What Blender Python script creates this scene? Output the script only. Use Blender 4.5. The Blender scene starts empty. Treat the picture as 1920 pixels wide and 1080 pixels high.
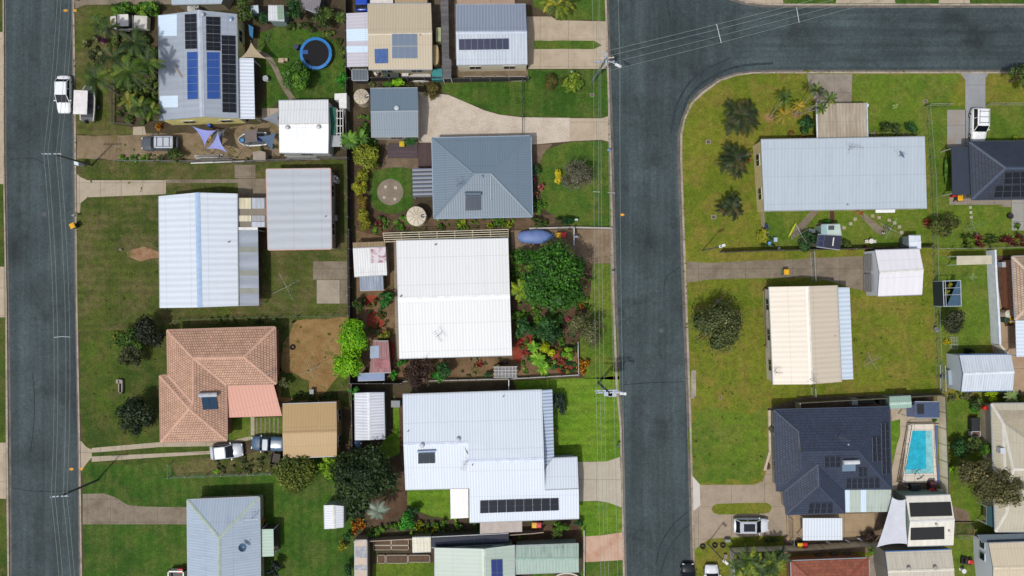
import bpy, math, random
import numpy as np
from mathutils import Vector
R = math.radians
rnd = random.Random(11)
nrg = np.random.default_rng(5)
scene = bpy.context.scene
COL = scene.collection
S, H = 14.7, 90.0            # photo pixels per metre on the ground, height of the drone
def X(px, py, z=0.0):        # where the thing seen at photo pixel (px, py) stands when it is z metres up
    k = (1 - z / H) / S
    return Vector(((px - 960) * k, (540 - py) * k, z))

# ---------------------------------------------------------------- materials
def lin(h, f=0.75):
    h = h.lstrip('#'); o = []
    for i in (0, 2, 4):
        c = int(h[i:i + 2], 16) / 255
        c = c / 12.92 if c < .04045 else ((c + .055) / 1.055) ** 2.4
        o.append(min(.86, c * f))
    return (*o, 1)
class NT:
    def __init__(s, name):
        s.m = bpy.data.materials.new(name); s.m.use_nodes = True
        s.t = s.m.node_tree; s.b = s.t.nodes['Principled BSDF']
    def n(s, t, ins=None, **kw):
        n = s.t.nodes.new(t)
        for k, v in kw.items(): setattr(n, k, v)
        for k, v in (ins or {}).items():
            if isinstance(v, bpy.types.NodeSocket): s.t.links.new(v, n.inputs[k])
            else: n.inputs[k].default_value = v
        return n
    def link(s, a, b): s.t.links.new(a, b)
    def pos(s): return s.n('ShaderNodeNewGeometry').outputs['Position']
    def noise(s, vec, scale, detail=4, rough=.6):
        return s.n('ShaderNodeTexNoise', {'Vector': vec, 'Scale': scale, 'Detail': detail, 'Roughness': rough}).outputs['Fac']
    def ramp(s, f, a, b, lo=0., hi=1.):
        return s.n('ShaderNodeMapRange', {'Value': f, 'From Min': a, 'From Max': b, 'To Min': lo, 'To Max': hi}).outputs['Result']
    def mix(s, f, a, b, blend='MIX'):
        n = s.n('ShaderNodeMix', data_type='RGBA', blend_type=blend)
        for k, v in ((0, f), (6, a), (7, b)):
            if isinstance(v, bpy.types.NodeSocket): s.t.links.new(v, n.inputs[k])
            else: n.inputs[k].default_value = v
        return n.outputs[2]
    def math(s, op, a, b=0.):
        return s.n('ShaderNodeMath', {0: a, 1: b}, operation=op).outputs[0]
    def scale(s, colr, f):      # colour times a scalar
        g = s.n('ShaderNodeCombineColor', {0: f, 1: f, 2: f}).outputs[0]
        return s.mix(1.0, colr, g, 'MULTIPLY')
    def bump(s, hgt, strength=.3, dist=.05):
        b = s.n('ShaderNodeBump', {'Height': hgt, 'Strength': strength, 'Distance': dist})
        s.link(b.outputs[0], s.b.inputs['Normal'])
    def out(s, colr, rough=.6, metal=0., spec=.5):
        if isinstance(colr, bpy.types.NodeSocket): s.link(colr, s.b.inputs['Base Color'])
        else: s.b.inputs['Base Color'].default_value = colr
        s.b.inputs['Roughness'].default_value = rough
        s.b.inputs['Metallic'].default_value = metal
        s.b.inputs['Specular IOR Level'].default_value = spec
        return s.m
MC = {}
def cached(f):
    def g(*a, **k):
        key = (f.__name__, a, tuple(sorted(k.items())))
        if key not in MC: MC[key] = f(*a, **k)
        return MC[key]
    return g
@cached
def plain(h, rough=.55, metal=0., var=.12, f=.75):
    t = NT('painted_' + h.strip('#')); p = t.pos()
    c = t.scale(lin(h, f), t.ramp(t.noise(p, 1.7), .3, .7, 1 - var, 1 + var))
    c = t.scale(c, t.ramp(t.noise(p, 14., 2), .25, .75, 1 - var * .5, 1 + var * .5))
    return t.out(c, rough, metal)
@cached
def sheetmetal(h, pitch=.3, dirt='#6d6862', amount=.18, con=.08, rough=.45, broad=0., seed=0., bumpy=.28, lap=3.4):
    """ribbed metal roofing; u runs along the eave, v down the slope"""
    t = NT('ribbed_metal_' + h.strip('#')); p = t.pos()
    uv = t.n('ShaderNodeUVMap').outputs[0]
    sx = t.n('ShaderNodeSeparateXYZ', {0: uv})
    u, v = sx.outputs[0], sx.outputs[1]
    w = t.math('SINE', t.math('MULTIPLY', u, 2 * math.pi / pitch))
    rib = t.ramp(w, -1, 1)
    c = t.scale(lin(h), t.ramp(rib, 0, 1, 1 - con, 1 + con * .6))  # stripes paint the rib shading, plus slight dirt, into the colour
    # each sheet is 0.76 m wide and weathers a little differently
    sid = t.n('ShaderNodeTexWhiteNoise', {'W': t.math('FLOOR', t.math('DIVIDE', u, .76))}, noise_dimensions='1D').outputs[0]
    c = t.scale(c, t.ramp(sid, 0, 1, .985, 1.012))
    if broad:
        bw = t.math('SINE', t.math('ADD', t.math('MULTIPLY', u, 2 * math.pi / broad), t.math('MULTIPLY', t.noise(p, .35), 2.2)))
        c = t.scale(c, t.ramp(bw, -1, 1, .90, 1.05))
    if lap:     # where one sheet laps over the next, with a line of fixings half way
        for k, wd, am in ((lap, .012, .5), (lap / 3, .006, .22)):
            fr = t.math('FRACT', t.math('ADD', t.math('DIVIDE', v, k), .37 + seed * .21))
            c = t.scale(c, t.ramp(t.math('ABSOLUTE', t.math('SUBTRACT', fr, .5)), 0, wd * 2, 1 - am * .3, 1))
    st = t.n('ShaderNodeCombineXYZ', {0: t.math('MULTIPLY', u, 2.2), 1: t.math('MULTIPLY', v, .22), 2: seed + 1.})
    streak = t.noise(st.outputs[0], 1.6, 5)
    blotch = t.noise(t.n('ShaderNodeVectorMath', {0: p, 1: (seed, seed * 2, 0)}).outputs[0], .5, 5)
    f = t.math('MULTIPLY', t.ramp(streak, .42, .75, 0, 1), t.ramp(blotch, .35, .7, .15, 1))
    c = t.mix(t.math('MULTIPLY', f, amount * 2.), c, lin(dirt))
    c = t.scale(c, t.ramp(t.noise(p, 9., 3), .25, .75, .95, 1.05))
    t.bump(rib, bumpy, .03)
    return t.out(c, rough, 0., .4)
@cached
def tiles(h, h2, row=.34, colw=.3):
    t = NT('roof_tiles_' + h.strip('#')); p = t.pos()
    uv = t.n('ShaderNodeUVMap').outputs[0]
    br = t.n('ShaderNodeTexBrick', {'Vector': uv, 'Scale': 1., 'Mortar Size': .028, 'Mortar Smooth': .35, 'Bias': 0.,
            'Brick Width': colw, 'Row Height': row, 'Color1': lin(h), 'Color2': lin(h2), 'Mortar': lin('#6f5245' if h[1] > '6' else '#1b212b')}, offset=.5)
    c = t.scale(br.outputs['Color'], t.ramp(t.noise(p, .8, 5), .3, .7, .84, 1.12))
    c = t.scale(c, t.ramp(t.noise(p, 7., 3), .3, .7, .85, 1.15))
    t.bump(t.math('SUBTRACT', 1., br.outputs['Fac']), .6, .05)
    return t.out(c, .7)
@cached
def grass(c1, c2, c3, seed=0., dry=.5, f=.75, mow=0.):
    t = NT('grass_' + c1.strip('#')); p = t.n('ShaderNodeVectorMath', {0: t.pos(), 1: (seed * 17., seed * 5., 0)}).outputs[0]
    big = t.noise(p, .13, 5, .6); mid = t.noise(p, .34, 6, .7); sm = t.noise(p, 1.3, 5, .75); fine = t.noise(p, 4.5, 4, .8)
    c = t.mix(t.ramp(big, .40, .60), lin(c1, f), lin(c2, f))
    c = t.mix(t.math('MULTIPLY', t.ramp(mid, .46, .58), dry), c, lin(c3, f))
    c = t.mix(t.math('MULTIPLY', t.ramp(t.noise(p, .21, 6, .75), .58, .70), .55), c, lin(c3, f * .8))
    c = t.mix(t.math('MULTIPLY', t.ramp(t.noise(p, .8, 5, .7), .52, .66), .4), c, lin(c1, f * .62))
    c = t.scale(c, t.ramp(sm, .3, .7, .72, 1.28))
    c = t.scale(c, t.ramp(fine, .32, .68, .66, 1.34))
    if mow:
        sp = t.n('ShaderNodeSeparateXYZ', {0: t.pos()}); w = t.math('SINE', t.math('ADD', t.math('MULTIPLY', sp.outputs[1 if mow > 0 else 0], 6.2832 / abs(mow)), t.math('MULTIPLY', t.noise(p, .4), 2.5)))
        c = t.scale(c, t.ramp(w, -.4, .4, .94, 1.06))
    t.bump(fine, .7, .12)
    return t.out(c, .85, 0., .15)
@cached
def earth(c1, c2, scale=.6, rough=.9, weeds=None, seed=0., f=.75):
    t = NT('earth_' + c1.strip('#')); p = t.n('ShaderNodeVectorMath', {0: t.pos(), 1: (seed * 13., seed * 7., 0)}).outputs[0]
    c = t.mix(t.ramp(t.noise(p, scale, 6, .65), .35, .65), lin(c1, f), lin(c2, f))
    if weeds: c = t.mix(t.ramp(t.noise(p, .55, 6, .7), .54, .63, 0, .8), c, lin(weeds, f))
    c = t.scale(c, t.ramp(t.noise(p, 6.5, 4, .7), .25, .75, .7, 1.3))
    t.bump(t.noise(p, 8., 4), .6, .08)
    return t.out(c, rough, 0., .2)
@cached
def concrete(c1, c2='#8a7f72', joint=3.2, dirt=.5, seed=0.):
    t = NT('concrete_' + c1.strip('#')); p = t.n('ShaderNodeVectorMath', {0: t.pos(), 1: (seed * 3.1, seed * 1.7, 0)}).outputs[0]
    c = t.mix(t.math('MULTIPLY', t.ramp(t.noise(p, .55, 6, .65), .42, .72), dirt), lin(c1), lin(c2))
    c = t.mix(t.math('MULTIPLY', t.ramp(t.noise(p, 2.4, 4, .7), .5, .75), dirt * .7), c, lin(c2))
    c = t.scale(c, t.ramp(t.noise(p, 11., 3), .25, .75, .88, 1.12))
    if joint:
        br = t.n('ShaderNodeTexBrick', {'Vector': p, 'Scale': 1., 'Mortar Size': .03, 'Mortar Smooth': .2, 'Brick Width': joint, 'Row Height': joint * .98}, offset=0.)
        c = t.mix(t.math('MULTIPLY', br.outputs['Fac'], .55), c, lin('#4c463e'))
    t.bump(t.noise(p, 12., 3), .15, .02)
    return t.out(c, .85, 0., .25)
@cached
def asphalt(axis='y'):
    t = NT('worn_asphalt_' + axis); p = t.pos()
    s = t.n('ShaderNodeVectorMath', {0: p, 1: (1., .03, 1.) if axis == 'y' else (.03, 1., 1.)}, operation='MULTIPLY').outputs[0]
    s2 = t.n('ShaderNodeVectorMath', {0: p, 1: (.03, 1., 1.)}, operation='MULTIPLY').outputs[0]
    sx = t.n('ShaderNodeSeparateXYZ', {0: p}); cross = t.math('MULTIPLY', t.ramp(sx.outputs[0], 22., 34.), t.ramp(sx.outputs[1], 20., 28.))
    c = t.mix(t.ramp(t.noise(p, .11, 5, .6), .35, .65), lin('#3a4649'), lin('#4a575a'))
    st = t.n('ShaderNodeMix', {0: cross, 2: t.noise(s, .75, 5, .7), 3: t.noise(s2, .75, 5, .7)}).outputs[0]
    c = t.scale(c, t.ramp(st, .33, .67, .70, 1.26))
    c = t.mix(t.ramp(t.noise(p, .2, 7, .75), .53, .66, 0, .65), c, lin('#2b3234'))
    c = t.scale(c, t.ramp(t.noise(p, 2.2, 5, .8), .3, .7, .80, 1.20))
    c = t.scale(c, t.ramp(t.noise(p, 5.5, 4, .85), .33, .67, .66, 1.34))
    wob = t.n('ShaderNodeVectorMath', {0: p, 1: t.n('ShaderNodeVectorMath', {0: t.n('ShaderNodeTexNoise', {'Vector': p, 'Scale': .9, 'Detail': 4.}).outputs['Color'], 1: (2.2, 2.2, 0)}, operation='MULTIPLY').outputs[0]}).outputs[0]
    for sx_, sy_, r_, am in ((68, 545, 2.2, .4), (77, 852, 2.6, .45), (18, 465, 2.4, .5), (1788, 32, 2., .5), (1832, 78, 2.2, .45), (1255, 40, 3., .35), (1215, 455, 3., .35), (1225, 880, 4., .3), (1262, 1040, 4., .4), (1330, 150, 2.5, .3)):
        q = X(sx_, sy_); d = t.n('ShaderNodeVectorMath', {0: wob, 1: (q.x + 1.1, q.y + 1.1, -.1)}, operation='DISTANCE').outputs['Value']
        c = t.scale(c, t.ramp(d, r_ * .2, r_ * 1.3, 1 - am * .72, 1))
    cr = t.n('ShaderNodeTexVoronoi', {'Vector': t.n('ShaderNodeVectorMath', {0: p, 1: t.n('ShaderNodeVectorMath', {0: t.n('ShaderNodeTexNoise', {'Vector': p, 'Scale': .5}).outputs['Color'], 1: (3., 3., 0)}, operation='MULTIPLY').outputs[0]}).outputs[0], 'Scale': .16}, feature='DISTANCE_TO_EDGE').outputs[0]
    c = t.mix(t.math('MULTIPLY', t.ramp(cr, .010, .003), t.ramp(t.noise(p, .12), .54, .62, 0, .35)), c, lin('#20262a'))
    t.bump(t.noise(p, 10., 3), .5, .03)
    return t.out(c, .85, 0., .3)
@cached
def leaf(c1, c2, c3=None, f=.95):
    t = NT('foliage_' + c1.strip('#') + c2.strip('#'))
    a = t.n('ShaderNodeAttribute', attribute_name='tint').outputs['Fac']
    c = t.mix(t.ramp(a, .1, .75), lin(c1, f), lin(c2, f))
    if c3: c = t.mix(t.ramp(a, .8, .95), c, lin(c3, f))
    m = t.out(c, .55, 0., .3)
    tr = t.n('ShaderNodeBsdfTranslucent', {'Color': c})
    mx = t.n('ShaderNodeMixShader', {0: .22, 1: t.b.outputs[0], 2: tr.outputs[0]})
    t.link(mx.outputs[0], t.t.nodes['Material Output'].inputs[0])
    return m
@cached
def cells(h, line='#8d93a0', nx=6, ny=10, lw=.05, half=True, rough=.12, f=.6):
    t = NT('solar_cells_' + h.strip('#')); uv = t.n('ShaderNodeUVMap').outputs[0]
    sx = t.n('ShaderNodeSeparateXYZ', {0: uv}); u, v = sx.outputs[0], sx.outputs[1]
    def g(w, n, wd):
        fr = t.math('FRACT', t.math('MULTIPLY', w, n))
        d = t.math('ABSOLUTE', t.math('SUBTRACT', fr, .5))
        return t.ramp(d, .5 - wd, .5 - wd * .4)
    grid = t.math('MAXIMUM', g(u, nx, lw), g(v, ny, lw))
    c = t.mix(t.math('MULTIPLY', grid, .35), lin(h, f), lin(line))
    if half: c = t.mix(t.math('MULTIPLY', g(t.math('ADD', v, .5), 1, .018), .8), c, lin(line))
    ed = t.math('MAXIMUM', g(u, 1, .03), g(v, 1, .018))
    c = t.mix(t.math('MULTIPLY', ed, .6), c, lin(line))
    return t.out(c, rough, 0., .5)
@cached
def stained(h, h2, sc=1.5):
    t = NT('stained_' + h.strip('#')); p = t.pos()
    c = t.mix(t.ramp(t.noise(p, sc, 6, .7), .45, .62), lin(h), lin(h2))
    return t.out(c, .6)
@cached
def timber(h, pitch=.14, axis=0):
    t = NT('timber_' + h.strip('#')); p = t.pos(); sx = t.n('ShaderNodeSeparateXYZ', {0: p})
    w = t.math('FRACT', t.math('DIVIDE', sx.outputs[axis], pitch))
    bid = t.n('ShaderNodeTexWhiteNoise', {'W': t.math('FLOOR', t.math('DIVIDE', sx.outputs[axis], pitch))}, noise_dimensions='1D').outputs[0]
    c = t.scale(lin(h), t.ramp(bid, 0, 1, .75, 1.2))
    c = t.mix(t.ramp(w, .9, .96, 0, .7), c, lin('#1b1512'))
    c = t.scale(c, t.ramp(t.noise(p, 3., 4), .3, .7, .8, 1.2))
    return t.out(c, .7)
@cached
def water(h):
    t = NT('pool_water_' + h.strip('#')); p = t.pos()
    c = t.mix(t.ramp(t.noise(p, 1.3, 3), .35, .65), lin(h, .68), lin(h, .88))
    c = t.scale(c, t.ramp(t.noise(p, 4., 4), .3, .7, .85, 1.15))
    t.bump(t.noise(p, 2.6, 4), .3, .06)
    return t.out(c, .06, 0., .5)
@cached
def glass(h='#1c242c', rough=.08):
    t = NT('dark_glass_' + h.strip('#')); p = t.pos()
    return t.out(t.scale(lin(h), t.ramp(t.noise(p, 1.2), .3, .7, .8, 1.2)), rough, 0., .7)
@cached
def paint(h, f=.8):
    t = NT('car_paint_' + h.strip('#')); p = t.pos()
    m = t.out(t.scale(lin(h, f), t.ramp(t.noise(p, 5., 3), .3, .7, .93, 1.05)), .28, 0., .5)
    t.b.inputs['Coat Weight'].default_value = .5
    t.b.inputs['Coat Roughness'].default_value = .08
    return m

# ---------------------------------------------------------------- objects
ORG = {}
def props(o, label=None, cat=None, group=None, kind=None, category=None):
    cat = cat or category
    if label: o['label'] = label
    if cat: o['category'] = cat
    if group: o['group'] = group
    if kind: o['kind'] = kind
    return o
def thing(name, at, label, cat, group=None, rz=0., local=False):
    o = bpy.data.objects.new(name, None); o.empty_display_size = .3; COL.objects.link(o)
    o.location = at; o.rotation_euler = (0, 0, rz)
    ORG[o.name] = Vector((0, 0, 0)) if local else Vector(at)
    return props(o, label, cat, group)
class MB:
    def __init__(s): s.v = []; s.f = []; s.m = []; s.uv = {}; s.mats = []
    def mi(s, m):
        if m not in s.mats: s.mats.append(m)
        return s.mats.index(m)
    def face(s, pts, m, uv=None):
        b = len(s.v); s.v += [tuple(p) for p in pts]; s.f.append(tuple(range(b, b + len(pts)))); s.m.append(s.mi(m))
        if uv: s.uv[len(s.f) - 1] = uv
        return s
    def prism(s, ring, top, m, bottom=None, cap=True, mt=None):
        """ring: list of points (bottom), top: list of points (same count)"""
        n = len(ring); i = s.mi(m); b = len(s.v)
        s.v += [tuple(p) for p in ring] + [tuple(p) for p in top]
        for k in range(n):
            j = (k + 1) % n; s.f.append((b + k, b + j, b + n + j, b + n + k)); s.m.append(i)
        if cap:
            s.f.append(tuple(b + n + k for k in range(n))); s.m.append(s.mi(mt) if mt else i)
            s.f.append(tuple(b + k for k in reversed(range(n)))); s.m.append(i)
        return s
    def box(s, c, d, m, rz=0., tilt=None, mt=None):
        cx, cy, cz = c; dx, dy, dz = (q / 2 for q in d); co, si = math.cos(rz), math.sin(rz)
        def P(x, y, z): return (cx + x * co - y * si, cy + x * si + y * co, cz + z)
        q = [(-dx, -dy), (dx, -dy), (dx, dy), (-dx, dy)]
        return s.prism([P(x, y, -dz) for x, y in q], [P(x, y, dz) for x, y in q], m, mt=mt)
    def tube(s, pts, r, m, n=6, cap=True, r2=None):
        pts = [Vector(p) for p in pts]; i = s.mi(m); b = len(s.v); k = len(pts)
        for a, p in enumerate(pts):
            d = (pts[min(a + 1, k - 1)] - pts[max(a - 1, 0)]).normalized()
            e = d.cross(Vector((0, 0, 1)) if abs(d.z) < .9 else Vector((1, 0, 0))).normalized(); g = d.cross(e)
            rr = r if r2 is None else r + (r2 - r) * a / max(1, k - 1)
            for q in range(n):
                t = 2 * math.pi * q / n; s.v.append(tuple(p + e * math.cos(t) * rr + g * math.sin(t) * rr))
        for a in range(k - 1):
            for q in range(n):
                w = (q + 1) % n; s.f.append((b + a * n + q, b + a * n + w, b + a * n + n + w, b + a * n + n + q)); s.m.append(i)
        if cap:
            s.f.append(tuple(b + q for q in reversed(range(n)))); s.m.append(i)
            s.f.append(tuple(b + (k - 1) * n + q for q in range(n))); s.m.append(i)
        return s
    def lathe(s, c, prof, m, n=20, ms=None):
        """prof: (radius, z) from the bottom up"""
        b = len(s.v); c = Vector(c)
        for r, z in prof:
            for q in range(n):
                t = 2 * math.pi * q / n; s.v.append((c.x + r * math.cos(t), c.y + r * math.sin(t), c.z + z))
        for a in range(len(prof) - 1):
            i = s.mi(ms[a] if ms else m)
            for q in range(n):
                w = (q + 1) % n; s.f.append((b + a * n + q, b + a * n + w, b + a * n + n + w, b + a * n + n + q)); s.m.append(i)
        i = s.mi(m); e = b + (len(prof) - 1) * n
        s.f.append(tuple(e + q for q in range(n))); s.m.append(s.mi(ms[-1]) if ms else i)
        s.f.append(tuple(b + q for q in reversed(range(n)))); s.m.append(i)
        return s
    def build(s, name, parent=None, smooth=False, bevel=0., **kw):
        me = bpy.data.meshes.new(name); org = ORG[parent.name] if parent else Vector((0, 0, 0))
        if not parent:
            vs = np.array(s.v); org = Vector(((vs[:, 0].min() + vs[:, 0].max()) / 2, (vs[:, 1].min() + vs[:, 1].max()) / 2, vs[:, 2].min()))
        me.from_pydata([tuple(Vector(v) - org) for v in s.v], [], s.f)
        for m in s.mats: me.materials.append(m)
        me.polygons.foreach_set('material_index', s.m)
        if smooth: me.polygons.foreach_set('use_smooth', [True] * len(s.f))
        if s.uv:
            l = me.uv_layers.new(name='UVMap')
            for fi, uv in s.uv.items():
                for k, li in enumerate(me.polygons[fi].loop_indices): l.data[li].uv = uv[k]
        o = bpy.data.objects.new(name, me); COL.objects.link(o)
        if parent: o.parent = parent; ORG[o.name] = org
        else: o.location = org; ORG[o.name] = org
        if bevel:
            b = o.modifiers.new('edge', 'BEVEL'); b.width = bevel; b.segments = 2; b.limit_method = 'ANGLE'
        return props(o, **kw)

# ---------------------------------------------------------------- flat sheets of the setting
def spline(pts, k=4):
    n = len(pts); o = []
    for i in range(n):
        p0, p1, p2, p3 = (pts[(i + j) % n] for j in (-1, 0, 1, 2))
        for q in range(k):
            t = q / k
            o.append(tuple(.5 * (2 * p1[a] + (p2[a] - p0[a]) * t + (2 * p0[a] - 5 * p1[a] + 4 * p2[a] - p3[a]) * t * t + (3 * p1[a] - p0[a] - 3 * p2[a] + p3[a]) * t ** 3) for a in (0, 1)))
    return o
def rough_edge(pts, amp=3., step=14.):
    o = []; n = len(pts)
    for i in range(n):
        a, b = pts[i], pts[(i + 1) % n]; d = math.hypot(b[0] - a[0], b[1] - a[1]); k = max(1, int(d / step))
        for q in range(k):
            t = q / k; j = amp if q else amp * .4
            o.append((a[0] + (b[0] - a[0]) * t + rnd.uniform(-j, j), a[1] + (b[1] - a[1]) * t + rnd.uniform(-j, j)))
    return o
def sheet(name, pts, m, level, smooth=False, rag=0., kind='structure', **kw):
    if smooth: pts = spline(pts)
    if rag: pts = rough_edge(pts, rag)
    ring = [X(x, y, 0) for x, y in pts]; z = .004 * level
    # wind upward
    ar = sum(ring[i].x * ring[(i + 1) % len(ring)].y - ring[(i + 1) % len(ring)].x * ring[i].y for i in range(len(ring)))
    if ar < 0: ring.reverse()
    b = MB(); b.face([(p.x, p.y, z) for p in ring], m)
    return b.build(name, kind=kind, **kw)
def circ(cx, cy, r, n=28, ry=None):
    return [(cx + r * math.cos(2 * math.pi * i / n), cy + (ry or r) * math.sin(2 * math.pi * i / n)) for i in range(n)]
def rect(x0, y0, x1, y1): return [(x0, y0), (x1, y0), (x1, y1), (x0, y1)]
# ---------------------------------------------------------------- buildings
def offset_loop(loop, d):
    n = len(loop); o = []
    ar = sum(loop[i][0] * loop[(i + 1) % n][1] - loop[(i + 1) % n][0] * loop[i][1] for i in range(n))
    s = 1 if ar > 0 else -1
    for i in range(n):
        p0, p, p2 = Vector(loop[i - 1][:2]), Vector(loop[i][:2]), Vector(loop[(i + 1) % n][:2])
        e1, e2 = (p - p0).normalized(), (p2 - p).normalized()
        n1, n2 = Vector((-e1.y, e1.x)) * s, Vector((-e2.y, e2.x)) * s
        m = n1 + n2
        if m.length < .2: m = n1
        m = m / max(.35, m.length ** 2 / 2)
        q = p + m * d
        o.append(Vector((q.x, q.y, loop[i][2])))
    return o
class House:
    def __init__(s, name, label, cat, V, F, roof, wall, over=.35, cap=None, gut='#9aa0a5', group=None, thick=.16, win=True, caps=True, wallh=None, capw=.17, base=True, facew=None):
        """V: name -> (px, py, z) of a roof corner as seen from the drone; F: list of strings/tuples of corner names"""
        P = {k: X(*v) for k, v in V.items()}; s.P = P
        c = sum((p for p in P.values()), Vector()) / len(P)
        s.o = thing(name, (c.x, c.y, 0), label, cat, group)
        s.planes = []
        b = MB(); edges = {}
        faces = [tuple(f) for f in F]
        for fi, f in enumerate(faces):
            pts = [P[k] for k in f]
            nrm = Vector()
            for i in range(len(pts)): nrm += (pts[i] - pts[0]).cross(pts[(i + 1) % len(pts)] - pts[0])
            if nrm.z < 0: f = tuple(reversed(f)); pts.reverse(); nrm = -nrm; faces[fi] = f
            nrm.normalize(); s.planes.append((nrm, sum((q.dot(nrm) for q in pts)) / len(pts)))
            h = Vector((nrm.x, nrm.y, 0)); h = h.normalized() if h.length > .01 else Vector((0, -1, 0))
            vd = (h - nrm * h.dot(nrm)).normalized(); u = Vector((-h.y, h.x, 0))
            m = roof[fi] if isinstance(roof, (list, tuple)) else roof
            b.face(pts, m, [(q.dot(u), q.dot(vd)) for q in pts])
            dn = Vector((0, 0, -thick))
            b.face([q + dn for q in reversed(pts)], wall)
            for i in range(len(f)):
                edges.setdefault(frozenset((f[i], f[(i + 1) % len(f)])), []).append((f[i], f[(i + 1) % len(f)], fi))
        gm = plain(gut, .5)
        bd = [e[0] for e in edges.values() if len(e) == 1]
        for a, c2, fi in bd:
            b.face([P[a] + dn, P[c2] + dn, P[c2], P[a]], facew or gm)
        s.roof = b.build('roof', s.o)
        nx = {a: c2 for a, c2, _ in bd}
        st = bd[0][0]; loop = [st]
        while nx.get(loop[-1]) not in (None, st) and len(loop) < 60: loop.append(nx[loop[-1]])
        s.loop = [P[k] for k in loop]
        # gutters along level eaves
        for a, c2, fi in bd:
            g = MB()
            p, q = P[a], P[c2]
            if abs(p.z - q.z) < .12 and (p - q).length > 1:
                nrm = s.planes[fi][0]; out = Vector(((q - p).y, -(q - p).x, 0)).normalized()
                mid = (p + q) / 2 + out * .05 - Vector((0, 0, .07)); L = (p - q).length
                g.box(mid, (L, .1, .1), gm, math.atan2((q - p).y, (q - p).x)); g.build('gutter', s.o)
        # ridge, hip and valley flashings
        if caps:
            k = MB(); cm = cap if cap else (roof[0] if isinstance(roof, (list, tuple)) else roof)
            for e in edges.values():
                if len(e) != 2: continue
                (a, c2, f1), (_, _, f2) = e
                n1, n2 = s.planes[f1][0], s.planes[f2][0]
                if n1.dot(n2) > .9985: continue
                p, q = P[a], P[c2]; d = (q - p).normalized(); up = ((n1 + n2) / 2).normalized()
                s1, s2 = n1.cross(d), n2.cross(d)
                c1 = sum((P[w] for w in faces[f1]), Vector()) / len(faces[f1])
                if (c1 - p).dot(s1) < 0: s1 = -s1
                c1 = sum((P[w] for w in faces[f2]), Vector()) / len(faces[f2])
                if (c1 - p).dot(s2) < 0: s2 = -s2
                l = up * .05
                k.face([p + l, q + l, q + s1 * capw + n1 * .03, p + s1 * capw + n1 * .03], cm, [(0, 0)] * 4)
                k.face([q + l, p + l, p + s2 * capw + n2 * .03, q + s2 * capw + n2 * .03], cm, [(0, 0)] * 4)
            if k.f: k.build('ridge_cap', s.roof)
        # walls follow the roof edge, set back by the eave
        if base:
            w = MB(); lo = offset_loop([(p.x, p.y, p.z) for p in s.loop], over); n = len(lo)
            hh = [(p.z - thick - .01) if wallh is None else min(wallh, p.z - thick - .01) for p in s.loop]
            w.prism([(p.x, p.y, 0) for p in lo], [(p.x, p.y, h) for p, h in zip(lo, hh)], wall, cap=False)
            s.wall = w.build('wall', s.o); s.lo = lo; s.hh = hh
            if win: s.windows()
    def windows(s):
        n = len(s.lo); cc = sum(s.lo, Vector()) / n
        ar = sum(s.lo[i].x * s.lo[(i + 1) % n].y - s.lo[(i + 1) % n].x * s.lo[i].y for i in range(n))
        for i in range(n):
            p, q = s.lo[i].copy(), s.lo[(i + 1) % n].copy(); p.z = q.z = 0; L = (q - p).length
            if L < 3: continue
            d = (q - p) / L; out = Vector((d.y, -d.x, 0)) * (1 if ar > 0 else -1); mid = (p + q) / 2
            if out.dot(-mid) < 4: continue
            k = max(1, int(L / 3.6))
            for j in range(k):
                c = p + d * (L * (j + .5) / k) + out * .03; c.z = 1.55
                w = MB(); w.box(c, (1.5, .07, 1.1), plain('#d8d8d4'), math.atan2(d.y, d.x))
                for e in (-.36, .36): w.box(c + d * e + out * .03, (.66, .03, .98), glass(), math.atan2(d.y, d.x))
                w.build('window', s.o)
    def on(s, fi, px, py):
        n, d = s.planes[fi]; p = X(px, py, 0); nX = n.x * p.x + n.y * p.y; t = (d - nX) / (n.z * H - nX)
        return Vector((p.x * (1 - t), p.y * (1 - t), H * t))
    def panels(s, fi, q, nx, ny, m, gap=.03, name='solar_panel', lift=.1, label=None):
        n, _ = s.planes[fi]; A, B, C, D = (s.on(fi, *k) for k in q)
        def bl(u, v): return (A * (1 - u) + B * u) * (1 - v) + (D * (1 - u) + C * u) * v
        fr = plain('#9aa0a8', .35)
        for j in range(ny):
            for i in range(nx):
                w = [bl((i + a) / nx, (j + c) / ny) for a, c in ((0, 0), (1, 0), (1, 1), (0, 1))]
                ce = sum(w, Vector()) / 4
                w = [k + (ce - k).normalized() * gap for k in w]
                b = MB(); t = [k + n * lift for k in w]; lo = [k + n * (lift - .045) for k in w]
                b.face(t, m, [(0, 1), (1, 1), (1, 0), (0, 0)]) if (t[1] - t[0]).cross(t[2] - t[0]).z > 0 else b.face(t[::-1], m, [(0, 0), (1, 0), (1, 1), (0, 1)])
                for k in range(4): b.face([lo[k], lo[(k + 1) % 4], t[(k + 1) % 4], t[k]], fr)
                b.build(name, s.o, label=label)
    def patch(s, fi, q, m, name='skylight', lift=.03, pitch=True):
        n, _ = s.planes[fi]; w = [s.on(fi, *k) for k in q]; b = MB()
        h = Vector((n.x, n.y, 0)); h = h.normalized() if h.length > .01 else Vector((0, -1, 0))
        vd = (h - n * h.dot(n)).normalized(); u = Vector((-h.y, h.x, 0))
        t = [k + n * lift for k in w]
        b.face(t, m, [(k.dot(u), k.dot(vd)) for k in t])
        for k in range(4): b.face([w[k], w[(k + 1) % 4], t[(k + 1) % 4], t[k]], m, [(0, 0)] * 4)
        return b.build(name, s.roof)
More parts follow.
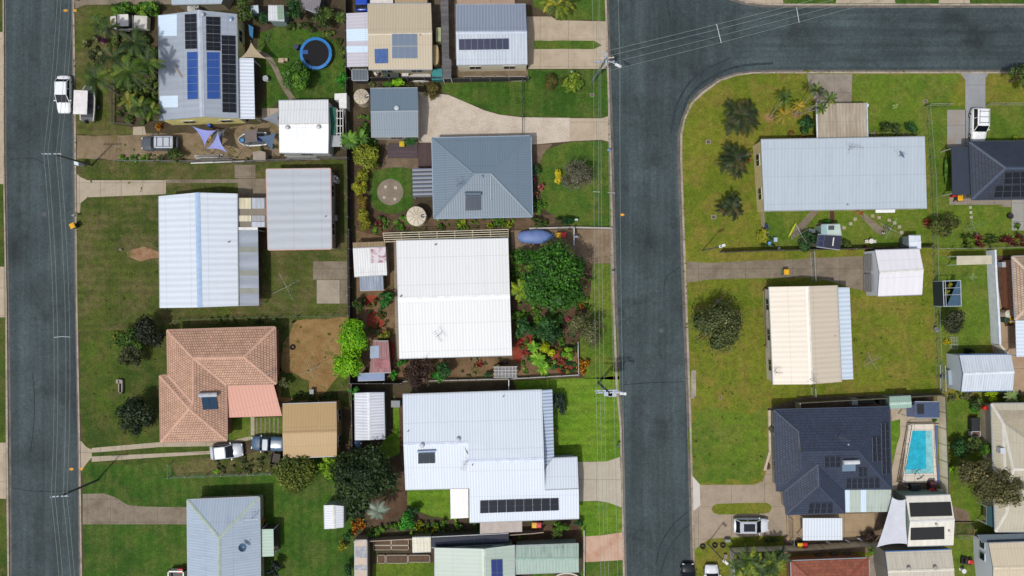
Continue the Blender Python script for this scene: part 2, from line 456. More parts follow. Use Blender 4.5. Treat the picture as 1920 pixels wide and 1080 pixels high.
    def vent(s, fi, px, py, r=.16, hgt=.4, h='#b9bdc2', whirl=True):
        p = s.on(fi, px, py); b = MB(); m = plain(h, .3)
        if whirl: b.lathe(p - Vector((0, 0, .05)), [(r * .8, 0), (r * .8, hgt * .5), (r * 1.25, hgt * .6), (r * 1.35, hgt * .8), (r * .9, hgt), (r * .2, hgt * 1.08)], m, 14)
        else: b.lathe(p - Vector((0, 0, .05)), [(r * .5, 0), (r * .5, hgt), (r * .8, hgt + .02), (r * .1, hgt + .1)], m, 10)
        b.build('roof_vent', s.o, smooth=False)
    def heater(s, fi, tank, coll, ht='#d9dde0', hc='#2f4a66', nx=2, r=.24):
        n, _ = s.planes[fi]; a, b2 = (s.on(fi, *k) + n * (r + .08) for k in tank)
        root = MB(); up = n * .04
        d = (b2 - a).normalized(); pl = [a, b2]
        root.tube([a, a + d * .04, b2 - d * .04, b2], r, plain(ht, .35), 14)
        hw = root.build('solar_water_heater', s.o)
        q = [s.on(fi, *k) for k in coll]; c = MB(); m = cells(hc, '#4a5a6c', 8, 1, .08, False)
        for i in range(nx):
            u0, u1 = (i + .03) / nx, (i + .97) / nx
            w = [q[0].lerp(q[1], u0), q[0].lerp(q[1], u1), q[3].lerp(q[2], u1), q[3].lerp(q[2], u0)]
            t = [k + n * .14 for k in w]; lo = [k + n * .04 for k in w]
            ccw = (t[1] - t[0]).cross(t[2] - t[0]).z > 0
            c.face(t if ccw else t[::-1], m, [(0, 1), (1, 1), (1, 0), (0, 0)] if ccw else [(0, 0), (1, 0), (1, 1), (0, 1)])
            for k in range(4): c.face([lo[k], lo[(k + 1) % 4], t[(k + 1) % 4], t[k]], plain('#aab0b6', .35))
        c.build('collector', hw)
    def antenna(s, fi, px, py, L=1.6, ang=.6, hgt=1.6):
        p = s.on(fi, px, py) - Vector((0, 0, .05)); b = MB(); m = plain('#80858a', .35, .6)
        t = p + Vector((0, 0, hgt)); b.tube([p, t], .025, m)
        d = Vector((math.cos(ang), math.sin(ang), 0)); e = Vector((-d.y, d.x, 0))
        b.tube([t - d * L * .45, t + d * L * .55], .02, m)
        for k in range(6):
            c = t + d * L * (-.42 + .18 * k); l = .42 - .035 * k; b.tube([c - e * l, c + e * l], .012, m, 4)
        for sg in (-1, 1): b.tube([p + e * .5 * sg - Vector((0, 0, .0)), p + Vector((0, 0, hgt * .6))], .01, m, 4)
        b.build('antenna', s.o)
    def dish(s, fi, px, py, ang, r=.38, h='#6f7d8c'):
        p = s.on(fi, px, py) - Vector((0, 0, .05)); b = MB(); m = plain(h, .45)
        c = p + Vector((0, 0, .75)); d = Vector((math.cos(ang) * .75, math.sin(ang) * .75, .66)).normalized()
        e = d.cross(Vector((0, 0, 1))).normalized(); g = e.cross(d)
        b.tube([p, p + Vector((0, 0, .6)), c], .03, m)
        n = 16; rings = []
        for rr, dd in ((.02, 0.), (.55, .04), (1., .13)):
            rings.append([c + (e * math.cos(2 * math.pi * k / n) + g * math.sin(2 * math.pi * k / n)) * r * rr + d * dd for k in range(n)])
        for a in range(2):
            for k in range(n):
                b.face([rings[a][k], rings[a][(k + 1) % n], rings[a + 1][(k + 1) % n], rings[a + 1][k]], m)
        b.tube([c - g * r, c + d * .5], .014, m, 4); b.box(c + d * .5, (.09, .09, .14), plain('#d0d2d4'))
        b.build('satellite_dish', s.o)
    def patio(s, q, m, z, name='patio_roof', posts=True, edge='#c9ccd0', ov=None, postm='#d6d8d8', parent=None):
        """a light roof attached to the house: q four photo corners, z their heights"""
        return slab(q, m, z, name, parent or s.o, posts, edge, postm)
def slab(q, m, z, name, parent, posts=True, edge='#c9ccd0', postm='#d6d8d8', th=.09, **kw):
    z = z if isinstance(z, (list, tuple)) else [z] * len(q)
    t = [X(x, y, h) for (x, y), h in zip(q, z)]
    nrm = Vector()
    for i in range(len(t)): nrm += (t[i] - t[0]).cross(t[(i + 1) % len(t)] - t[0])
    if nrm.z < 0: t.reverse(); nrm = -nrm
    nrm.normalize(); h = Vector((nrm.x, nrm.y, 0)); h = h.normalized() if h.length > .004 else Vector((0, -1, 0))
    vd = (h - nrm * h.dot(nrm)).normalized(); u = Vector((-h.y, h.x, 0))
    b = MB(); b.face(t, m, [(k.dot(u), k.dot(vd)) for k in t]); lo = [k - Vector((0, 0, th)) for k in t]
    b.face(lo[::-1], plain(edge))
    for k in range(len(t)): b.face([lo[k], lo[(k + 1) % len(t)], t[(k + 1) % len(t)], t[k]], plain(edge))
    o = b.build(name, parent, **kw)
    if posts:
        c = sum(lo, Vector()) / len(lo)
        for k in lo:
            p = k.lerp(c, .06); w = MB(); w.box((p.x, p.y, p.z / 2 - .005), (.09, .09, p.z - .01), plain(postm)); w.build('post', parent)
    return o
def gable(name, label, cat, tl, tr, br, bl, r1, r2, ze, zr, roof, wall, **kw):
    """four eave corners and the two ridge ends in photo pixels. r1 lies between tl and bl (or tl/tr), r2 opposite"""
    V = dict(a=(*tl, ze), b=(*tr, ze), c=(*br, ze), d=(*bl, ze), r=(*r1, zr), s=(*r2, zr))
    horiz = kw.pop('horiz', True)
    F = [('a', 'b', 's', 'r'), ('r', 's', 'c', 'd')] if horiz else [('a', 'r', 's', 'd'), ('r', 'b', 'c', 's')]
    return House(name, label, cat, V, F, roof, wall, **kw)
def skillion(name, label, cat, q, z, roof, wall, **kw):
    V = {k: (*p, h) for k, p, h in zip('abcd', q, z)}
    return House(name, label, cat, V, [('a', 'b', 'c', 'd')], roof, wall, caps=False, **kw)

# ---------------------------------------------------------------- plants
def crown_arrays(R, h0, h1, leafsz, seed, cover=4.2, lobes=None, flat=.8, core=True, jit=.7):
    g = np.random.default_rng(seed); L = lobes or int(5 + R * 3.2)
    hh = (h1 - h0)
    th = g.uniform(0, 2 * np.pi, L); rr = R * .70 * np.sqrt(g.uniform(0, 1, L)); rr[0] = 0
    lr = R * g.uniform(.27, .46, L)
    rr = np.minimum(rr, R * g.uniform(.85, 1.22, L) - lr); sxy = g.uniform(.88, 1.12)
    lr *= g.uniform(.8, 1.1, L)
    zc = h0 + hh * (.30 + .42 * (1 - (rr / R) ** 2) * g.uniform(.75, 1.1, L))
    C = np.stack([rr * np.cos(th) * sxy, rr * np.sin(th) / sxy, zc], 1)
    ls = np.minimum(lr * flat, hh * .42)
    n = int(cover * np.pi * R * R / (leafsz ** 2 * .8)); n = min(n, 16000)
    w = lr ** 2 / (lr ** 2).sum(); k = g.choice(L, n, p=w)
    d = g.normal(size=(n, 3)); d[:, 2] = np.abs(d[:, 2]) * 1.0 - .25 * (g.uniform(size=n) < .35); d /= np.linalg.norm(d, axis=1)[:, None]
    rad = g.uniform(.72, 1.06, n) ** 1.0; rad += (g.uniform(size=n) < .06) * .13
    sc = np.stack([lr[k], lr[k], ls[k]], 1)
    P = C[k] + d * sc * rad[:, None]
    nr = d + g.normal(size=(n, 3)) * jit * .6 + np.array([0, 0, .25]); nr /= np.linalg.norm(nr, axis=1)[:, None]
    t = np.cross(nr, g.normal(size=(n, 3))); t /= np.linalg.norm(t, axis=1)[:, None]; bt = np.cross(nr, t)
    sz = leafsz * g.uniform(.55, 1.3, n)[:, None]
    q = np.stack([P - t * sz * .62, P - bt * sz * .36 + nr * sz * .12, P + t * sz * .62, P + bt * sz * .36 + nr * sz * .12], 1).reshape(-1, 3)
    lobt = g.uniform(.0, 1., L)
    tint = np.clip(lobt[k] * .7 + g.uniform(0, 1, n) * .3 + (d[:, 2] > .75) * 0, 0, 1)
    faces = np.arange(n * 4).reshape(n, 4)
    V = [q]; Fs = [faces]; T = [tint]
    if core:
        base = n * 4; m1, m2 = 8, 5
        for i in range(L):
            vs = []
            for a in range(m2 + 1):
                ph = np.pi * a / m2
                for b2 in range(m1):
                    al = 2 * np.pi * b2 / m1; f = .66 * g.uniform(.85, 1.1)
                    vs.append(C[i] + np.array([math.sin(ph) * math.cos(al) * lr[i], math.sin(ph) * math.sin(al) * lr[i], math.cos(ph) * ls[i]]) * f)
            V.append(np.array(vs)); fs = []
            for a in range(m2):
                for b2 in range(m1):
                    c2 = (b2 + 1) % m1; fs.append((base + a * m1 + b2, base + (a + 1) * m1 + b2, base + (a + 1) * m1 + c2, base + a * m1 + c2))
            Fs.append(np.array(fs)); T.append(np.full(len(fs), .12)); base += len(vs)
    return np.concatenate(V), np.concatenate(Fs), np.concatenate(T)
def leaf_mesh(name, V, F, T, m, parent):
    me = bpy.data.meshes.new(name); n, k = len(F), 4
    me.vertices.add(len(V)); me.vertices.foreach_set('co', V.astype(np.float32).ravel())
    me.loops.add(n * 4); me.loops.foreach_set('vertex_index', F.astype(np.int32).ravel())
    me.polygons.add(n); me.polygons.foreach_set('loop_start', np.arange(0, n * 4, 4, dtype=np.int32))
    me.update(calc_edges=True); me.materials.append(m)
    a = me.attributes.new('tint', 'FLOAT', 'FACE'); a.data.foreach_set('value', T.astype(np.float32))
    o = bpy.data.objects.new(name, me); COL.objects.link(o)
    if parent: o.parent = parent; ORG[o.name] = ORG[parent.name]
    return o
BARK = '#6a5a48'
SEED = [100]
def tree(name, label, px, py, rpx, h, m, leafsz=.3, cat=None, group=None, trunk=True, bark=BARK, h0=.22, cover=4.2, lobes=None, flat=.85, stems=1, jit=.7, limbs=0, ell=1.):
    """crown of radius rpx (photo pixels) centred on the photo point; the trunk stands under it"""
    SEED[0] += 1; z = h * .6; p = X(px, py, z); Rm = rpx / S * (1 - z / H) * 1.1
    o = thing(name, (p.x, p.y, 0), label, cat or ('tree' if h > 2.2 else 'bush'), group, local=True)
    V, F, T = crown_arrays(Rm, h * h0, h, leafsz, SEED[0], cover, lobes, flat, jit=jit)
    if ell != 1.: V[:, 1] *= ell
    leaf_mesh('crown' if h > 2.2 else 'foliage', V, F, T, m, o)
    if trunk and h > .9:
        b = MB(); g = random.Random(SEED[0]); bm = plain(bark, .9, 0., .25); r0 = min(.3, .035 * h + .03)
        for k in range(stems):
            dx, dy = (0, 0) if stems == 1 else (g.uniform(-.2, .2) * Rm, g.uniform(-.2, .2) * Rm)
            b.tube([(dx, dy, -.05), (dx * 1.4, dy * 1.4, h * .3), (dx * 1.8, dy * 1.8, h * .62)], r0, bm, 7, r2=r0 * .5)
        for k in range(5 + limbs):
            a = g.uniform(0, 6.28); l = Rm * g.uniform(.45, .75) if k < 5 else Rm * g.uniform(.7, 1.0)
            zz = h * g.uniform(.62, .75) if k < 5 else h * g.uniform(.75, 1.0)
            md = (math.cos(a + .3) * l * .5, math.sin(a + .3) * l * .5, h * .5)
            b.tube([(0, 0, h * .28), md, (math.cos(a) * l, math.sin(a) * l * ell, zz)], r0 * .5, bm, 5, r2=.02)
            if k >= 5:
                for w in range(5):
                    t = g.uniform(.3, 1); e = Vector(md).lerp(Vector((math.cos(a) * l, math.sin(a) * l * ell, zz)), t)
                    b.tube([e, e + Vector((g.uniform(-.5, .5), g.uniform(-.5, .5), g.uniform(.1, .45)))], .02, bm, 4, r2=.008)
        b.build('trunk', o)
    return o
def frond_quads(g, base, az, L, rise, droop, nl, lw, ll, out, tints, tint, vee=.35):
    d = Vector((math.cos(az), math.sin(az), 0)); e = Vector((-d.y, d.x, 0)); pts = []
    for k in range(nl + 1):
        t = k / nl; pts.append(base + d * L * t * (1 - .12 * t) + Vector((0, 0, rise * t - droop * t * t)))
    for k in range(1, nl + 1):
        p, q = pts[k - 1], pts[k]; t = k / nl; l = ll * (math.sin(math.pi * min(1, .15 + t * .82)) ** .6 + .12); fw = (q - p)
        out.append([p - e * .03, p + e * .03, q + e * .02, q - e * .02]); tints.append(tint * .6 + .3)
        for sg in (-1, 1):
            tip = q + e * sg * l + fw.normalized() * l * .55 + Vector((0, 0, l * (vee - t * .7) + g.uniform(-.05, .05)))
            w = fw.normalized() * lw
            out.append([p - w * .1, p + w * .8, tip + w * .12, tip - w * .05]); tints.append(min(1, max(0, tint + g.uniform(-.2, .2))))
def palm(name, label, px, py, rpx, h, m, n=15, cat='palm tree', group=None, base=None, nl=13, lw=.16, llf=.19, rise=.45, droop=.9, full=False, heads=None, trunk=True, tr=.13, bark='#8d8478', frac=1.):
    """crown centre at the photo point when the head is h metres up; base: photo point of the foot of the trunk"""
    SEED[0] += 1; g = random.Random(SEED[0]); p = X(px, py, h); Rm = rpx / S * (1 - h / H)
    foot = X(*base, 0) if base else Vector((p.x, p.y, 0))
    o = thing(name, (foot.x, foot.y, 0), label, cat, group, local=True)
    quads, tints, b = [], [], MB(); bm = plain(bark, .9, 0., .2)
    for hx, hy, hz, hr, hn in (heads or [(0, 0, 0, 1., n)]):
        top = Vector((p.x - foot.x + hx, p.y - foot.y + hy, h + hz)); L = Rm * hr
        if trunk:
            st = Vector((hx * .35, hy * .35, -.05))
            b.tube([st, st.lerp(top, .35) + Vector((top.x, top.y, 0)) * -.06, st.lerp(top, .7) + Vector((top.x, top.y, 0)) * -.04, top], tr, bm, 8, r2=tr * .62)
        for k in range(hn):
            az = 2 * math.pi * k / hn * frac + g.uniform(-.22, .22); up = g.uniform(.2, 1.)
            frond_quads(g, top, az, L * g.uniform(.82, 1.05), L * rise * up * 1.2, L * droop * (1.05 - .6 * up) * .55, nl, lw, L * (llf if full else min(llf, .2) * .72), quads, tints, g.choice((.08, .2, .4, .6, .85)))
    V = np.array([[tuple(v) for v in q] for q in quads]).reshape(-1, 3); F = np.arange(len(V)).reshape(-1, 4)
    leaf_mesh('fronds', V, F, np.array(tints), m, o)
    if b.f: b.build('trunk', o)
    return o
def strap(name, label, px, py, rpx, h, m, n=40, cat='plant', group=None, w=.07, ell=1., clumps=1):
    """rosette of strap leaves: bromeliads, flax, cordylines"""
    SEED[0] += 1; g = random.Random(SEED[0]); p = X(px, py, h * .5); Rm = rpx / S
    o = thing(name, (p.x, p.y, 0), label, cat, group, local=True); quads, tints = [], []
    for k in range(n):
        if clumps > 1:
            c = k % clumps; rr = random.Random(c + SEED[0] * 7); cx, cy = rr.uniform(-.75, .75) * Rm, rr.uniform(-.75, .75) * Rm * ell; L = Rm * min(.6, 1.6 / clumps ** .5)
        else: cx = cy = 0; L = Rm
        az = g.uniform(0, 6.28); l = L * g.uniform(.6, 1.05); up = g.uniform(.4, 1.) * h; d = Vector((math.cos(az), math.sin(az) * (ell if clumps == 1 else 1), 0)); e = Vector((-d.y, d.x, 0)); t = g.uniform(0, 1)
        a, m1, z = Vector((cx, cy, .02)), Vector((cx, cy, 0)) + d * l * .55 + Vector((0, 0, up)), Vector((cx, cy, 0)) + d * l + Vector((0, 0, up * g.uniform(.35, .95)))
        quads.append([a - e * w * .5, a + e * w * .5, m1 + e * w, m1 - e * w]); tints.append(t)
        quads.append([m1 - e * w, m1 + e * w, z + e * .01, z - e * .01]); tints.append(t)
    V = np.array([[tuple(v) for v in q] for q in quads]).reshape(-1, 3); F = np.arange(len(V)).reshape(-1, 4)
    leaf_mesh('leaves', V, F, np.array(tints), m, o)
    return o
def ground_cover(poly, count, size, m, h=(.15, .6), name='ground_cover', leafsz=.2, group=None):
    """one mass of low planting filling a bed"""
    SEED[0] += 1; g = random.Random(SEED[0]); gg = np.random.default_rng(SEED[0])
    xs, ys = [p[0] for p in poly], [p[1] for p in poly]
    def inside(x, y):
        c = False; n = len(poly)
        for i in range(n):
            (x1, y1), (x2, y2) = poly[i], poly[(i + 1) % n]
            if (y1 > y) != (y2 > y) and x < (x2 - x1) * (y - y1) / (y2 - y1) + x1: c = not c
        return c
    Vs, Fs, Ts, b = [], [], [], 0; k = 0; tries = 0
    while k < count and tries < count * 30:
        tries += 1; x, y = g.uniform(min(xs), max(xs)), g.uniform(min(ys), max(ys))
        if not inside(x, y): continue
        k += 1; r = g.uniform(*size); hh = g.uniform(*h)
        V, F, T = crown_arrays(r, 0, hh, leafsz * g.uniform(.7, 1.2), SEED[0] * 50 + k, 3.0, 3, .9, core=False)
        p = X(x, y, 0); V = V + np.array([p.x, p.y, .02]); Vs.append(V); Fs.append(F + b); b += len(V); Ts.append(np.clip(T + g.uniform(-.3, .3), 0, 1))
    o = leaf_mesh(name, np.concatenate(Vs), np.concatenate(Fs), np.concatenate(Ts), m, None)
    return props(o, kind='stuff', group=group)

# ---------------------------------------------------------------- vehicles
def loft(b, secs, m, cap=True):
    """secs: list of rings (same count)"""
    i = b.mi(m); o = len(b.v); n = len(secs[0])
    for s in secs: b.v += [tuple(p) for p in s]
    for a in range(len(secs) - 1):
        for q in range(n):
            w = (q + 1) % n; b.f.append((o + a * n + q, o + a * n + w, o + (a + 1) * n + w, o + (a + 1) * n + q)); b.m.append(i)
    if cap:
        b.f.append(tuple(o + q for q in reversed(range(n)))); b.m.append(i)
        b.f.append(tuple(o + (len(secs) - 1) * n + q for q in range(n))); b.m.append(i)
def wheel(parent, x, y, r=.32, w=.22):
    b = MB(); t = plain('#1b1c1e', .8); n = 18
    for rr, m, ww in ((r, t, w), (r * .62, plain('#9a9ea3', .3), w + .02)):
        ring = [(x + math.cos(2 * math.pi * k / n) * rr, y - ww / 2, r + math.sin(2 * math.pi * k / n) * rr) for k in range(n)]
        b.prism(ring, [(a, y + ww / 2, c) for a, _, c in ring], m)
    b.build('wheel', parent)
def car(name, label, px, py, ang, L, W, colr, hgt=1.45, kind='sedan', cat='car', roofc=None, rack=False, group=None, z=.0, glassroof=False):
    """ang: heading of the nose in the picture plane, degrees anticlockwise from the right"""
    o = thing(name, X(px, py, 0.) * (1 - .8 / H) + Vector((0, 0, z)), label, cat, group, R(ang), local=True)
    P = paint(colr); G = glass('#10161c', .1); h = L / 2; w = W / 2
    bel = hgt * .60; top = hgt
    # body: rings of half-width, sill, shoulder height along x
    st = [(-h, .78, .42, bel * .80), (-h * .97, .90, .30, bel * .92), (-h * .8, .98, .24, bel * .99), (-h * .4, 1., .22, bel), (0, 1., .22, bel), (h * .35, 1., .22, bel * .98), (h * .7, .97, .24, bel * .90), (h * .92, .88, .28, bel * .80), (h, .70, .36, bel * .66)]
    if kind in ('suv', 'wagon', 'hatch'): st[0] = (-h, .86, .42, bel * .95); st[1] = (-h * .97, .93, .3, bel)
    secs = []
    for x, fw, z0, z1 in st:
        a = w * fw; secs.append([(x, -a * .92, z0), (x, -a, z0 + .18), (x, -a, z1 - .16), (x, -a * .93, z1 - .04), (x, -a * .45, z1 + .02), (x, a * .45, z1 + .02), (x, a * .93, z1 - .04), (x, a, z1 - .16), (x, a, z0 + .18), (x, a * .92, z0)])
    b = MB(); loft(b, secs, P); b.build('body', o, smooth=True)
    g = dict(sedan=((-.82, -.58), (.06, .46)), suv=((-.95, -.84), (.12, .44)), wagon=((-.95, -.82), (.12, .44)), hatch=((-.93, -.72), (.18, .54)), ute=((-.18, -.10), (.22, .48)))[kind]
    x0, x1, x2, x3 = g[0][0] * h, g[0][1] * h, g[1][0] * h, g[1][1] * h
    def ring(x, hw, zz): return [(x, -hw, zz), (x, hw, zz)]
    lo = [(x0, -w * .90), (x3, -w * .88), (x3, w * .88), (x0, w * .90)]; hi = [(x1, -w * .78), (x2, -w * .78), (x2, w * .78), (x1, w * .78)]
    c = MB(); c.prism([(x, y, bel - .05) for x, y in lo], [(x, y, top - .06) for x, y in hi], G, cap=False); c.build('windows', o)
    RP = paint(roofc or colr); r = MB()
    def rr(f, z, gx): return [(x1 - gx, -w * f, z), (x1 + .15, -w * f - .03, z), (x2 - .15, -w * f - .03, z), (x2 + gx, -w * f, z), (x2 + gx + .03, 0, z), (x2 + gx, w * f, z), (x2 - .15, w * f + .03, z), (x1 + .15, w * f + .03, z), (x1 - gx, w * f, z), (x1 - gx - .03, 0, z)]
    r.prism(rr(.80, top - .07, .05), rr(.70, top, -.05), RP)
    for sg in (-1, 1):      # pillars at each glass corner
        for (xa, ya), (xb, yb) in ((lo[0], hi[0]), (lo[1], hi[1])):
            r.tube([(xa, sg * abs(ya), bel - .05), (xb, sg * abs(yb), top - .06)], .045, P, 5)
        xm = (x1 + x2) / 2; r.tube([(xm, sg * w * .90, bel - .03), (xm, sg * w * .73, top - .06)], .045, P, 5)
    ro = r.build('cabin_roof', o, smooth=False)
    if glassroof: k = MB(); k.box(((x1 + x2) / 2 + .1, 0, top + .004), ((x2 - x1) * .72, w * 1.05, .012), G); k.build('sunroof', ro)
    if rack:
        k = MB()
        for sg in (-1, 1): k.tube([(x1 + .1, sg * w * .62, top + .06), (x2 - .1, sg * w * .62, top + .06)], .025, plain('#2a2c2e'))
        for f in (.15, .5, .85): k.tube([(x1 + (x2 - x1) * f, -w * .64, top + .08), (x1 + (x2 - x1) * f, w * .64, top + .08)], .03, plain('#2a2c2e'))
        k.build('roof_rack', ro)
    for sx in (-.62, .62):
        for sg in (-1, 1): wheel(o, h * sx, sg * (w - .12))
    for sg in (-1, 1):
        k = MB(); k.box((h * .955, sg * w * .62, bel * .66), (.14, w * .34, .14), plain('#dfe4ea', .15), rz=-sg * .35); k.build('headlight', o)
        k = MB(); k.box((-h * .975, sg * w * .74, bel * .80), (.1, w * .26, .16), plain('#9a1616', .2)); k.build('tail_light', o)
        k = MB(); k.box((x3 - .25, sg * (w + .09), bel + .03), (.12, .2, .13), P, rz=sg * .2); k.build('mirror', o)
    k = MB(); k.tube([(h * .86, -w * .7, bel * .79), (h * .9, 0, bel * .80), (h * .86, w * .7, bel * .79)], .012, plain('#303336'), 4); k.tube([(h * .42, -w * .55, bel + .0), (h * .46, 0, bel + .03), (h * .42, w * .55, bel + .0)], .02, plain('#202224'), 4)
    k.build('trim', o)
    return o
def bin_(label, px, py, ang, lid, body='#2c4632', group='wheelie bins', h=1.05, w=.58):
    o = thing('wheelie_bin', X(px, py, 0), label, 'bin', group, R(ang), local=True); b = MB(); m = plain(body, .5)
    a, c = w / 2 * .8, w / 2
    b.prism([(-a, -a, .06), (a, -a, .06), (a, a, .06), (-a, a, .06)], [(-c, -c, h), (c, -c, h), (c, c, h), (-c, c, h)], m)
    b.prism([(-c - .03, -c - .03, h - .08), (c + .03, -c - .03, h - .08), (c + .03, c + .03, h - .08), (-c - .03, c + .03, h - .08)], [(-c - .03, -c - .03, h - .01), (c + .03, -c - .03, h - .01), (c + .03, c + .03, h - .01), (-c - .03, c + .03, h - .01)], m)
    b.build('body', o)
    l = MB(); lm = plain(lid, .4)
    l.prism([(-c - .04, -c - .05, h), (c + .04, -c - .05, h), (c + .04, c + .06, h), (-c - .04, c + .06, h)], [(-c * .85, -c * .85, h + .09), (c * .85, -c * .85, h + .09), (c * .85, c * .9, h + .06), (-c * .85, c * .9, h + .06)], lm)
    l.box((0, 0, h + .10), (c * .9, c * .9, .03), lm)
    l.build('lid', o)
    k = MB(); k.tube([(-c, c + .1, h - .05), (c, c + .1, h - .05)], .022, m); k.build('handle', o)
    for sg in (-1, 1):
        n = 12; ring = [(sg * a * 1.05 - .03, a + .05 + math.cos(6.283 * q / n) * .1, .1 + math.sin(6.283 * q / n) * .1) for q in range(n)]
        k = MB(); k.prism(ring, [(x + .06, y, z) for x, y, z in ring], plain('#17181a')); k.build('wheel', o)
    return o

# ---------------------------------------------------------------- yard things
def fence(name, label, pts, h, style='panel', m=None, post='#8e9296', cat='fence', step=2.4, group=None, th=.05):
    w = [X(x, y, 0) for x, y in pts]; o = thing(name, w[0], label, cat, group)
    b = MB(); pm = plain(post, .4)
    for i in range(len(w) - 1):
        a, c = w[i], w[i + 1]; L = (c - a).length; d = (c - a) / L; az = math.atan2(d.y, d.x); mid = (a + c) / 2
        if style == 'panel':
            e = Vector((-d.y, d.x, 0)); t = th / 2
            for sgn in (1, -1):
                q = [a + e * t * sgn, c + e * t * sgn]; qq = [Vector((q[0].x, q[0].y, .05)), Vector((q[1].x, q[1].y, .05)), Vector((q[1].x, q[1].y, h)), Vector((q[0].x, q[0].y, h))]
                b.face(qq if sgn < 0 else qq[::-1], m, [(0, 0), (L, 0), (L, h), (0, h)] if sgn < 0 else [(0, h), (L, h), (L, 0), (0, 0)])
            b.box((mid.x, mid.y, h + .02), (L, th + .05, .05), pm if post != '#8e9296' else m, az)
        elif style == 'wire':
            for z in (h, h * .5, .08): b.tube([a + Vector((0, 0, z)), c + Vector((0, 0, z))], .022 if z == h else .012, pm, 4)
            k = int(L / .3)
            for j in range(k): q = a + d * (L * j / k); b.tube([q + Vector((0, 0, .08)), q + Vector((0, 0, h))], .006, pm, 3, cap=False)
        elif style == 'rail':
            for z in (h, h * .55): b.box((mid.x, mid.y, z), (L, .06, .09), m or pm, az)
        elif style == 'picket':
            for z in (h * .8, h * .3): b.box((mid.x, mid.y, z), (L, .05, .07), m or pm, az)
            k = int(L / .13)
            for j in range(k): q = a + d * (L * (j + .5) / k); b.box((q.x, q.y, h / 2 + .02), (.07, .03, h), m or pm, az)
        elif style == 'bars':
            for z in (h, .12): b.box((mid.x, mid.y, z), (L, .05, .05), m or pm, az)
            k = int(L / .16)
            for j in range(k): q = a + d * (L * (j + .5) / k); b.tube([(q.x, q.y, .12), (q.x, q.y, h)], .012, m or pm, 4, cap=False)
    b.build({'panel': 'panel', 'wire': 'wire_mesh', 'rail': 'rails', 'picket': 'pickets', 'bars': 'bars'}[style], o)
    for i in range(len(w) - 1):
        a, c = w[i], w[i + 1]; k = max(1, int(round((c - a).length / step)))
        for j in range(k + (1 if i == len(w) - 2 else 0)):
            q = a.lerp(c, j / k); p = MB(); p.box((q.x, q.y, h / 2 + .03), (.07, .07, h + .06), pm); p.build('post', o)
    return o
def sail(label, pts, zs, colr, group='shade sails', sag=.16, name='shade_sail', posts=True, base_dir=None, thick=.02):
    """a stretched cloth with hollow edges between its corners, on posts"""
    P = [X(x, y, z) for (x, y), z in zip(pts, zs)]; c = sum(P, Vector()) / len(P); o = thing(name, (c.x, c.y, 0), label, 'shade sail', group)
    edge = []; n = len(P); K = 10
    for i in range(n):
        a, b2 = P[i], P[(i + 1) % n]; mid = (a + b2) / 2
        for k in range(K):
            t = k / K; q = a.lerp(b2, t); edge.append(q + (c - mid) * sag * 4 * t * (1 - t) * 1.2)
    cc = c + Vector((0, 0, -.1)); b = MB(); m = plain(colr, .8, 0., .06)
    N = len(edge)
    for lvl in range(3):
        f0, f1 = 1 - lvl / 3, 1 - (lvl + 1) / 3
        for i in range(N):
            a, d = edge[i], edge[(i + 1) % N]; q = [cc.lerp(a, f0), cc.lerp(d, f0), cc.lerp(d, f1), cc.lerp(a, f1)]
            if lvl == 2: q = q[:3]
            b.face(q, m)
    me = b.build('cloth', o); s = me.modifiers.new('thickness', 'SOLIDIFY'); s.thickness = thick
    if posts:
        for p in P:
            k = MB(); d = (p - c); d.z = 0; d = d.normalized() * .15
            k.tube([(p.x + d.x * 2, p.y + d.y * 2, -.02), (p.x + d.x, p.y + d.y, p.z + .12)], .04, plain('#8a8e92', .4, .3)); k.build('post', o)
    return o
def clothesline(label, px, py, r, ang, h=1.9, group='rotary clotheslines', colr='#a3a89c'):
    p = X(px, py, h); o = thing('clothesline', (p.x, p.y, 0), label, 'clothesline', group, R(ang), local=True)
    rm = r / S; m = plain(colr, .35, .2); b = MB(); b.tube([(0, 0, -.02), (0, 0, h)], .035, m); b.build('pole', o)
    for k in range(4):
        a = k * math.pi / 2; e = Vector((math.cos(a) * rm, math.sin(a) * rm, h + .12)); b = MB(); b.tube([(0, 0, h - .03), e], .02, m, 5); b.tube([(0, 0, h * .75), e * .4 + Vector((0, 0, h * .57))], .012, m, 4); b.build('arm', o)
    b = MB()
    for f in (.45, .65, .85, 1.):
        for k in range(4):
            a, c = k * math.pi / 2, (k + 1) * math.pi / 2; z = h + .12 * f
            b.tube([(math.cos(a) * rm * f, math.sin(a) * rm * f, z), (math.cos(c) * rm * f, math.sin(c) * rm * f, z)], .004, m, 3, cap=False)
    b.build('lines', o)
    return o
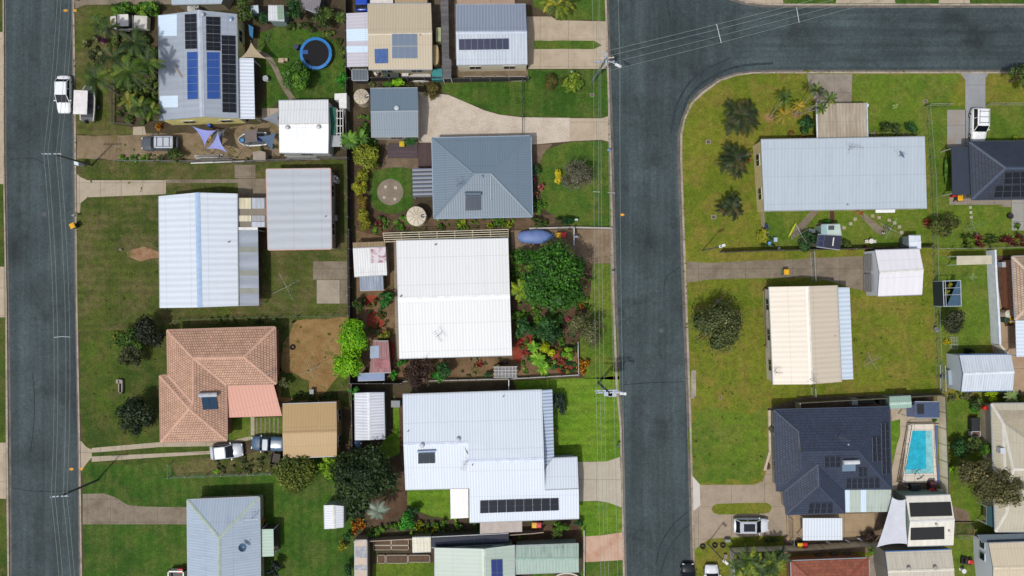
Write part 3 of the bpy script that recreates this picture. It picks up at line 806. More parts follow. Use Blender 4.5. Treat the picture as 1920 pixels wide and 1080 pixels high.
def tank(label, px, py, r, h, colr='#d2c8b4', name='water_tank', ribs=True, cat='water tank', group='round rainwater tanks'):
    p = X(px, py, h); o = thing(name, (p.x, p.y, 0), label, cat, group, local=True); rm = r / S * (1 - h / H); m = plain(colr, .6, 0., .08)
    prof = [(rm, 0)]
    k = 8
    for i in range(k): prof += [(rm, h * .9 * (i + .2) / k), (rm * 1.015, h * .9 * (i + .6) / k)]
    b = MB(); b.lathe((0, 0, 0), prof + [(rm, h * .9)], m, 28); b.build('tank_body', o)
    t = MB(); t.lathe((0, 0, 0), [(rm * 1.03, h * .88), (rm * 1.03, h * .92), (rm * .15, h), (rm * .02, h + .01)], m, 28)
    if ribs:
        for a in range(10):
            t.tube([(math.cos(a * .628) * rm * 1.0, math.sin(a * .628) * rm, h * .93), (math.cos(a * .628) * rm * .15, math.sin(a * .628) * rm * .15, h * 1.005)], .03, plain('#a89e8c', .6), 4)
    t.build('tank_lid', o)
    l = MB(); l.lathe((rm * .68, 0, h * .93), [(.24, 0), (.24, .09), (.2, .11)], plain('#4a4a48'), 14); l.tube([(rm * .68, 0, h + .02), (rm * .68, 0, h + .12), (rm * 1.1, .1, h + .12)], .05, plain('#e8e8e4')); l.build('inlet', o)
    return o
def pole(label, base, top, h, arms, colr='#6f7b72', name='power_pole', cat='power pole', r=.15, group='timber power poles', lamp=None, shed=None, xf=None):
    """arms: list of (dz below top, half length m, angle deg, colour)"""
    a, t = X(*base, 0), X(*top, h); o = thing(name, a, label, cat, group)
    b = MB(); b.tube([a - Vector((0, 0, .1)), t], r, plain(colr, .8, 0., .2), 10, r2=r * .7); b.build('shaft', o)
    for dz, hl, ang, cm in arms:
        c = a.lerp(t, (h - dz) / h); d = Vector((math.cos(R(ang)), math.sin(R(ang)), 0)); k = MB(); k.box(c + Vector((0, 0, .05)), (hl * 2, .12, .14), plain(cm, .5), R(ang)); ar = k.build('crossarm', o)
        for f in (-.92, -.45, .45, .92):
            i = MB(); q = c + d * hl * f + Vector((0, 0, .12)); i.lathe(q, [(.05, 0), (.07, .06), (.04, .1), (.07, .14), (.03, .22)], plain('#d9d4c8', .3), 8); i.build('insulator', ar)
    if lamp:
        c = a.lerp(t, .9); q = X(*lamp, c.z + .3); k = MB(); k.tube([c, c.lerp(q, .5) + Vector((0, 0, .25)), q], .045, plain('#c4cad0', .4), 7); ar = k.build('lamp_arm', o)
        d = (q - c); az = math.atan2(d.y, d.x); k = MB(); k.box(q, (.75, .3, .14), plain('#dfe3e6', .4), az); k.box(q - Vector((0, 0, .09)), (.5, .22, .05), plain('#c9c6b4', .2), az); k.build('lamp_head', ar)
    if xf:
        for px, py in xf:
            q = X(px, py, h * .72); k = MB(); k.box(q, (.9, .62, .95), plain('#9aa9b8', .4), .02); k.box(q + Vector((0, 0, .5)), (.98, .7, .06), plain('#b6c2d0', .4), .02)
            for f in (-.28, 0, .28): k.lathe(q + Vector((f, .1, .53)), [(.05, 0), (.08, .08), (.05, .14), (.08, .2), (.03, .28)], plain('#cfc8ba', .3), 8)
            k.build('transformer', o)
    return o
def wire(label, pts, group, sag=0.9, r=.018, colr='#8f9a93', name='power_line'):
    """pts: (px, py, z) along the run; each span hangs between its ends"""
    P = [X(*p) for p in pts]; out = []
    for i in range(len(P) - 1):
        for k in range(12):
            t = k / 12; q = P[i].lerp(P[i + 1], t); q.z -= sag * 4 * t * (1 - t) * min(1, (P[i] - P[i + 1]).length / 45); out.append(q)
    out.append(P[-1]); b = MB(); b.tube(out, r, plain(colr, .5), 5)
    return b.build(name, label=label, category='power line', group=group)
def rect_box(name, label, cat, q, z0, z1, m, top=None, group=None, lip=.04, taper=1.):
    """a solid with a photo outline q of its TOP at height z1, a rim and a body"""
    t = [X(x, y, z1) for x, y in q]; ar = sum(t[i].x * t[(i + 1) % len(t)].y - t[(i + 1) % len(t)].x * t[i].y for i in range(len(t)))
    if ar < 0: t.reverse()
    c = sum(t, Vector()) / len(t); o = thing(name, (c.x, c.y, 0), label, cat, group)
    def at(f, z): return [Vector((c.x + (p.x - c.x) * f, c.y + (p.y - c.y) * f, z)) for p in t]
    b = MB(); b.prism(at(.95 * taper, z0), at(.95, z1 - .06), m); b.build('body', o)
    b = MB(); b.prism(at(1., z1 - .06), at(.97, z1), top or m); b.build('lid' if cat in ('bin', 'box', 'cabinet') else 'top', o, bevel=.015)
    return o
def garden_bed(label, q, h=.35, frame='#a39a8a', group='framed garden beds', soil=None):
    t = [X(x, y, h) for x, y in q]; ar = sum(t[i].x * t[(i + 1) % len(t)].y - t[(i + 1) % len(t)].x * t[i].y for i in range(len(t)))
    if ar < 0: t.reverse()
    c = sum(t, Vector()) / len(t); o = thing('garden_bed', (c.x, c.y, 0), label, 'garden bed', group); b = MB()
    for i in range(len(t)):
        a, d = t[i], t[(i + 1) % len(t)]; mid = (a + d) / 2; b.box((mid.x, mid.y, h / 2), ((d - a).length + .07, .07, h), plain(frame), math.atan2((d - a).y, (d - a).x))
    b.build('frame', o); b = MB(); b.prism([(p.x, p.y, .02) for p in t], [(p.x, p.y, h - .08) for p in t], soil or earth('#5a4a3c', '#6e5a49')); b.build('soil', o)
    return o
def boards(name, label, cat, q, z, m, edge='#5a4a44', legs=True, group=None):
    t = [X(x, y, z) for x, y in q]; c = sum(t, Vector()) / len(t); o = thing(name, (c.x, c.y, 0), label, cat, group); slab(q, m, z, 'boards', o, legs, edge, edge, th=.12); return o
def paver(label, px, py, s=.5, group='stepping stones', colr='#b5aa9a', ang=0.):
    p = X(px, py, 0); b = MB(); b.box((p.x, p.y, .04), (s, s, .08), concrete(colr, '#8a7f72', 0), R(ang)); o = b.build('paving_stone', label=label, category='paver', group=group, bevel=.015); return o
# ================================================================ sky, sun, camera
W = bpy.data.worlds.new('World'); scene.world = W; W.use_nodes = True
nt = W.node_tree; bg = nt.nodes['Background']; sk = nt.nodes.new('ShaderNodeTexSky'); sk.sky_type = 'NISHITA'; sk.sun_disc = False
EL = 66.; sd = Vector((-.64 * math.cos(R(EL)), -.77 * math.cos(R(EL)), math.sin(R(EL))))
sk.sun_elevation = R(EL); sk.sun_rotation = math.atan2(sd.x, sd.y); sk.air_density = 1.; sk.dust_density = 3.; sk.ozone_density = 1.
hz = nt.nodes.new('ShaderNodeHueSaturation'); hz.inputs['Saturation'].default_value = .62; nt.links.new(sk.outputs[0], hz.inputs['Color']); nt.links.new(hz.outputs[0], bg.inputs[0]); bg.inputs[1].default_value = .14
sun = bpy.data.lights.new('sun', 'SUN'); sun.energy = 3.1; sun.angle = R(1.6); sun.color = (1., .965, .91)
so = bpy.data.objects.new('sun', sun); COL.objects.link(so); so.location = sd * 60; so.rotation_euler = (-sd).to_track_quat('-Z', 'Y').to_euler()
cam = bpy.data.cameras.new('camera'); co = bpy.data.objects.new('camera', cam); COL.objects.link(co)
co.location = (0, 0, H); cam.sensor_width = 36; cam.lens = 36 * H / (1920 / S); cam.clip_end = 2000; scene.camera = co
vs = scene.view_settings; vs.view_transform = 'Standard'; vs.look = 'None'; vs.exposure = -0.17; vs.gamma = 1
scene.cycles.max_bounces = 5; scene.cycles.use_denoising = True

# ================================================================ ground, roads, kerbs
G_OLIVE = grass('#435220', '#545e26', '#6d6342', 1., .7, .75, 1.1)
G_WEST = grass('#3a4f1c', '#4f6220', '#645f34', 2., .55)
G_GREEN = grass('#36581a', '#45661f', '#656b35', 3., .45, .75, -1.2)
G_MID = grass('#436320', '#506c25', '#6f7433', 4., .5)
G_BRIGHT = grass('#59801f', '#6a8d23', '#788a36', 5., .45, .75, 1.1)
G_EAST = grass('#64741f', '#757d27', '#877839', 6., .62)
G_EGREEN = grass('#536f20', '#667d25', '#767a36', 7., .55)
DIRT = earth('#453c2e', '#5b4f3d', .6, .9, '#46501f', 1.)
TAN = earth('#84673f', '#9f8155', .5, .9, '#5f632b', 2.)
MULCH = earth('#4c3b2e', '#66503e', .8, .9, None, 3.)
RED = earth('#7e3527', '#9c4b39', .9, .9, None, 4.)
GRAVEL = earth('#c2b4a2', '#d3c7b8', .7, .9, None, 5.)
SOILP = earth('#6a5a48', '#857360', .7, .9, None, 6.)
CONC = concrete('#bdae98', '#94826b', 3.6, .5)
CONCG = concrete('#9a9083', '#6f675c', 3.4, .7, 1.)
CONCO = concrete('#8d8271', '#65594a', 3., .8, 2.)
CONCW = concrete('#b6a995', '#938571', 2.7, .5, 3.)
KERB = concrete('#b3a799', '#7a7064', 2.4, .8, 4.)
GUT = concrete('#77706a', '#4c4844', 3., .8, 5.)
b = MB(); b.face([(-400, -400, -.13), (400, -400, -.13), (400, 400, -.13), (-400, 400, -.13)], G_WEST); b.build('ground', kind='structure')

def lerp_line(l1, l2, f): return [((1 - f) * a[0] + f * c[0], (1 - f) * a[1] + f * c[1]) for a, c in zip(l1, l2)]
def at0(pts, z): return [(X(x, y).x, X(x, y).y, z) for x, y in pts]
def strip(name, l1, l2, z0, z1, m, n=None):
    b = MB()
    A, B2 = at0(l1, z1), at0(l2, z1); Al, Bl = at0(l1, z0), at0(l2, z0)
    for i in range(len(A) - 1):
        q = [A[i], A[i + 1], B2[i + 1], B2[i]]
        up = (Vector(q[1]) - Vector(q[0])).cross(Vector(q[2]) - Vector(q[0])).z > 0
        b.face(q if up else q[::-1], m)
        b.face([Al[i], Al[i + 1], A[i + 1], A[i]], m); b.face([Bl[i], Bl[i + 1], B2[i + 1], B2[i]], m)
    return b.build(name, kind='structure')
def kerb(edge, outer):
    m = lerp_line(edge, outer, .55); strip('gutter_strip', edge, m, -.13, -.102, GUT); strip('kerb', m, outer, -.13, .018, KERB)
wl_e = [(9, -500), (10, 0), (11, 300), (16, 560), (19.5, 820), (21, 1080), (24, 1700)]
wl_o = [(3, -500), (5, 0), (5.5, 300), (10, 560), (11, 820), (14, 1080), (17, 1700)]
wr_e = [(130, -500), (133, 0), (136, 300), (139, 560), (144, 820), (147, 1080), (153, 1700)]
wr_o = [(136, -500), (139, 0), (143, 300), (145, 560), (150, 820), (154, 1080), (160, 1700)]
ml_e = [(1130, -500), (1142, 0), (1151, 300), (1157, 540), (1163, 720), (1170, 800), (1176, 1080), (1186, 1700)]
ml_o = [(1122, -500), (1134, 0), (1143, 300), (1147, 540), (1154, 720), (1162, 800), (1168, 1080), (1178, 1700)]
mr_e = [(1303, 1700), (1296, 1080), (1288, 780), (1278, 520), (1271, 300), (1271, 250), (1279, 219), (1291, 192), (1312, 169), (1345, 147), (1379, 136), (1412, 132), (1470, 130.5), (1920, 130.5), (2800, 130.5)]
mr_o = [(1309, 1700), (1303, 1080), (1296, 780), (1287, 520), (1279, 300), (1279.5, 250), (1287, 219), (1299, 194), (1320, 175), (1351, 152), (1382, 142), (1412, 138), (1470, 137.5), (1920, 137.5), (2800, 137.5)]
tr_e = [(1330, -500), (1345, -40), (1369, 0), (1395, 8), (1429, 13), (1480, 14), (1920, 14), (2800, 14)]
tr_o = [(1338, -500), (1353, -44), (1377, -6), (1401, 1), (1431, 6), (1480, 7), (1920, 7), (2800, 7)]
sheet('road', wl_e + wr_e[::-1], asphalt('y'), -28)
sheet('road', ml_e + mr_e + tr_e[::-1], asphalt('y'), -28)
for e, o in ((wl_e, wl_o), (wr_e, wr_o), (ml_e, ml_o), (mr_e, mr_o), (tr_e, tr_o)): kerb(e, o)
def block(pts, m):
    ring = at0(pts, 0); ar = sum(ring[i][0] * ring[(i + 1) % len(ring)][1] - ring[(i + 1) % len(ring)][0] * ring[i][1] for i in range(len(ring)))
    if ar < 0: ring.reverse()
    b = MB(); b.prism([(x, y, -.129) for x, y, _ in ring], ring, m); b.build('terrain', kind='structure')
block([(-900, -500)] + wl_o + [(-900, 1700)], G_WEST)
block(wr_o + ml_o[::-1], DIRT)
block(mr_o + [(2800, 1700)], G_EAST)
block(tr_o + [(2800, -500)], G_GREEN)
# verge pieces west of the first road
for y0, y1 in ((60, 345), (500, 595), (830, 935)):
    sheet('driveway', [(-300, y0), (5.5 + y0 * .006, y0), (5.5 + y1 * .006, y1), (-300, y1)], CONC, 1)

# ================================================================ lawns and yard surfaces
def lawn(pts, m, lv=1, rag=2., sm=False): sheet('lawn', pts, m, lv, smooth=sm, rag=rag)
lawn([(136, -480), (1122, -480), (1132, -28), (990, -25), (139, -32)], G_WEST, .4)
lawn([(155, 1088), (1170, 1112), (1178, 1690), (162, 1690)], G_GREEN, .4)
lawn([(140, 10), (222, 10), (216, 120), (214, 235), (252, 238), (250, 253), (143, 253)], G_OLIVE)
lawn([(484, 62), (520, 50), (600, 58), (650, 95), (652, 188), (560, 190), (525, 186), (505, 208), (486, 204), (500, 170), (482, 110)], G_GREEN)
sheet('yard', [(144, 254), (360, 250), (525, 225), (525, 292), (440, 298), (310, 298), (144, 298)], earth('#7a6a52', '#94826a', .5, .9, '#6f6436', 22.), 1, rag=2)
lawn([(144, 298), (440, 306), (655, 299), (656, 596), (522, 602), (312, 612), (146, 622)], G_OLIVE, 1.5)
sheet('yard', [(238, 472), (252, 466), (270, 463), (286, 470), (300, 473), (300, 484), (280, 486), (264, 491), (250, 486), (241, 482)], earth('#8a6346', '#a3876a', 1.6, .9, '#57602a', 7.), 2, rag=4)
lawn([(147, 606), (312, 600), (522, 598), (522, 700), (430, 850), (320, 890), (156, 900)], G_WEST, .6)
sheet('yard', [(522, 598), (652, 594), (656, 770), (632, 758), (520, 750)], TAN, 1, rag=5)
lawn([(523, 690), (580, 712), (585, 750), (525, 745)], G_WEST, 2, 4)
lawn([(156, 872), (330, 868), (520, 886), (532, 850), (640, 846), (662, 900), (664, 1090), (156, 1090)], G_GREEN, 1.5)
lawn([(160, 848), (300, 838), (430, 830), (440, 838), (300, 852), (170, 858)], G_WEST, 2, 1.)
lawn([(318, 864), (395, 858), (515, 845), (518, 886), (330, 892)], grass('#3f4a1c', '#56602a', '#746a48', 9., .7), 2, 3)
lawn([(427, 783), (528, 781), (528, 824), (430, 828)], G_EGREEN, 1, 2)
lawn([(1003, -300), (1134, -300), (1135, 38), (1050, 39), (1035, 28), (1000, 12)], G_MID)
lawn([(830, 156), (990, 152), (990, 130), (1140, 130), (1142, 217), (1127, 221), (1068, 220), (977, 219), (936, 214), (908, 206), (869, 189), (841, 177), (828, 172)], G_GREEN, 2, .8)
lawn([(1014, 300), (1024, 281), (1060, 268), (1127, 264), (1143, 268), (1147, 427), (1080, 427), (1040, 406), (1020, 392), (1011, 350)], G_MID, 2, 1.)
lawn([(694, 335), (702, 320), (772, 317), (774, 372), (772, 385), (745, 400), (720, 398), (700, 388), (692, 360)], G_GREEN, 2, 1., True)
sheet('path', circ(731.7, 360, 24.5, 32), concrete('#8d8272', '#6f6456', 0, .8, 6.), 3)
lawn([(1112, 494), (1149, 494), (1154, 600), (1161, 712), (1094, 710), (1084, 640), (1106, 560)], G_EGREEN, 2, 1.)
lawn([(962, 714), (1161, 706), (1164, 858), (1138, 865), (1118, 866), (1040, 866)], G_BRIGHT, 2, 1.)
lawn([(764, 916), (848, 914), (848, 975), (808, 968), (764, 948)], G_BRIGHT, 2, 1.)
lawn([(738, 740), (748, 760), (750, 850), (722, 862), (704, 850), (722, 822), (736, 812)], G_BRIGHT, 2, 1.)
lawn([(700, 1056), (818, 1054), (818, 1100), (698, 1100)], G_EGREEN, 1, 1.)
lawn([(1086, 940), (1118, 940), (1140, 942), (1166, 952), (1166, 998), (1127, 1004), (1090, 1006)], G_BRIGHT, 2, .6)
lawn([(1096, 1054), (1168, 1050), (1172, 1110), (990, 1110), (1000, 1066), (1090, 1074)], G_MID, 2, .6)
# the east side
lawn([(1738, 200), (1920, 198), (2100, 198), (2100, 470), (1748, 468)], G_EGREEN, 1, 1.5)
lawn([(1432, 396), (1740, 392), (1744, 466), (1430, 470)], G_EGREEN, 1, 1.5)
lawn([(1598, 140), (1800, 140), (1775, 200), (1735, 200), (1734, 256), (1626, 256), (1598, 195)], G_EGREEN, 1, 1.5)
lawn([(1297, 770), (1330, 760), (1380, 775), (1440, 760), (1441, 845), (1428, 903), (1310, 907), (1298, 890)], G_EGREEN, 1, 9.)
for x0, x1 in ((1403, 1461), (1573, 1671), (1766, 1811)): sheet('driveway', [(x0 - 6, 6), (x0, -40), (x1, -40), (x1 + 8, 6)], CONC, 1)
lawn([(1752, 480), (1860, 476), (1860, 640), (1830, 664), (1758, 664)], G_EGREEN, 1, 2.)
lawn([(1774, 750), (1866, 748), (1870, 1100), (1790, 1100)], G_EGREEN, 1, 2.)
lawn([(1670, 790), (1688, 786), (1688, 815), (1672, 870), (1668, 870)], G_BRIGHT, 4, .5)
sheet('yard', [(1745, 935), (1815, 958), (1820, 1000), (1790, 1000)], SOILP, 2, rag=3)
sheet('yard', [(1500, 745), (1755, 736), (1762, 1030), (1470, 1040), (1466, 925), (1440, 900), (1438, 766)], SOILP, 1)
sheet('driveway', [(1856, 480), (2000, 478), (2000, 760), (1890, 735), (1876, 700), (1860, 655)], concrete('#b39b80', '#93795f', 3.4, .6, 8.), 2)
sheet('garden_soil', [(1862, 480), (1895, 478), (1900, 610), (1884, 612)], MULCH, 3)
# driveways
sheet('driveway', [(144, 326), (151, 332), (164, 338), (311, 338), (311, 364), (164, 370), (151, 381), (150, 399), (145, 399)], CONCW, 2)
sheet('path', [(311, 337), (446, 336), (446, 343), (311, 343)], CONCO, 2)
sheet('driveway', rect(440, 309, 479, 334), CONCO, 2); sheet('driveway', rect(446, 335, 500, 370), CONCO, 2)
sheet('yard', rect(484, 424, 504, 465), MULCH, 2); sheet('yard', rect(484, 465, 492, 576), MULCH, 2)
sheet('yard', [(618, 318), (636, 318), (640, 466), (620, 466)], earth('#3f3826', '#544a34', .6, .9, '#46501f', 11.), 2, rag=1.5)
sheet('path', rect(587, 490, 655, 524), CONCO, 2); sheet('path', rect(594, 525, 637, 569), concrete('#a79c8c', '#857a69', 0, .6, 7.), 3); sheet('path', rect(638, 525, 655, 569), CONCO, 2)
sheet('driveway', [(151, 826), (162, 838), (172, 843), (172, 858), (163, 868), (152, 884)], CONCW, 3)
sheet('path', [(172, 840), (300, 829), (420, 829), (470, 818), (470, 824), (425, 836), (300, 838), (172, 849)], CONCW, 3)
sheet('path', [(172, 856), (300, 850), (400, 845), (400, 851), (300, 857), (172, 866)], CONCW, 3)
lawn([(521, 598), (556, 595), (548, 615), (532, 645), (528, 692), (521, 700)], G_OLIVE, 2, 4)
lawn([(596, 742), (622, 716), (650, 700), (655, 768), (632, 756)], G_OLIVE, 2, 5)
sheet('path', rect(470, 782, 477, 816), CONCW, 3)
for i in range(6): sheet('path', rect(480 + i * 8, 784, 483 + i * 8, 818), CONCO, 3)
sheet('driveway', [(155, 926), (195, 925), (215, 932), (240, 947), (275, 950), (352, 951), (352, 983), (155, 983)], CONCO, 2)
sheet('path', spline([(479, 93), (492, 96), (508, 106), (520, 125), (534, 155), (556, 190), (545, 190), (525, 158), (512, 130), (500, 112), (484, 103)], 3), CONCO, 3)
sheet('path', rect(491, 203, 522, 220), CONCW, 3)
sheet('path', [(250, 238), (271, 237), (274, 253), (249, 253)], CONCW, 3)
sheet('driveway', [(139, 0), (150, 2), (160, -20), (400, -30), (400, 8), (270, 8), (160, 9), (142, 16)], CONCO, 2)
sheet('driveway', [(988, 31), (1034, 31), (1044, 38), (1136, 40), (1140, 129), (988, 129)], CONC, 1)
lawn([(1001, 76), (1114, 76), (1129, 85), (1114, 92), (1001, 92)], G_MID, 2, .4)
sheet('driveway', [(855, -60), (965, -60), (965, 9), (855, 9)], concrete('#b59d8a', '#957e6d', 3.6, .6, 9.), 1)
sheet('driveway', [(784, 172), (841, 178), (869, 190), (908, 207), (936, 215), (977, 220), (1068, 221), (1068, 265), (1000, 271), (784, 272)], GRAVEL, 3)
sheet('driveway', [(1068, 221.5), (1127, 222), (1143, 217), (1146, 267), (1127, 262), (1068, 265)], CONC, 3)
sheet('yard', [(996, 272), (1036, 270), (1018, 290), (1010, 330), (998, 330)], SOILP, 1)
sheet('driveway', [(958, 432), (1075, 430), (1147, 430), (1149, 494), (1113, 494), (1050, 480), (960, 470)], earth('#7d6a55', '#96836b', .8, .9, None, 8.), 2)
sheet('driveway', [(1083, 866), (1118, 866), (1138, 865), (1162, 857), (1167, 952), (1140, 942), (1118, 939), (1083, 940)], concrete('#bfb6a5', '#9b917f', 3.8, .4, 10.), 4)
sheet('driveway', [(1095, 1006), (1127, 1004), (1167, 998), (1169, 1050), (1096, 1054)], stained('#c6a48c', '#b58566', .35), 4)
sheet('yard', [(962, 985), (1094, 985), (1094, 1022), (962, 1025)], MULCH, 1)
sheet('garden_soil', [(668, 432), (742, 450), (750, 675), (960, 668), (1084, 648), (1084, 702), (760, 712), (670, 712)], earth('#6d563f', '#866d52', .6, .9, '#4d5526', 10.), 2)
sheet('garden_soil', [(668, 300), (735, 300), (742, 445), (668, 445)], MULCH, 1)
sheet('path', [(738, 455), (744, 455), (750, 672), (742, 674)], CONCG, 3)
for p in (circ(704, 600.5, 17, 24), [(683, 558), (700, 553), (712, 560), (708, 570), (690, 577)], [(718, 648), (738, 640), (740, 672), (728, 680)], [(966, 640), (1000, 628), (1002, 640), (985, 655), (975, 680), (962, 672)], [(1040, 655), (1056, 645), (1062, 680), (1085, 690), (1060, 702), (1040, 690)]):
    sheet('garden_soil', p, RED, 4, smooth=len(p) < 12, rag=1.)
sheet('garden_soil', [(958, 470), (1112, 495), (1105, 560), (1084, 640), (1000, 660), (962, 600)], MULCH, 3)
sheet('yard', [(745, 735), (757, 735), (764, 960), (700, 990), (690, 930), (735, 880), (748, 850)], MULCH, 1)
sheet('yard', [(780, 255), (812, 258), (812, 318), (715, 318), (726, 260)], SOILP, 1.5)
sheet('yard', [(813, 408), (998, 405), (1040, 402), (1040, 418), (998, 430), (730, 432), (740, 410)], earth('#5c4b39', '#75624c', .8, .9, '#44521f', 12.), 3)
sheet('yard', [(686, 128), (830, 128), (830, 152), (686, 152)], earth('#8a7861', '#a08e76', .8, .9, None, 13.), 1)
sheet('yard', [(810, 0), (856, 0), (858, 140), (812, 140)], earth('#584d40', '#75685a', .9, .9, None, 14.), 1)
sheet('yard', [(858, 121), (990, 120), (990, 150), (860, 152)], earth('#6d604d', '#857760', .9, .9, None, 15.), 1)
sheet('driveway', [(1287, 490), (1330, 493), (1410, 489), (1500, 486), (1520, 484), (1624, 480), (1626, 546), (1600, 541), (1560, 528), (1522, 520), (1400, 522), (1330, 524), (1288, 530)], CONCO, 2)
sheet('driveway', [(1512, 139), (1598, 139), (1596, 194), (1530, 194), (1518, 168)], CONCG, 2)
sheet('driveway', [(1801, 137), (1853, 137), (1848, 147), (1848, 270), (1810, 274), (1810, 150)], concrete('#9a9da0', '#7d8084', 3.5, .5, 11.), 2)
sheet('driveway', rect(1776, 206, 1811, 276), concrete('#989a9b', '#a07a52', 4.2, .5, 12.), 2)
sheet('path', [(1780, 366), (1885, 372), (1896, 374), (1896, 388), (1879, 388), (1879, 384), (1780, 384)], CONCG, 2)
sheet('path', rect(1897, 372, 1990, 432), concrete('#a3a19c', '#85837e', 2.4, .4, 13.), 3)
sheet('path', [(1520, 396), (1536, 396), (1498, 440), (1484, 446), (1481, 438)], CONCO, 3)
sheet('path', [(1604, 396), (1616, 396), (1660, 432), (1652, 442), (1640, 434)], CONCO, 3)
sheet('path', rect(1556, 393, 1564, 416), plain('#4d2426', .8), 3)
sheet('path', [(1534, 418), (1541, 417), (1541, 434), (1531, 434)], CONCG, 3)
sheet('path', [(1426, 398), (1433, 398), (1436, 440), (1428, 440)], CONCO, 3)
CY = concrete('#a99a87', '#8a7b69', 4.2, .7, 14.)
sheet('driveway', [(1312, 909), (1412, 909), (1430, 903), (1437, 880), (1441, 845), (1455, 845), (1458, 922), (1472, 925), (1475, 1004), (1400, 1006), (1330, 1010), (1303, 1030), (1300, 958), (1313, 948)], CY, 2)
sheet('driveway', [(1298, 892), (1312, 908), (1313, 948), (1300, 958)], concrete('#cfc9c2', '#b9b2a8', 0, .3, 15.), 3)
lawn([(1334, 955), (1337, 948), (1345, 944.5), (1395, 943), (1437, 942.5), (1445, 947), (1447, 954), (1442, 961), (1430, 963), (1350, 965), (1338, 962)], G_EAST, 3, .3)
sheet('path', [(1475, 966), (1640, 962), (1640, 1012), (1475, 1016)], concrete('#ab9577', '#8d795e', 4., .6, 16.), 3)
sheet('path', [(1670, 765), (1700, 765), (1762, 785), (1762, 798), (1706, 795), (1688, 880), (1680, 925), (1760, 925), (1760, 932), (1672, 932), (1672, 880), (1686, 815), (1672, 790)], CONC, 3)
sheet('path', rect(1296, 694, 1305, 747), KERB, 2)
for x, y, s in ((1328, 266, 5), (1338, 407, 5), (1110, 178, 4), (1351, 746, 3), (1735, 190, 4)):
    sheet('drain_cover', rect(x - s, y - s * .8, x + s, y + s * .8), CONCG, 4)
    sheet('drain_grate', rect(x - s * .6, y - s * .5, x + s * .6, y + s * .5), plain('#5b4a42', .7), 5)
for x, y in ((122, 19), (133, 880), (1167, 402.5)):
    sheet('road_marking', [(x - 4, y - 1.2), (x, y - 2.6), (x + 3, y - 1.5), (x + 4.5, y), (x + 3, y + 1.6), (x, y + 2.6), (x - 4, y + 1.2)], plain('#e09a1c', .7, 0., .25), -26)
for x, y in ((141, 20), (153, 879)): sheet('kerb_marking', rect(x - 2.6, y - 2.2, x + 2.6, y + 2.2), plain('#d59a2e', .7, 0., .3), 6)
def ribbon(name, pts, wd, m, level):
    P = spline_open(pts); L = []
    for i, p in enumerate(P):
        a, c = P[max(i - 1, 0)], P[min(i + 1, len(P) - 1)]; d = Vector((c[0] - a[0], c[1] - a[1])).normalized(); L.append(((p[0] - d.y * wd, p[1] + d.x * wd), (p[0] + d.y * wd, p[1] - d.x * wd)))
    b = MB(); z = .004 * level
    for (a, c), (a2, c2) in zip(L, L[1:]):
        q = [X(*a), X(*c), X(*c2), X(*a2)]; q = [(v.x, v.y, z) for v in q]; up = (Vector(q[1]) - Vector(q[0])).cross(Vector(q[2]) - Vector(q[0])).z > 0
        b.face(q if up else q[::-1], m)
    return b.build(name, kind='structure')
def spline_open(pts, k=6):
    e = [pts[0]] + list(pts) + [pts[-1]]; o = []
    for i in range(1, len(e) - 2):
        p0, p1, p2, p3 = e[i - 1:i + 3]
        for q in range(k):
            t = q / k; o.append(tuple(.5 * (2 * p1[a] + (p2[a] - p0[a]) * t + (2 * p0[a] - 5 * p1[a] + 4 * p2[a] - p3[a]) * t * t + (3 * p1[a] - p0[a] - 3 * p2[a] + p3[a]) * t ** 3) for a in (0, 1)))
    return o + [pts[-1]]
TYRE = earth('#2c373c', '#3a474d', 1.5, .9, None, 30.); SEAL = earth('#22292d', '#2e373c', 2., .8, None, 31.)
for k, (pts, wd) in enumerate((([(1250, -10), (1258, 40), (1272, 62), (1300, 70), (1340, 74)], 1.6), ([(1262, -10), (1275, 20), (1285, 28)], 1.4), ([(1276, 235), (1290, 185), (1325, 150), (1380, 125), (1450, 118)], 2.2), ([(1258, 250), (1272, 190), (1308, 140), (1370, 108)], 1.8), ([(1230, 1060), (1240, 1020), (1262, 985), (1290, 960)], 1.6), ([(1238, 1080), (1250, 1040), (1275, 1000), (1292, 985)], 1.4))): ribbon('tyre_mark', pts, wd, TYRE, -27 + .03 * k)
for k, pts in enumerate(([(14, 300), (60, 296), (90, 312)], [(20, 915), (60, 921), (100, 922), (146, 919)], [(1168, 722), (1215, 718), (1284, 716)], [(1276, 500), (1250, 520), (1245, 545)], [(1478, 60), (1500, 68), (1520, 66)], [(60, 700), (64, 770), (56, 850)])): ribbon('sealed_crack', pts, .55, SEAL, -26.5 + .03 * k)
sheet('manhole_cover', circ(1240, 620, 4.5, 18), plain('#4c5456', .7), -25.5); sheet('manhole_cover', circ(82, 402, 4.5, 18), plain('#49504f', .7), -25.5)
# ================================================================ materials in use on several things
BLK = cells('#101218', '#5b606a', 6, 10, .05); BLU = cells('#2b56a8', '#8fa9d8', 10, 6, .05, False); PAL = cells('#71859e', '#d3dbe4', 6, 10, .06, False); NAVY = cells('#1c2850', '#b9c0cf', 6, 10, .04, False)
MAT = plain('#17181b', .75)
WHT = plain('#e4e4e0', .45); GREY = plain('#8c9196', .5); CREAMW = plain('#cbbf98', .7); BRICK = earth('#8c5d48', '#a3745c', 3., .85); CLAD = sheetmetal('#f0e6cc', .2, amount=.1)
CLEAR = sheetmetal('#d8ecff', .25, amount=.06, rough=.25)

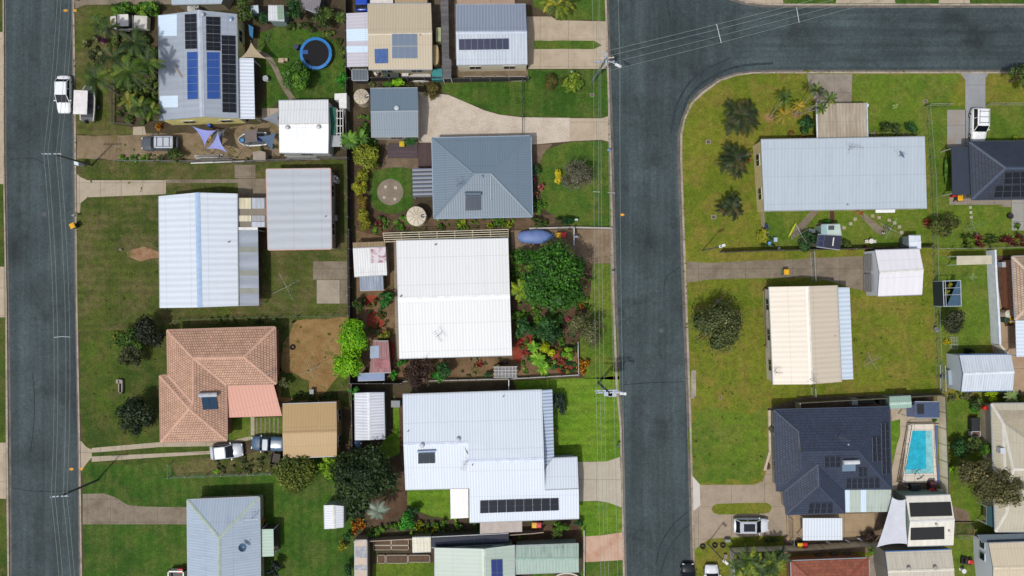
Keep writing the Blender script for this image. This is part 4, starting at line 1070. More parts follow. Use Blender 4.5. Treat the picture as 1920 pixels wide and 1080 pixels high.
# ---------------------------------------------------------------- north-west block
a = House('house', 'house under a blotchy blue-grey gable roof with black and bright blue solar panels', 'house',
    dict(a=(297, 28.5, 3.0), r=(374, 19, 4.3), b=(443, 26, 3.0), c=(446, 222, 3.0), s=(379, 219, 4.3), d=(299.5, 226, 3.0)), ['arsd', 'rbcs'],
    sheetmetal('#a5aebb', .76, con=.05, amount=.35, dirt='#8b97a6', bumpy=.2), plain('#efe394', .7), over=.12, cap=plain('#b9c2d0', .45), capw=.3)
a.patch(0, [(297.5, 29), (332, 27), (332, 67), (298, 68)], CLEAR); a.patch(0, [(300, 180), (334, 179), (334, 201), (300, 202)], CLEAR)
a.panels(0, [(347, 27), (369, 26), (370.5, 92), (348, 92.5)], 2, 4, BLK); a.panels(1, [(386, 31), (413, 32), (413.5, 96), (386.5, 95)], 2, 4, BLK)
a.panels(1, [(415, 66), (441.5, 67), (443, 212), (417, 211)], 2, 8, BLK)
a.panels(0, [(351, 98), (371, 97), (372, 186), (352, 187)], 1, 6, BLU); a.panels(1, [(387, 98), (412, 98), (413, 186), (388, 186)], 1, 6, BLU)
a.vent(1, 381, 28, .18); a.vent(1, 433, 36, .34, .2, '#7e97bd', False)
a.patio([(444.7, 109), (475.5, 109), (478, 223), (446, 222.5)], sheetmetal('#dde6f2', .42, con=.2, amount=.06), [2.7, 2.45, 2.45, 2.7])
c = thing('palm_frond', a.on(0, 338, 138) + Vector((0, 0, .0)), 'dead brown palm frond lying on the blotchy blue-grey roof', 'palm frond', local=True)
qd, tn = [], []; frond_quads(random.Random(4), Vector((-.7, .9, .12)), -.95, 2.0, .1, .1, 12, .06, .22, qd, tn, .5, .1)
V = np.array([[tuple(v) for v in q] for q in qd]).reshape(-1, 3); leaf_mesh('leaflets', V, np.arange(len(V)).reshape(-1, 4), np.array(tn), leaf('#8a6a4c', '#a98a68'), c)
sail('tan shade sail at the corner of the white patio roof', [(470.5, 79), (450, 109), (500, 110.5)], [2.9, 2.6, 2.6], '#a8987c', sag=.2)
sail('lavender shade sail nearest the yellow gable wall', [(360, 236), (406, 244.5), (384, 275)], [2.6, 2.9, 2.5], '#8f97d8', sag=.26)
sail('lavender shade sail pointing to the timber pile', [(408.6, 245), (386, 280), (427, 287)], [2.9, 2.4, 2.4], '#9199d6', sag=.3)
sail('charcoal shade cloth between the two lavender sails', [(400, 246), (422, 243), (416, 270), (396, 262)], [2.1, 2.1, 2., 2.], '#5d6066', sag=.08)
sail('grey-brown shade cloth stretched over the open boat', [(457, 244), (482, 243), (483, 266), (459, 269)], [2.6, 2.6, 2.3, 2.3], '#6d635f', sag=.08)
sail('slate blue shade sail over the stern of the open boat', [(483, 256), (519, 247), (511, 285)], [2.4, 2.6, 2.3], '#4f6480', sag=.2)
sail('pale grey shade sail tied to the wall of the white shed', [(490, 223), (522, 208), (523, 237)], [2.3, 2.6, 2.5], '#7d838c', sag=.12)
bsh = gable('shed', 'white gabled metal shed beside the trampoline yard', 'shed', (522.5, 189), (615.5, 187.5), (615.5, 287), (524, 286), (523, 234), (616, 233), 2.8, 3.6,
    sheetmetal('#e9edef', .36, con=.1, amount=.12), sheetmetal('#cfd4d2', .2), over=.08, cap=WHT)
bsh.vent(1, 539.7, 239.5, .2); bsh.vent(1, 598, 238.5, .2)
rf = thing('pergola', X(640, 225), 'open white steel pergola frame behind the white shed', 'pergola'); b = MB()
for x in (632, 638, 643): b.tube([X(x, 204, 2.2), X(x, 255, 2.2)], .05, WHT)
for y in (208, 222, 236, 250): b.tube([X(630, y, 2.2), X(644, y, 2.2)], .05, WHT)
b.build('frame', rf); slab([(616, 202), (630, 201), (631, 252), (617, 253)], plain('#17624f', .7), 2.15, 'shade_cover', rf, True)
rect_box('tank', 'white square water tank beside the white pergola frame', 'water tank', [(627, 175), (650, 174), (650, 203), (636, 203), (635, 187), (627, 187)], 0, 1.9, WHT)
slab([(615, 254), (640, 254), (641, 275), (616, 275)], plain('#a7abae'), 2.1, 'lean_to_roof', thing('lean_to', X(628, 264), 'flat grey lean-to behind the white shed', 'lean-to'))
b = MB()
for i in range(5): b.tube([X(646 + i * 1.5, 206 + i * 2, .2 + .05 * i), X(649 + i * 1.3, 248, .3)], .05, plain('#a9aeb0', .4))
b.build('pipe_stack', label='bundle of long grey pipes along the fence behind the white shed', category='pipes')
# trampoline
tp = X(592, 100, .9); t = thing('trampoline', (tp.x, tp.y, 0), 'round black trampoline with a blue edge pad', 'trampoline', local=True); R0 = 30 / S
b = MB(); b.lathe((0, 0, .84), [(R0 * .84, 0), (R0 * .84, .03), (.01, .03)], plain('#07090d', .9), 40); b.build('jumping_mat', t)
b = MB(); n = 40
for k in range(n):
    a0, a1 = 6.2832 * k / n, 6.2832 * (k + 1) / n
    p = [Vector((math.cos(x) * r, math.sin(x) * r, z)) for x, r, z in ((a0, R0 * .82, .93), (a0, R0, .90), (a1, R0, .90), (a1, R0 * .82, .93))]
    b.face(p, plain('#1f78c0', .5)); b.face([p[1], p[1] - Vector((0, 0, .12)), p[2] - Vector((0, 0, .12)), p[2]], plain('#1f78c0', .5))
b.build('edge_pad', t)
for k in range(8):
    x, y = math.cos(k * .785) * R0 * .98, math.sin(k * .785) * R0 * .98; b = MB(); b.tube([(x, y, 0), (x, y, .9)], .03, GREY); b.build('leg', t); b = MB(); b.tube([(x * 1.01, y * 1.01, .9), (x * 1.01, y * 1.01, 2.4)], .022, plain('#22262c')); b.build('net_post', t)
b = MB(); b.box((-1.3, .15, .92), (.7, .5, .06), plain('#1d4d8f')); b.build('folded_net', t)
sh = skillion('shed', 'small pale ribbed shed with a green stripe in the leafy back corner', 'shed', [(503, 10.5), (531.5, 11), (533, 39), (503, 38)], [2.3, 2.3, 2.1, 2.1], sheetmetal('#cfd3d8', .3, con=.15), sheetmetal('#8fa3a6', .2), over=.05, win=False)
sh.patch(0, [(520, 11), (531, 11), (532, 37), (521, 37)], sheetmetal('#7f9a84', .3))
skillion('shed', 'small bluish lean-to shed under the overhanging foliage', 'shed', [(463, 12), (484, 10.5), (485, 23), (463, 24)], [2.2, 2.2, 2., 2.], sheetmetal('#aebfc8', .3), sheetmetal('#54788a', .2), over=.05, win=False)
skillion('shed', 'dark weathered tilted shed roof at the top edge', 'shed', [(560, -15), (605, -15), (596, 25), (567, 14)], [2.6, 2.6, 2.3, 2.3], sheetmetal('#77737a', .3, con=.2), plain('#55504e'), over=.1, win=False)
skillion('house', 'blue-grey roof edge of the house at the top edge above the solar roof', 'house', [(315, -80), (450, -80), (415, 6), (322, 8)], [3.6, 3.6, 2.9, 2.9], sheetmetal('#a9bccb', .3), plain('#a49d8a'), over=.3, win=False)
tank('round white water tank between the two blue-grey roofs', 361, 15, 11, 1.9, '#c3c8c8')
ut = thing('utility_truck', X(237, 48), 'old white truck with a dark red band parked under the palms', 'truck', None, R(2), local=True); b = MB()
loft(b, [[(x, -w, z0), (x, w, z0), (x, w * .96, z1), (x, -w * .96, z1)] for x, w, z0, z1 in ((-1.5, .8, .5, .95), (-1.35, .86, .4, 1.05), (-.5, .9, .35, 1.1), (-.3, .9, .35, 1.15), (1.3, .9, .35, 1.15), (1.4, .86, .4, 1.1))], plain('#d4d2cc', .4)); b.build('body', ut)
b = MB(); b.prism([(-.5, -.85, 1.1), (1.35, -.85, 1.1), (1.35, .85, 1.1), (-.5, .85, 1.1)], [(-.2, -.75, 1.75), (1.2, -.75, 1.75), (1.2, .75, 1.75), (-.2, .75, 1.75)], glass(), mt=plain('#e2ded8', .4)); b.build('cab', ut)
b = MB(); b.box((-.55, 0, 1.14), (.22, 1.8, .06), plain('#5a1f2c', .5)); b.build('red_band', ut)
for x in (-1., 1.):
    for y in (-.8, .8): wheel(ut, x, y, .34)
cv = thing('box_trailer', X(273, 48), 'covered white trailer behind the old white truck', 'trailer', None, R(-3), local=True); b = MB()
b.prism([(-.9, -.85, .5), (.9, -.85, .5), (.9, .85, .5), (-.9, .85, .5)], [(-.85, -.8, 1.3), (.85, -.8, 1.3), (.85, .8, 1.3), (-.85, .8, 1.3)], plain('#d0cec4', .6)); b.build('canopy', cv, bevel=.08)
b = MB(); b.tube([(-.9, 0, .5), (-1.6, 0, .5)], .05, GREY); b.build('drawbar', cv)
for y in (-.8, .8): wheel(cv, 0, y, .3)
car('car', 'white sedan parked on the road beside the boat', 118.3, 176.5, -90, 4.75, 1.82, '#eef2f6', 1.42, 'sedan')
bt = thing('boat', X(174, 196), 'small boat with a white canopy on a trailer on the verge', 'boat', None, R(88), local=True); b = MB()
def hull(b, L, w, z0, z1, m, inner):
    st = [(-.5, .9), (-.2, 1.), (.1, 1.), (.3, .82), (.43, .45), (.5, .04)]
    loft(b, [[(x * L, -w * f, z1), (x * L, -w * f * .8, z0 + .1), (x * L, 0, z0), (x * L, w * f * .8, z0 + .1), (x * L, w * f, z1)] for x, f in st], m)
    pts = [(x * L, -w * f * .86, z1 + .005) for x, f in st] + [(x * L, w * f * .86, z1 + .005) for x, f in st[::-1]]
    b.face(pts, inner)
    for sg in (-1, 1): b.tube([(x * L, sg * w * f, z1) for x, f in st], .04, m, 5)
hull(b, 4.6, .95, .5, 1.15, plain('#c6c4ba', .4), plain('#5d6064')); b.build('hull', bt)
b = MB()
for x in (-1.7, -.5, .6, 1.2): b.box((x, 0, 1.2), (.35, 1.4, .12), plain('#3a4048'))
b.build('seat', bt); b = MB(); b.box((-.25, .34, 2.0), (3.0, 1.75, .08), plain('#e6e2e2', .6)); b.build('canopy', bt, bevel=.03)
for x in (-1.6, 1.1):
    for y in (-.4, 1.2): b = MB(); b.tube([(x, min(.85, y), 1.1), (x, y, 2.0)], .025, GREY); b.build('canopy_post', bt)
b = MB(); b.lathe((-2.5, 0, .9), [(.16, 0), (.2, .3), (.22, .6), (.14, .75)], plain('#2a2d31'), 12); b.build('outboard_motor', bt)
for y in (-.8, .8): wheel(bt, -.4, y, .3)
car('car', 'silver and black wagon parked on the dirt drive', 299, 268.5, 180, 4.7, 1.85, '#50555e', 1.6, 'suv', roofc='#b9bfca', rack=True)
b = MB()
for i in range(16):
    y = 289 + rnd.uniform(0, 13); x0 = 362 + rnd.uniform(0, 22); x1 = x0 + rnd.uniform(25, 62); b.tube([X(x0, y, .1 + i * .03), X(min(x1, 440), y + rnd.uniform(-3, 3), .12 + i * .03)], rnd.uniform(.04, .08), plain(rnd.choice(['#9d9a94', '#7c7771', '#c4c4c0', '#5e5a58']), .7), 5)
b.tube([X(358, 306, .15), X(458, 302, .2)], .08, WHT, 6); b.build('timber_pile', label='long pile of grey timber and pipes below the lavender sails', category='timber pile')
b = MB()
for i in range(8): b.tube([X(533 + rnd.uniform(0, 6), 289 + i * 1.3, .1 + .04 * i), X(590 + rnd.uniform(0, 12), 288.5 + i * 1.5, .15 + .03 * i)], .06, plain(rnd.choice(['#d8dad8', '#b8bab8', '#8a8784']), .5), 5)
b.build('timber_pile', label='stack of white pipes and boards below the white shed', category='timber pile')
rect_box('camper_trailer', 'beige covered camper trailer beside the pipe stack', 'trailer', [(474, 285), (488, 282), (498, 285), (498, 300), (474, 300)], .1, 1.3, plain('#9c9083', .8))
ob = thing('boat', X(478, 264), 'open white boat full of gear under the shade cloth', 'boat', None, R(183), local=True); b = MB(); hull(b, 3.6, .85, .3, .95, plain('#d9dcdc', .4), plain('#3a4148')); b.build('hull', ob)
b = MB()
for x, y, h in ((1.2, .1, '#2c8fd0'), (-.2, -.5, '#2f7fd6'), (-.9, .2, '#1f3f9c'), (.4, .3, '#4a4a48')): b.box((x, y, 1.02), (.42, .36, .3), plain(h))
b.build('gear', ob)
for i, (x, y, c2, lb) in enumerate(((454, 84, '#c0761f', 'orange plastic chair beside the tan shade sail'), (393, 257, '#b08a3e', 'yellow tub under the charcoal shade cloth'), (391, 235, '#1d55b8', 'bright blue tub against the yellow gable wall'))):
    rect_box('tub', lb, 'tub', circ(x, y, 3.6, 10), 0, .6, plain(c2))
rect_box('barrel', 'blue barrel beside the trampoline', 'barrel', circ(555, 87, 4.5, 12), 0, .9, plain('#26345e'))
rect_box('crate', 'tan crate on the grass left of the trampoline tree', 'crate', rect(521, 108.5, 532, 117), 0, .5, plain('#b3a284', .8))
rect_box('crate', 'smaller tan crate next to the bigger one by the trampoline tree', 'crate', rect(533, 108.5, 539, 114), 0, .4, plain('#b3a284', .8))
tb = thing('table', X(501, 150), 'small round white garden table on the side path lawn', 'table', local=True); b = MB(); b.lathe((0, 0, .68), [(.36, 0), (.38, .04)], plain('#a9adb0'), 18); b.build('table_top', tb)
b = MB(); b.lathe((0, 0, 0), [(.25, 0), (.05, .06), (.05, .68)], GREY, 10); b.build('pedestal', tb)
bk = thing('bicycle', X(502, 73), 'dark bicycle lying on the grass near the pale ribbed shed', 'bicycle', local=True)
for dx, dy in ((-.1, -.35), (.1, .45)): b = MB(); b.tube([(dx + math.cos(q) * .33, dy + math.sin(q) * .33, .1 + .08 * math.sin(q)) for q in np.linspace(0, 6.283, 17)], .03, plain('#23261f'), 5); b.build('wheel', bk)
b = MB(); b.tube([(-.1, -.35, .15), (.3, 0, .3), (.1, .45, .15)], .025, plain('#4e5a3c')); b.tube([(.3, 0, .3), (-.25, .1, .3)], .025, plain('#4e5a3c')); b.build('frame', bk)
bl = thing('banner', X(471, 58, 1.), 'tall blue panel leaning beside the house', 'panel'); b = MB(); b.prism([X(465, 46, .05), X(474, 51, .05), X(473, 72, .05), X(467, 66, .05)], [X(466, 46, 1.4), X(475, 51, 1.4), X(474, 72, 1.4), X(468, 66, 1.4)], plain('#246f9e')); b.build('sheet', bl)
fence('fence', 'dark paling fence between the trampoline yard and the beige house', [(653, 0), (655, 300)], 1.7, 'panel', timber('#3b3632', .15, 1))
fence('fence', 'thin wire fence below the dirt drive', [(222, 303), (440, 305), (655, 297)], 1.1, 'wire')
fence('fence', 'dark fence behind the big grey garage', [(656, 300), (658, 590)], 1.7, 'panel', timber('#2f2c2a', .15, 1))
fence('fence', 'low dark timber edge beside the palm garden', [(214, 160), (214, 232), (250, 234)], .7, 'rail', plain('#4a4438'))

# ---------------------------------------------------------------- white house and big grey garage
N_ROOF = sheetmetal('#d8e2ec', .73, con=.09, amount=.10, dirt='#a6b0ba', bumpy=.2)
hn = gable('house', 'white banded gable roof house with a pale blue ridge', 'house', (298, 367.8), (444.4, 363), (446.3, 573.6), (300, 577.5), (370, 361), (374.4, 576.4), 2.9, 3.9, N_ROOF, plain('#c9c4b8', .7), horiz=False, over=.4, cap=plain('#a9c3e4', .4), capw=.3)
hn.vent(1, 430, 454, .12, .3, '#6d747c', False)
hn.patio([(446.3, 427), (483.5, 427), (485.5, 573), (447, 574)], sheetmetal('#9aa4b3', 1.5, con=.12, broad=3.2, amount=.25), [2.75, 2.5, 2.5, 2.75])
for y0, y1 in ((463, 473), (507, 517), (540, 551)): slab([(446.5, y0), (484, y0), (484, y1), (446.5, y1)], plain('#82877c', .4), [2.78, 2.53, 2.53, 2.78], 'clear_roof_sheet', hn.o, False)
slab([(446, 426), (483, 426), (483, 431), (446, 431)], WHT, [2.8, 2.55, 2.55, 2.8], 'roof_edge', hn.o, False)
hn.patio([(445.5, 370.5), (500, 370.5), (500, 426), (446, 426)], plain('#7d7364', .6), [2.6, 2.55, 2.55, 2.6])
for q, m in ((rect(446, 371.5, 470.5, 391.5), '#d9d2b0'), (rect(472, 371.5, 496, 391), '#b3b9c6'), (rect(446, 404, 471, 415), '#d8d2b4'), (rect(472, 404, 496.5, 415), '#a2a4aa'), (rect(472, 416, 496.5, 425.5), '#bcc5d2')): slab(q, sheetmetal(m, .5, amount=.3), 2.66, 'roof_sheet', hn.o, False)
go = skillion('garage', 'big square garage with a pale striped flat roof and a pinkish edge', 'garage', [(499.4, 317.5), (619, 316.4), (621, 466.4), (503, 468.3)], [3.1, 3.0, 3.0, 3.1], sheetmetal('#b6bdc6', .9, '#aaa79f', broad=1.15, con=.03, amount=.12, bumpy=.2), plain('#a89f92', .7), gut='#c99a8c', over=.15)
go.vent(0, 611, 406, .1, .3, '#8a8f95', False)
tk = tank('small white round tank standing on a slab behind the big garage', 626.4, 335, 6.5, 1.5, '#c9c8c0', ribs=False)
rect_box('air_conditioner', 'grey outdoor air conditioner behind the big garage', 'air conditioner', rect(622, 403, 632, 414), 0, .8, plain('#8c8f8a'))
clothesline('rotary clothesline on the lawn between two concrete slabs and the white banded house', 537, 538, 27, 27)
pk = thing('utility_pillar', X(156, 311), 'white pillar leaning beside the road near the timber pole', 'pillar'); b = MB(); b.prism([X(154, 307, 0), X(160, 309, 0), X(158, 313, 0), X(153, 311, 0)], [X(138.5, 301.5, 1.7), (X(147, 303, 1.7)), X(147, 311, 1.7), X(139, 308.5, 1.7)], plain('#d8e2ea')); b.build('post', pk, bevel=.02)
bin_('green bin with a yellow lid alone on the west road kerb', 145, 424.5, 25, '#f0b21a', group=None)
b = MB(); b.box(X(138, 404, .9), (.35, .2, .25), plain('#8a8e90')); p_ = X(140, 404); b.tube([(p_.x, p_.y, 0), (p_.x, p_.y, .9)], .03, GREY); b.build('letterbox', label='small grey letterbox on the kerb above the lone yellow-lidded bin', category='letterbox')
bd = thing('bird', X(229, 468), 'white bird standing on the grass beside the bare orange earth', 'bird', local=True); b = MB()
b.lathe((0, 0, .16), [(.02, 0), (.1, .05), (.13, .14), (.09, .24), (.05, .3), (.07, .36), (.055, .43), (.01, .45)], plain('#d8d6ce'), 10)
b.tube([(.04, 0, .53), (.16, .02, .5)], .015, plain('#2c2c2c'), 5); b.tube([(-.05, 0, .24), (-.3, -.05, .17)], .05, plain('#3a3a3a'), 6, r2=.02)
for y in (-.04, .04): b.tube([(0, y, 0), (0, y, .2)], .012, plain('#3a3a36'), 4)
b.build('body', bd, smooth=True)

# ---------------------------------------------------------------- tiled house and its garage
TILE = tiles('#d2a98f', '#c49a80', .34, .3)
hl = House('house', 'brick house under a salmon terracotta tiled hip roof', 'house', dict(a=(313, 619, 2.7), b=(516, 613, 2.7), c=(518, 719.5, 2.7), d=(424.4, 722, 2.7), e=(425.3, 826, 2.7), f=(301, 829.5, 2.7), g=(299, 704.7, 2.7), h=(314.7, 703.3, 2.7),
    p=(361.4, 671, 4.25), q=(457, 669.4, 4.25), t=(354.4, 766.7, 4.4), u=(361.8, 757, 4.25)), ['abqp', 'bcq', 'pqcd', 'apuh', 'pdetu', 'fet', 'gtf', 'ghut'], TILE, BRICK, over=.45, cap=plain('#cfa58e', .7), capw=.16, gut='#a67a66')
hl.heater(4, [(372, 740), (406, 739)], [(377, 744), (405, 742), (409, 767), (380, 768)], '#c8cdd4', '#33506e', 2, .28)
hl.patio([(425, 722.8), (513, 720.5), (528.6, 779.7), (426, 783)], sheetmetal('#c8866f', .42, con=.12, amount=.1, dirt='#a86a5c'), [2.62, 2.55, 2.25, 2.35], edge='#8d4238')
hl.antenna(1, 513, 697, 1.4, .4)
gm = gable('garage', 'tan gabled garage beside the salmon tiled house', 'garage', (529.8, 758), (630.6, 754.7), (631.3, 855), (531, 859), (529.6, 812), (631.5, 808.6), 2.8, 3.5, sheetmetal('#b89b6c', .36, con=.06, amount=.1, dirt='#8d734c'), sheetmetal('#a68a5c', .2), over=.1, cap=plain('#b3966a', .5))
car('car', 'silver white utility with a ribbed white canopy on the twin track drive', 424, 846.5, 6, 4.1, 1.85, '#c4c9d2', 1.55, 'sedan', cat='utility')
car('car', 'steel blue utility parked against the tan garage', 502, 832, 178, 4.3, 1.85, '#48627c', 1.5, 'ute', cat='utility')
tr_ = thing('box_trailer', X(520, 858), 'dark rusty box trailer below the blue utility', 'trailer', None, R(80), local=True); b = MB(); m = plain('#4b423c', .8)
for c3, d3 in (((0, 0, .5), (1.4, 1.1, .06)), ((0, .55, .7), (1.4, .05, .4)), ((0, -.55, .7), (1.4, .05, .4)), ((.7, 0, .7), (.05, 1.1, .4)), ((-.7, 0, .7), (.05, 1.1, .4))): b.box(c3, d3, m)
b.build('tray', tr_)
for y in (-.68, .68): wheel(tr_, 0, y, .28)
tire = thing('tyre', X(549, 651), 'black tyre lying on the bare straw-coloured yard', 'tyre', local=True); b = MB(); b.tube([(math.cos(q) * .26, math.sin(q) * .26, .12) for q in np.linspace(0, 6.283, 19)], .11, plain('#15161a', .9), 8, cap=False); b.build('ring', tire)
clothesline('rotary clothesline with pegged white rags on the bare straw yard', 583, 694, 22, 24)
rect_box('chair', 'grey plastic garden chair at the shrub edge of the straw yard', 'chair', rect(580, 730, 588, 739), .3, .75, plain('#8d9398'))
by = thing('planter_trough', X(228, 723), 'narrow stone trough on the front lawn of the tiled house', 'trough'); b = MB()
for q in (rect(225, 712, 227, 737), rect(231, 712, 233, 737), rect(225, 735, 233, 737), rect(221, 711, 231, 718)): w = [X(x, y) for x, y in q]; b.prism([(p.x, p.y, 0) for p in w[::-1]], [(p.x, p.y, .45) for p in w[::-1]], concrete('#a59c90', '#7a7268', 0))
b.build('trough', by)
fence('fence', 'thin green wire fence above the tiled house', [(334, 600), (420, 596), (560, 593), (656, 591)], 1.2, 'wire', post='#5f7a5e')
fence('fence', 'thin wire fence around the weedy strip below the utilities', [(321, 868), (321, 893), (420, 889), (512, 886)], 1.0, 'wire')
pz = pole('timber power pole beside the dirt drive on the west road', (172, 310), (96.5, 288), 8.4, [(.25, 1.15, 0, '#9fb3bd')], '#5c5a52', r=.13)
pz2 = pole('timber power pole opposite the curved concrete drive of the lime-capped roof house', (183, 900), (111, 931), 8.4, [(.25, 1.05, 3, '#aebfd6')], '#4d4f4e', r=.14)
G4 = 'overhead lines along the west road'
for i, (o0, o1, o2) in enumerate(((86.4, 96, 82), (93.5, 103, 89.5), (108.5, 118, 105), (116, 125.5, 113))):
    wire(['leftmost', 'second from left', 'third from left', 'rightmost'][i] + ' of the four thin power lines along the west road', [(o0 + 27, -420, 8.3), (o2, 289, 8.3), (o1, 931.5, 8.3), (o1 + 24, 1500, 8.3)], G4, 1.25)
sp = thing('line_spreader', X(117, 631, 7.1), 'thin pale spreader bar clipped across the west road power lines', 'line spreader'); b = MB(); b.tube([X(101, 632.5, 7.3), X(117, 631, 7.32), X(132, 632, 7.3)], .035, plain('#b9c6cc')); b.build('bar', sp)

# ---------------------------------------------------------------- lime-capped roof house, bottom left
hk = House('house', 'pale blue corrugated hip roof with lime green ridge caps at the bottom edge', 'house', dict(a=(351, 937.5, 2.7), b=(486, 932, 2.7), p=(410.6, 1009, 4.3), q=(411.5, 1190, 4.3), c=(489, 1190, 2.7), d=(353.5, 1190, 2.7)), ['abp', 'apqd', 'pbcq'],
    sheetmetal('#acbccd', .34, con=.1, amount=.3, dirt='#7f93ab'), plain('#b9b39c', .7), over=.45, cap=plain('#aebdb2', .5), capw=.2)
hk.dish(2, 458, 1023, .6, .5, '#5f7f9e'); hk.antenna(2, 478, 967, 1.7, .05)
hk.patio([(488, 992.5), (512.5, 992), (513.5, 1043), (488.5, 1044)], sheetmetal('#a9c6b6', .4, con=.12), [2.4, 2.2, 2.2, 2.4], edge='#8da899')
pg = thing('deck', X(505, 1005), 'dark timber deck beside the lime-capped roof', 'deck'); slab(rect(487, 985, 522, 1030), timber('#4d4238', .15), .5, 'boards', pg, True, '#3f362e', '#3f362e'); fence('railing', 'dark timber railing of the deck beside the lime-capped roof', [(488, 984), (523, 983), (523, 1026), (512, 1036)], 1.2, 'bars', plain('#3f362e'))
rect_box('barbecue', 'small orange-topped barbecue on the deck side of the lime-capped roof', 'barbecue', rect(488, 975, 493, 981), 0, .8, plain('#c07a22'))
bx = thing('box_trailer', X(340, 1070), 'white-framed dark cage trailer with a red box inside', 'trailer'); b = MB()
for q in (rect(322, 1064, 324, 1110), rect(322, 1064, 352, 1066.5), rect(350, 1064, 352, 1110)): w = [X(x, y) for x, y in q][::-1]; b.prism([(p.x, p.y, .3) for p in w], [(p.x, p.y, 1.1) for p in w], WHT)
b.build('frame', bx); b = MB(); w = [X(x, y) for x, y in rect(324, 1066, 351, 1110)][::-1]; b.prism([(p.x, p.y, .3) for p in w], [(p.x, p.y, .42) for p in w], plain('#1c1a1a')); b.build('tray', bx); b = MB(); b.box(X(339, 1069, .72), (.7, .55, .55), plain('#c0243a')); b.build('red_box', bx, bevel=.03)
gable('shed', 'tiny white gabled garden shed alone on the green lawn', 'shed', (608, 947.5), (643, 949), (643, 989), (609, 992), (625.6, 947), (626.8, 991), 1.9, 2.25, sheetmetal('#e8ecf4', .3, con=.14, amount=.05), sheetmetal('#b9bfc4', .2), horiz=False, over=.05, cap=WHT, win=False)
# ---------------------------------------------------------------- top middle
hd = gable('house', 'beige corrugated roof house with a pale solar array and a blue pool heater mat', 'house', (689, 8), (808, 7), (810.5, 129.5), (691, 130), (690, 64), (810, 62), 2.9, 3.5, sheetmetal('#c3b69e', .34, con=.1, amount=.1, dirt='#9b8e78'), plain('#b5a88c', .7), over=.2, cap=plain('#c9bda6', .5))
hd.patio([(649, 25), (689.5, 23), (690.5, 124.5), (650.5, 125.5)], sheetmetal('#c6c3ce', .4, con=.06, amount=.08), [2.5, 2.75, 2.75, 2.5])
for y0, y1 in ((54, 77), (86, 98.5)): slab([(649.5, y0 + .5), (690, y0), (690, y1 - .5), (650, y1)], CLEAR, [2.53, 2.78, 2.78, 2.53], 'clear_roof_sheet', hd.o, False)
hd.panels(1, [(735, 63.5), (782, 63), (782.5, 110), (735, 110)], 4, 2, PAL)
hd.panels(1, [(702, 92), (727.5, 91), (728, 119), (703, 119.5)], 1, 1, stained('#2b5f9c', '#1d3f86', 3.), name='pool_heater_mat'); hd.vent(1, 788, 66, .08, .3, '#a09a8c', False)
car('car', 'bright blue car cut off by the top edge', 679, -12, 90, 4.3, 1.8, '#1747b8', 1.45, 'hatch')
skillion('shed', 'white flat roof at the top edge behind the beige house', 'shed', [(694, -60), (736, -60), (737, 6), (694, 6)], [2.6, 2.6, 2.4, 2.4], plain('#d6cfc8'), plain('#a89c88'), over=.05, win=False)
skillion('shed', 'tan flat roof at the top edge beside the white one', 'shed', [(740, -60), (800, -60), (801, 5), (740, 5)], [2.5, 2.5, 2.3, 2.3], sheetmetal('#b09a78', .3), plain('#94805f'), over=.05, win=False)
skillion('shed', 'small dark ribbed shed at the back fence of the beige house', 'shed', [(660, 130.5), (688, 130.5), (689.5, 150), (661, 150)], [1.9, 1.9, 1.8, 1.8], sheetmetal('#5c6672', .4, con=.3), plain('#3b3f44'), over=.05, win=False)
tank('small white drum behind the beige house', 705, 136, 4.5, 1.1, '#d6cfc4', ribs=False, name='drum', cat='drum', group=None)
rect_box('compost_bin', 'smaller dark green compost bin behind the beige house', 'bin', rect(717, 133, 727, 144), 0, .8, plain('#26352a'), plain('#31443a'))
rect_box('compost_bin', 'larger dark green compost bin behind the beige house', 'bin', rect(731, 133, 748, 145), 0, .9, plain('#1f2a24'), plain('#2a3930'))
rect_box('cooler_box', 'white cooler box behind the beige house', 'box', rect(753, 135, 766, 143), 0, .6, plain('#d0d0cc'))
dg = thing('dinghy', X(787, 146), 'white dinghy turned upside down along the back fence', 'boat', None, R(2), local=True); b = MB()
loft(b, [[(x * 2.9, -w * .55, .02), (x * 2.9, -w * .45, .3), (x * 2.9, 0, .42), (x * 2.9, w * .45, .3), (x * 2.9, w * .55, .02)] for x, w in ((-.5, .05), (-.42, .6), (-.2, 1.), (.1, 1.1), (.38, .95), (.5, .7))], plain('#d4d0cc', .4)); b.build('hull', dg, smooth=False)
rect_box('covered_trailer', 'square load under a teal tarpaulin at the corner of the beige house', 'trailer', [(810, 129), (829, 128), (830, 149), (809, 150)], .1, 1.2, stained('#2f8a8c', '#257274', 2.))
rect_box('slimline_tank', 'narrow beige slimline water tank beside the beige house', 'water tank', spline([(813, 85), (819, 84), (822, 92), (822, 115), (818, 121), (812, 120), (811.5, 92)], 3), 0, 1.9, plain('#b7a070', .6))
rect_box('cabinet', 'pale green metal cabinet beside the beige house', 'cabinet', rect(817, 51, 827, 77.5), 0, 1.5, plain('#aab088'))
lt = thing('lean_to', X(836, 60), 'long narrow strip of weathered grey roofing between the two top houses', 'lean-to'); W1 = timber('#5f5d5f', .3, 1)
slab([(825.5, -30), (840, -30), (842, 111), (829, 111)], W1, 2.1, 'roof_strip', lt, True); slab([(829, 111.5), (846, 111.5), (846, 147), (830, 148)], W1, 2.05, 'roof_strip', lt, True)
he = gable('house', 'blue-grey corrugated gable roof with one row of eight navy solar panels', 'house', (854.5, 9), (985.6, 8), (989, 120), (856, 121.5), (854.8, 61), (988, 60), 3.0, 3.8, [sheetmetal('#8e99ab', .38, con=.16, amount=.12, seed=1.), sheetmetal('#b4bfcd', .38, con=.14, amount=.3, dirt='#dfe4e6', seed=2.)], CLAD, over=.1, cap=plain('#b9c4d6', .45))
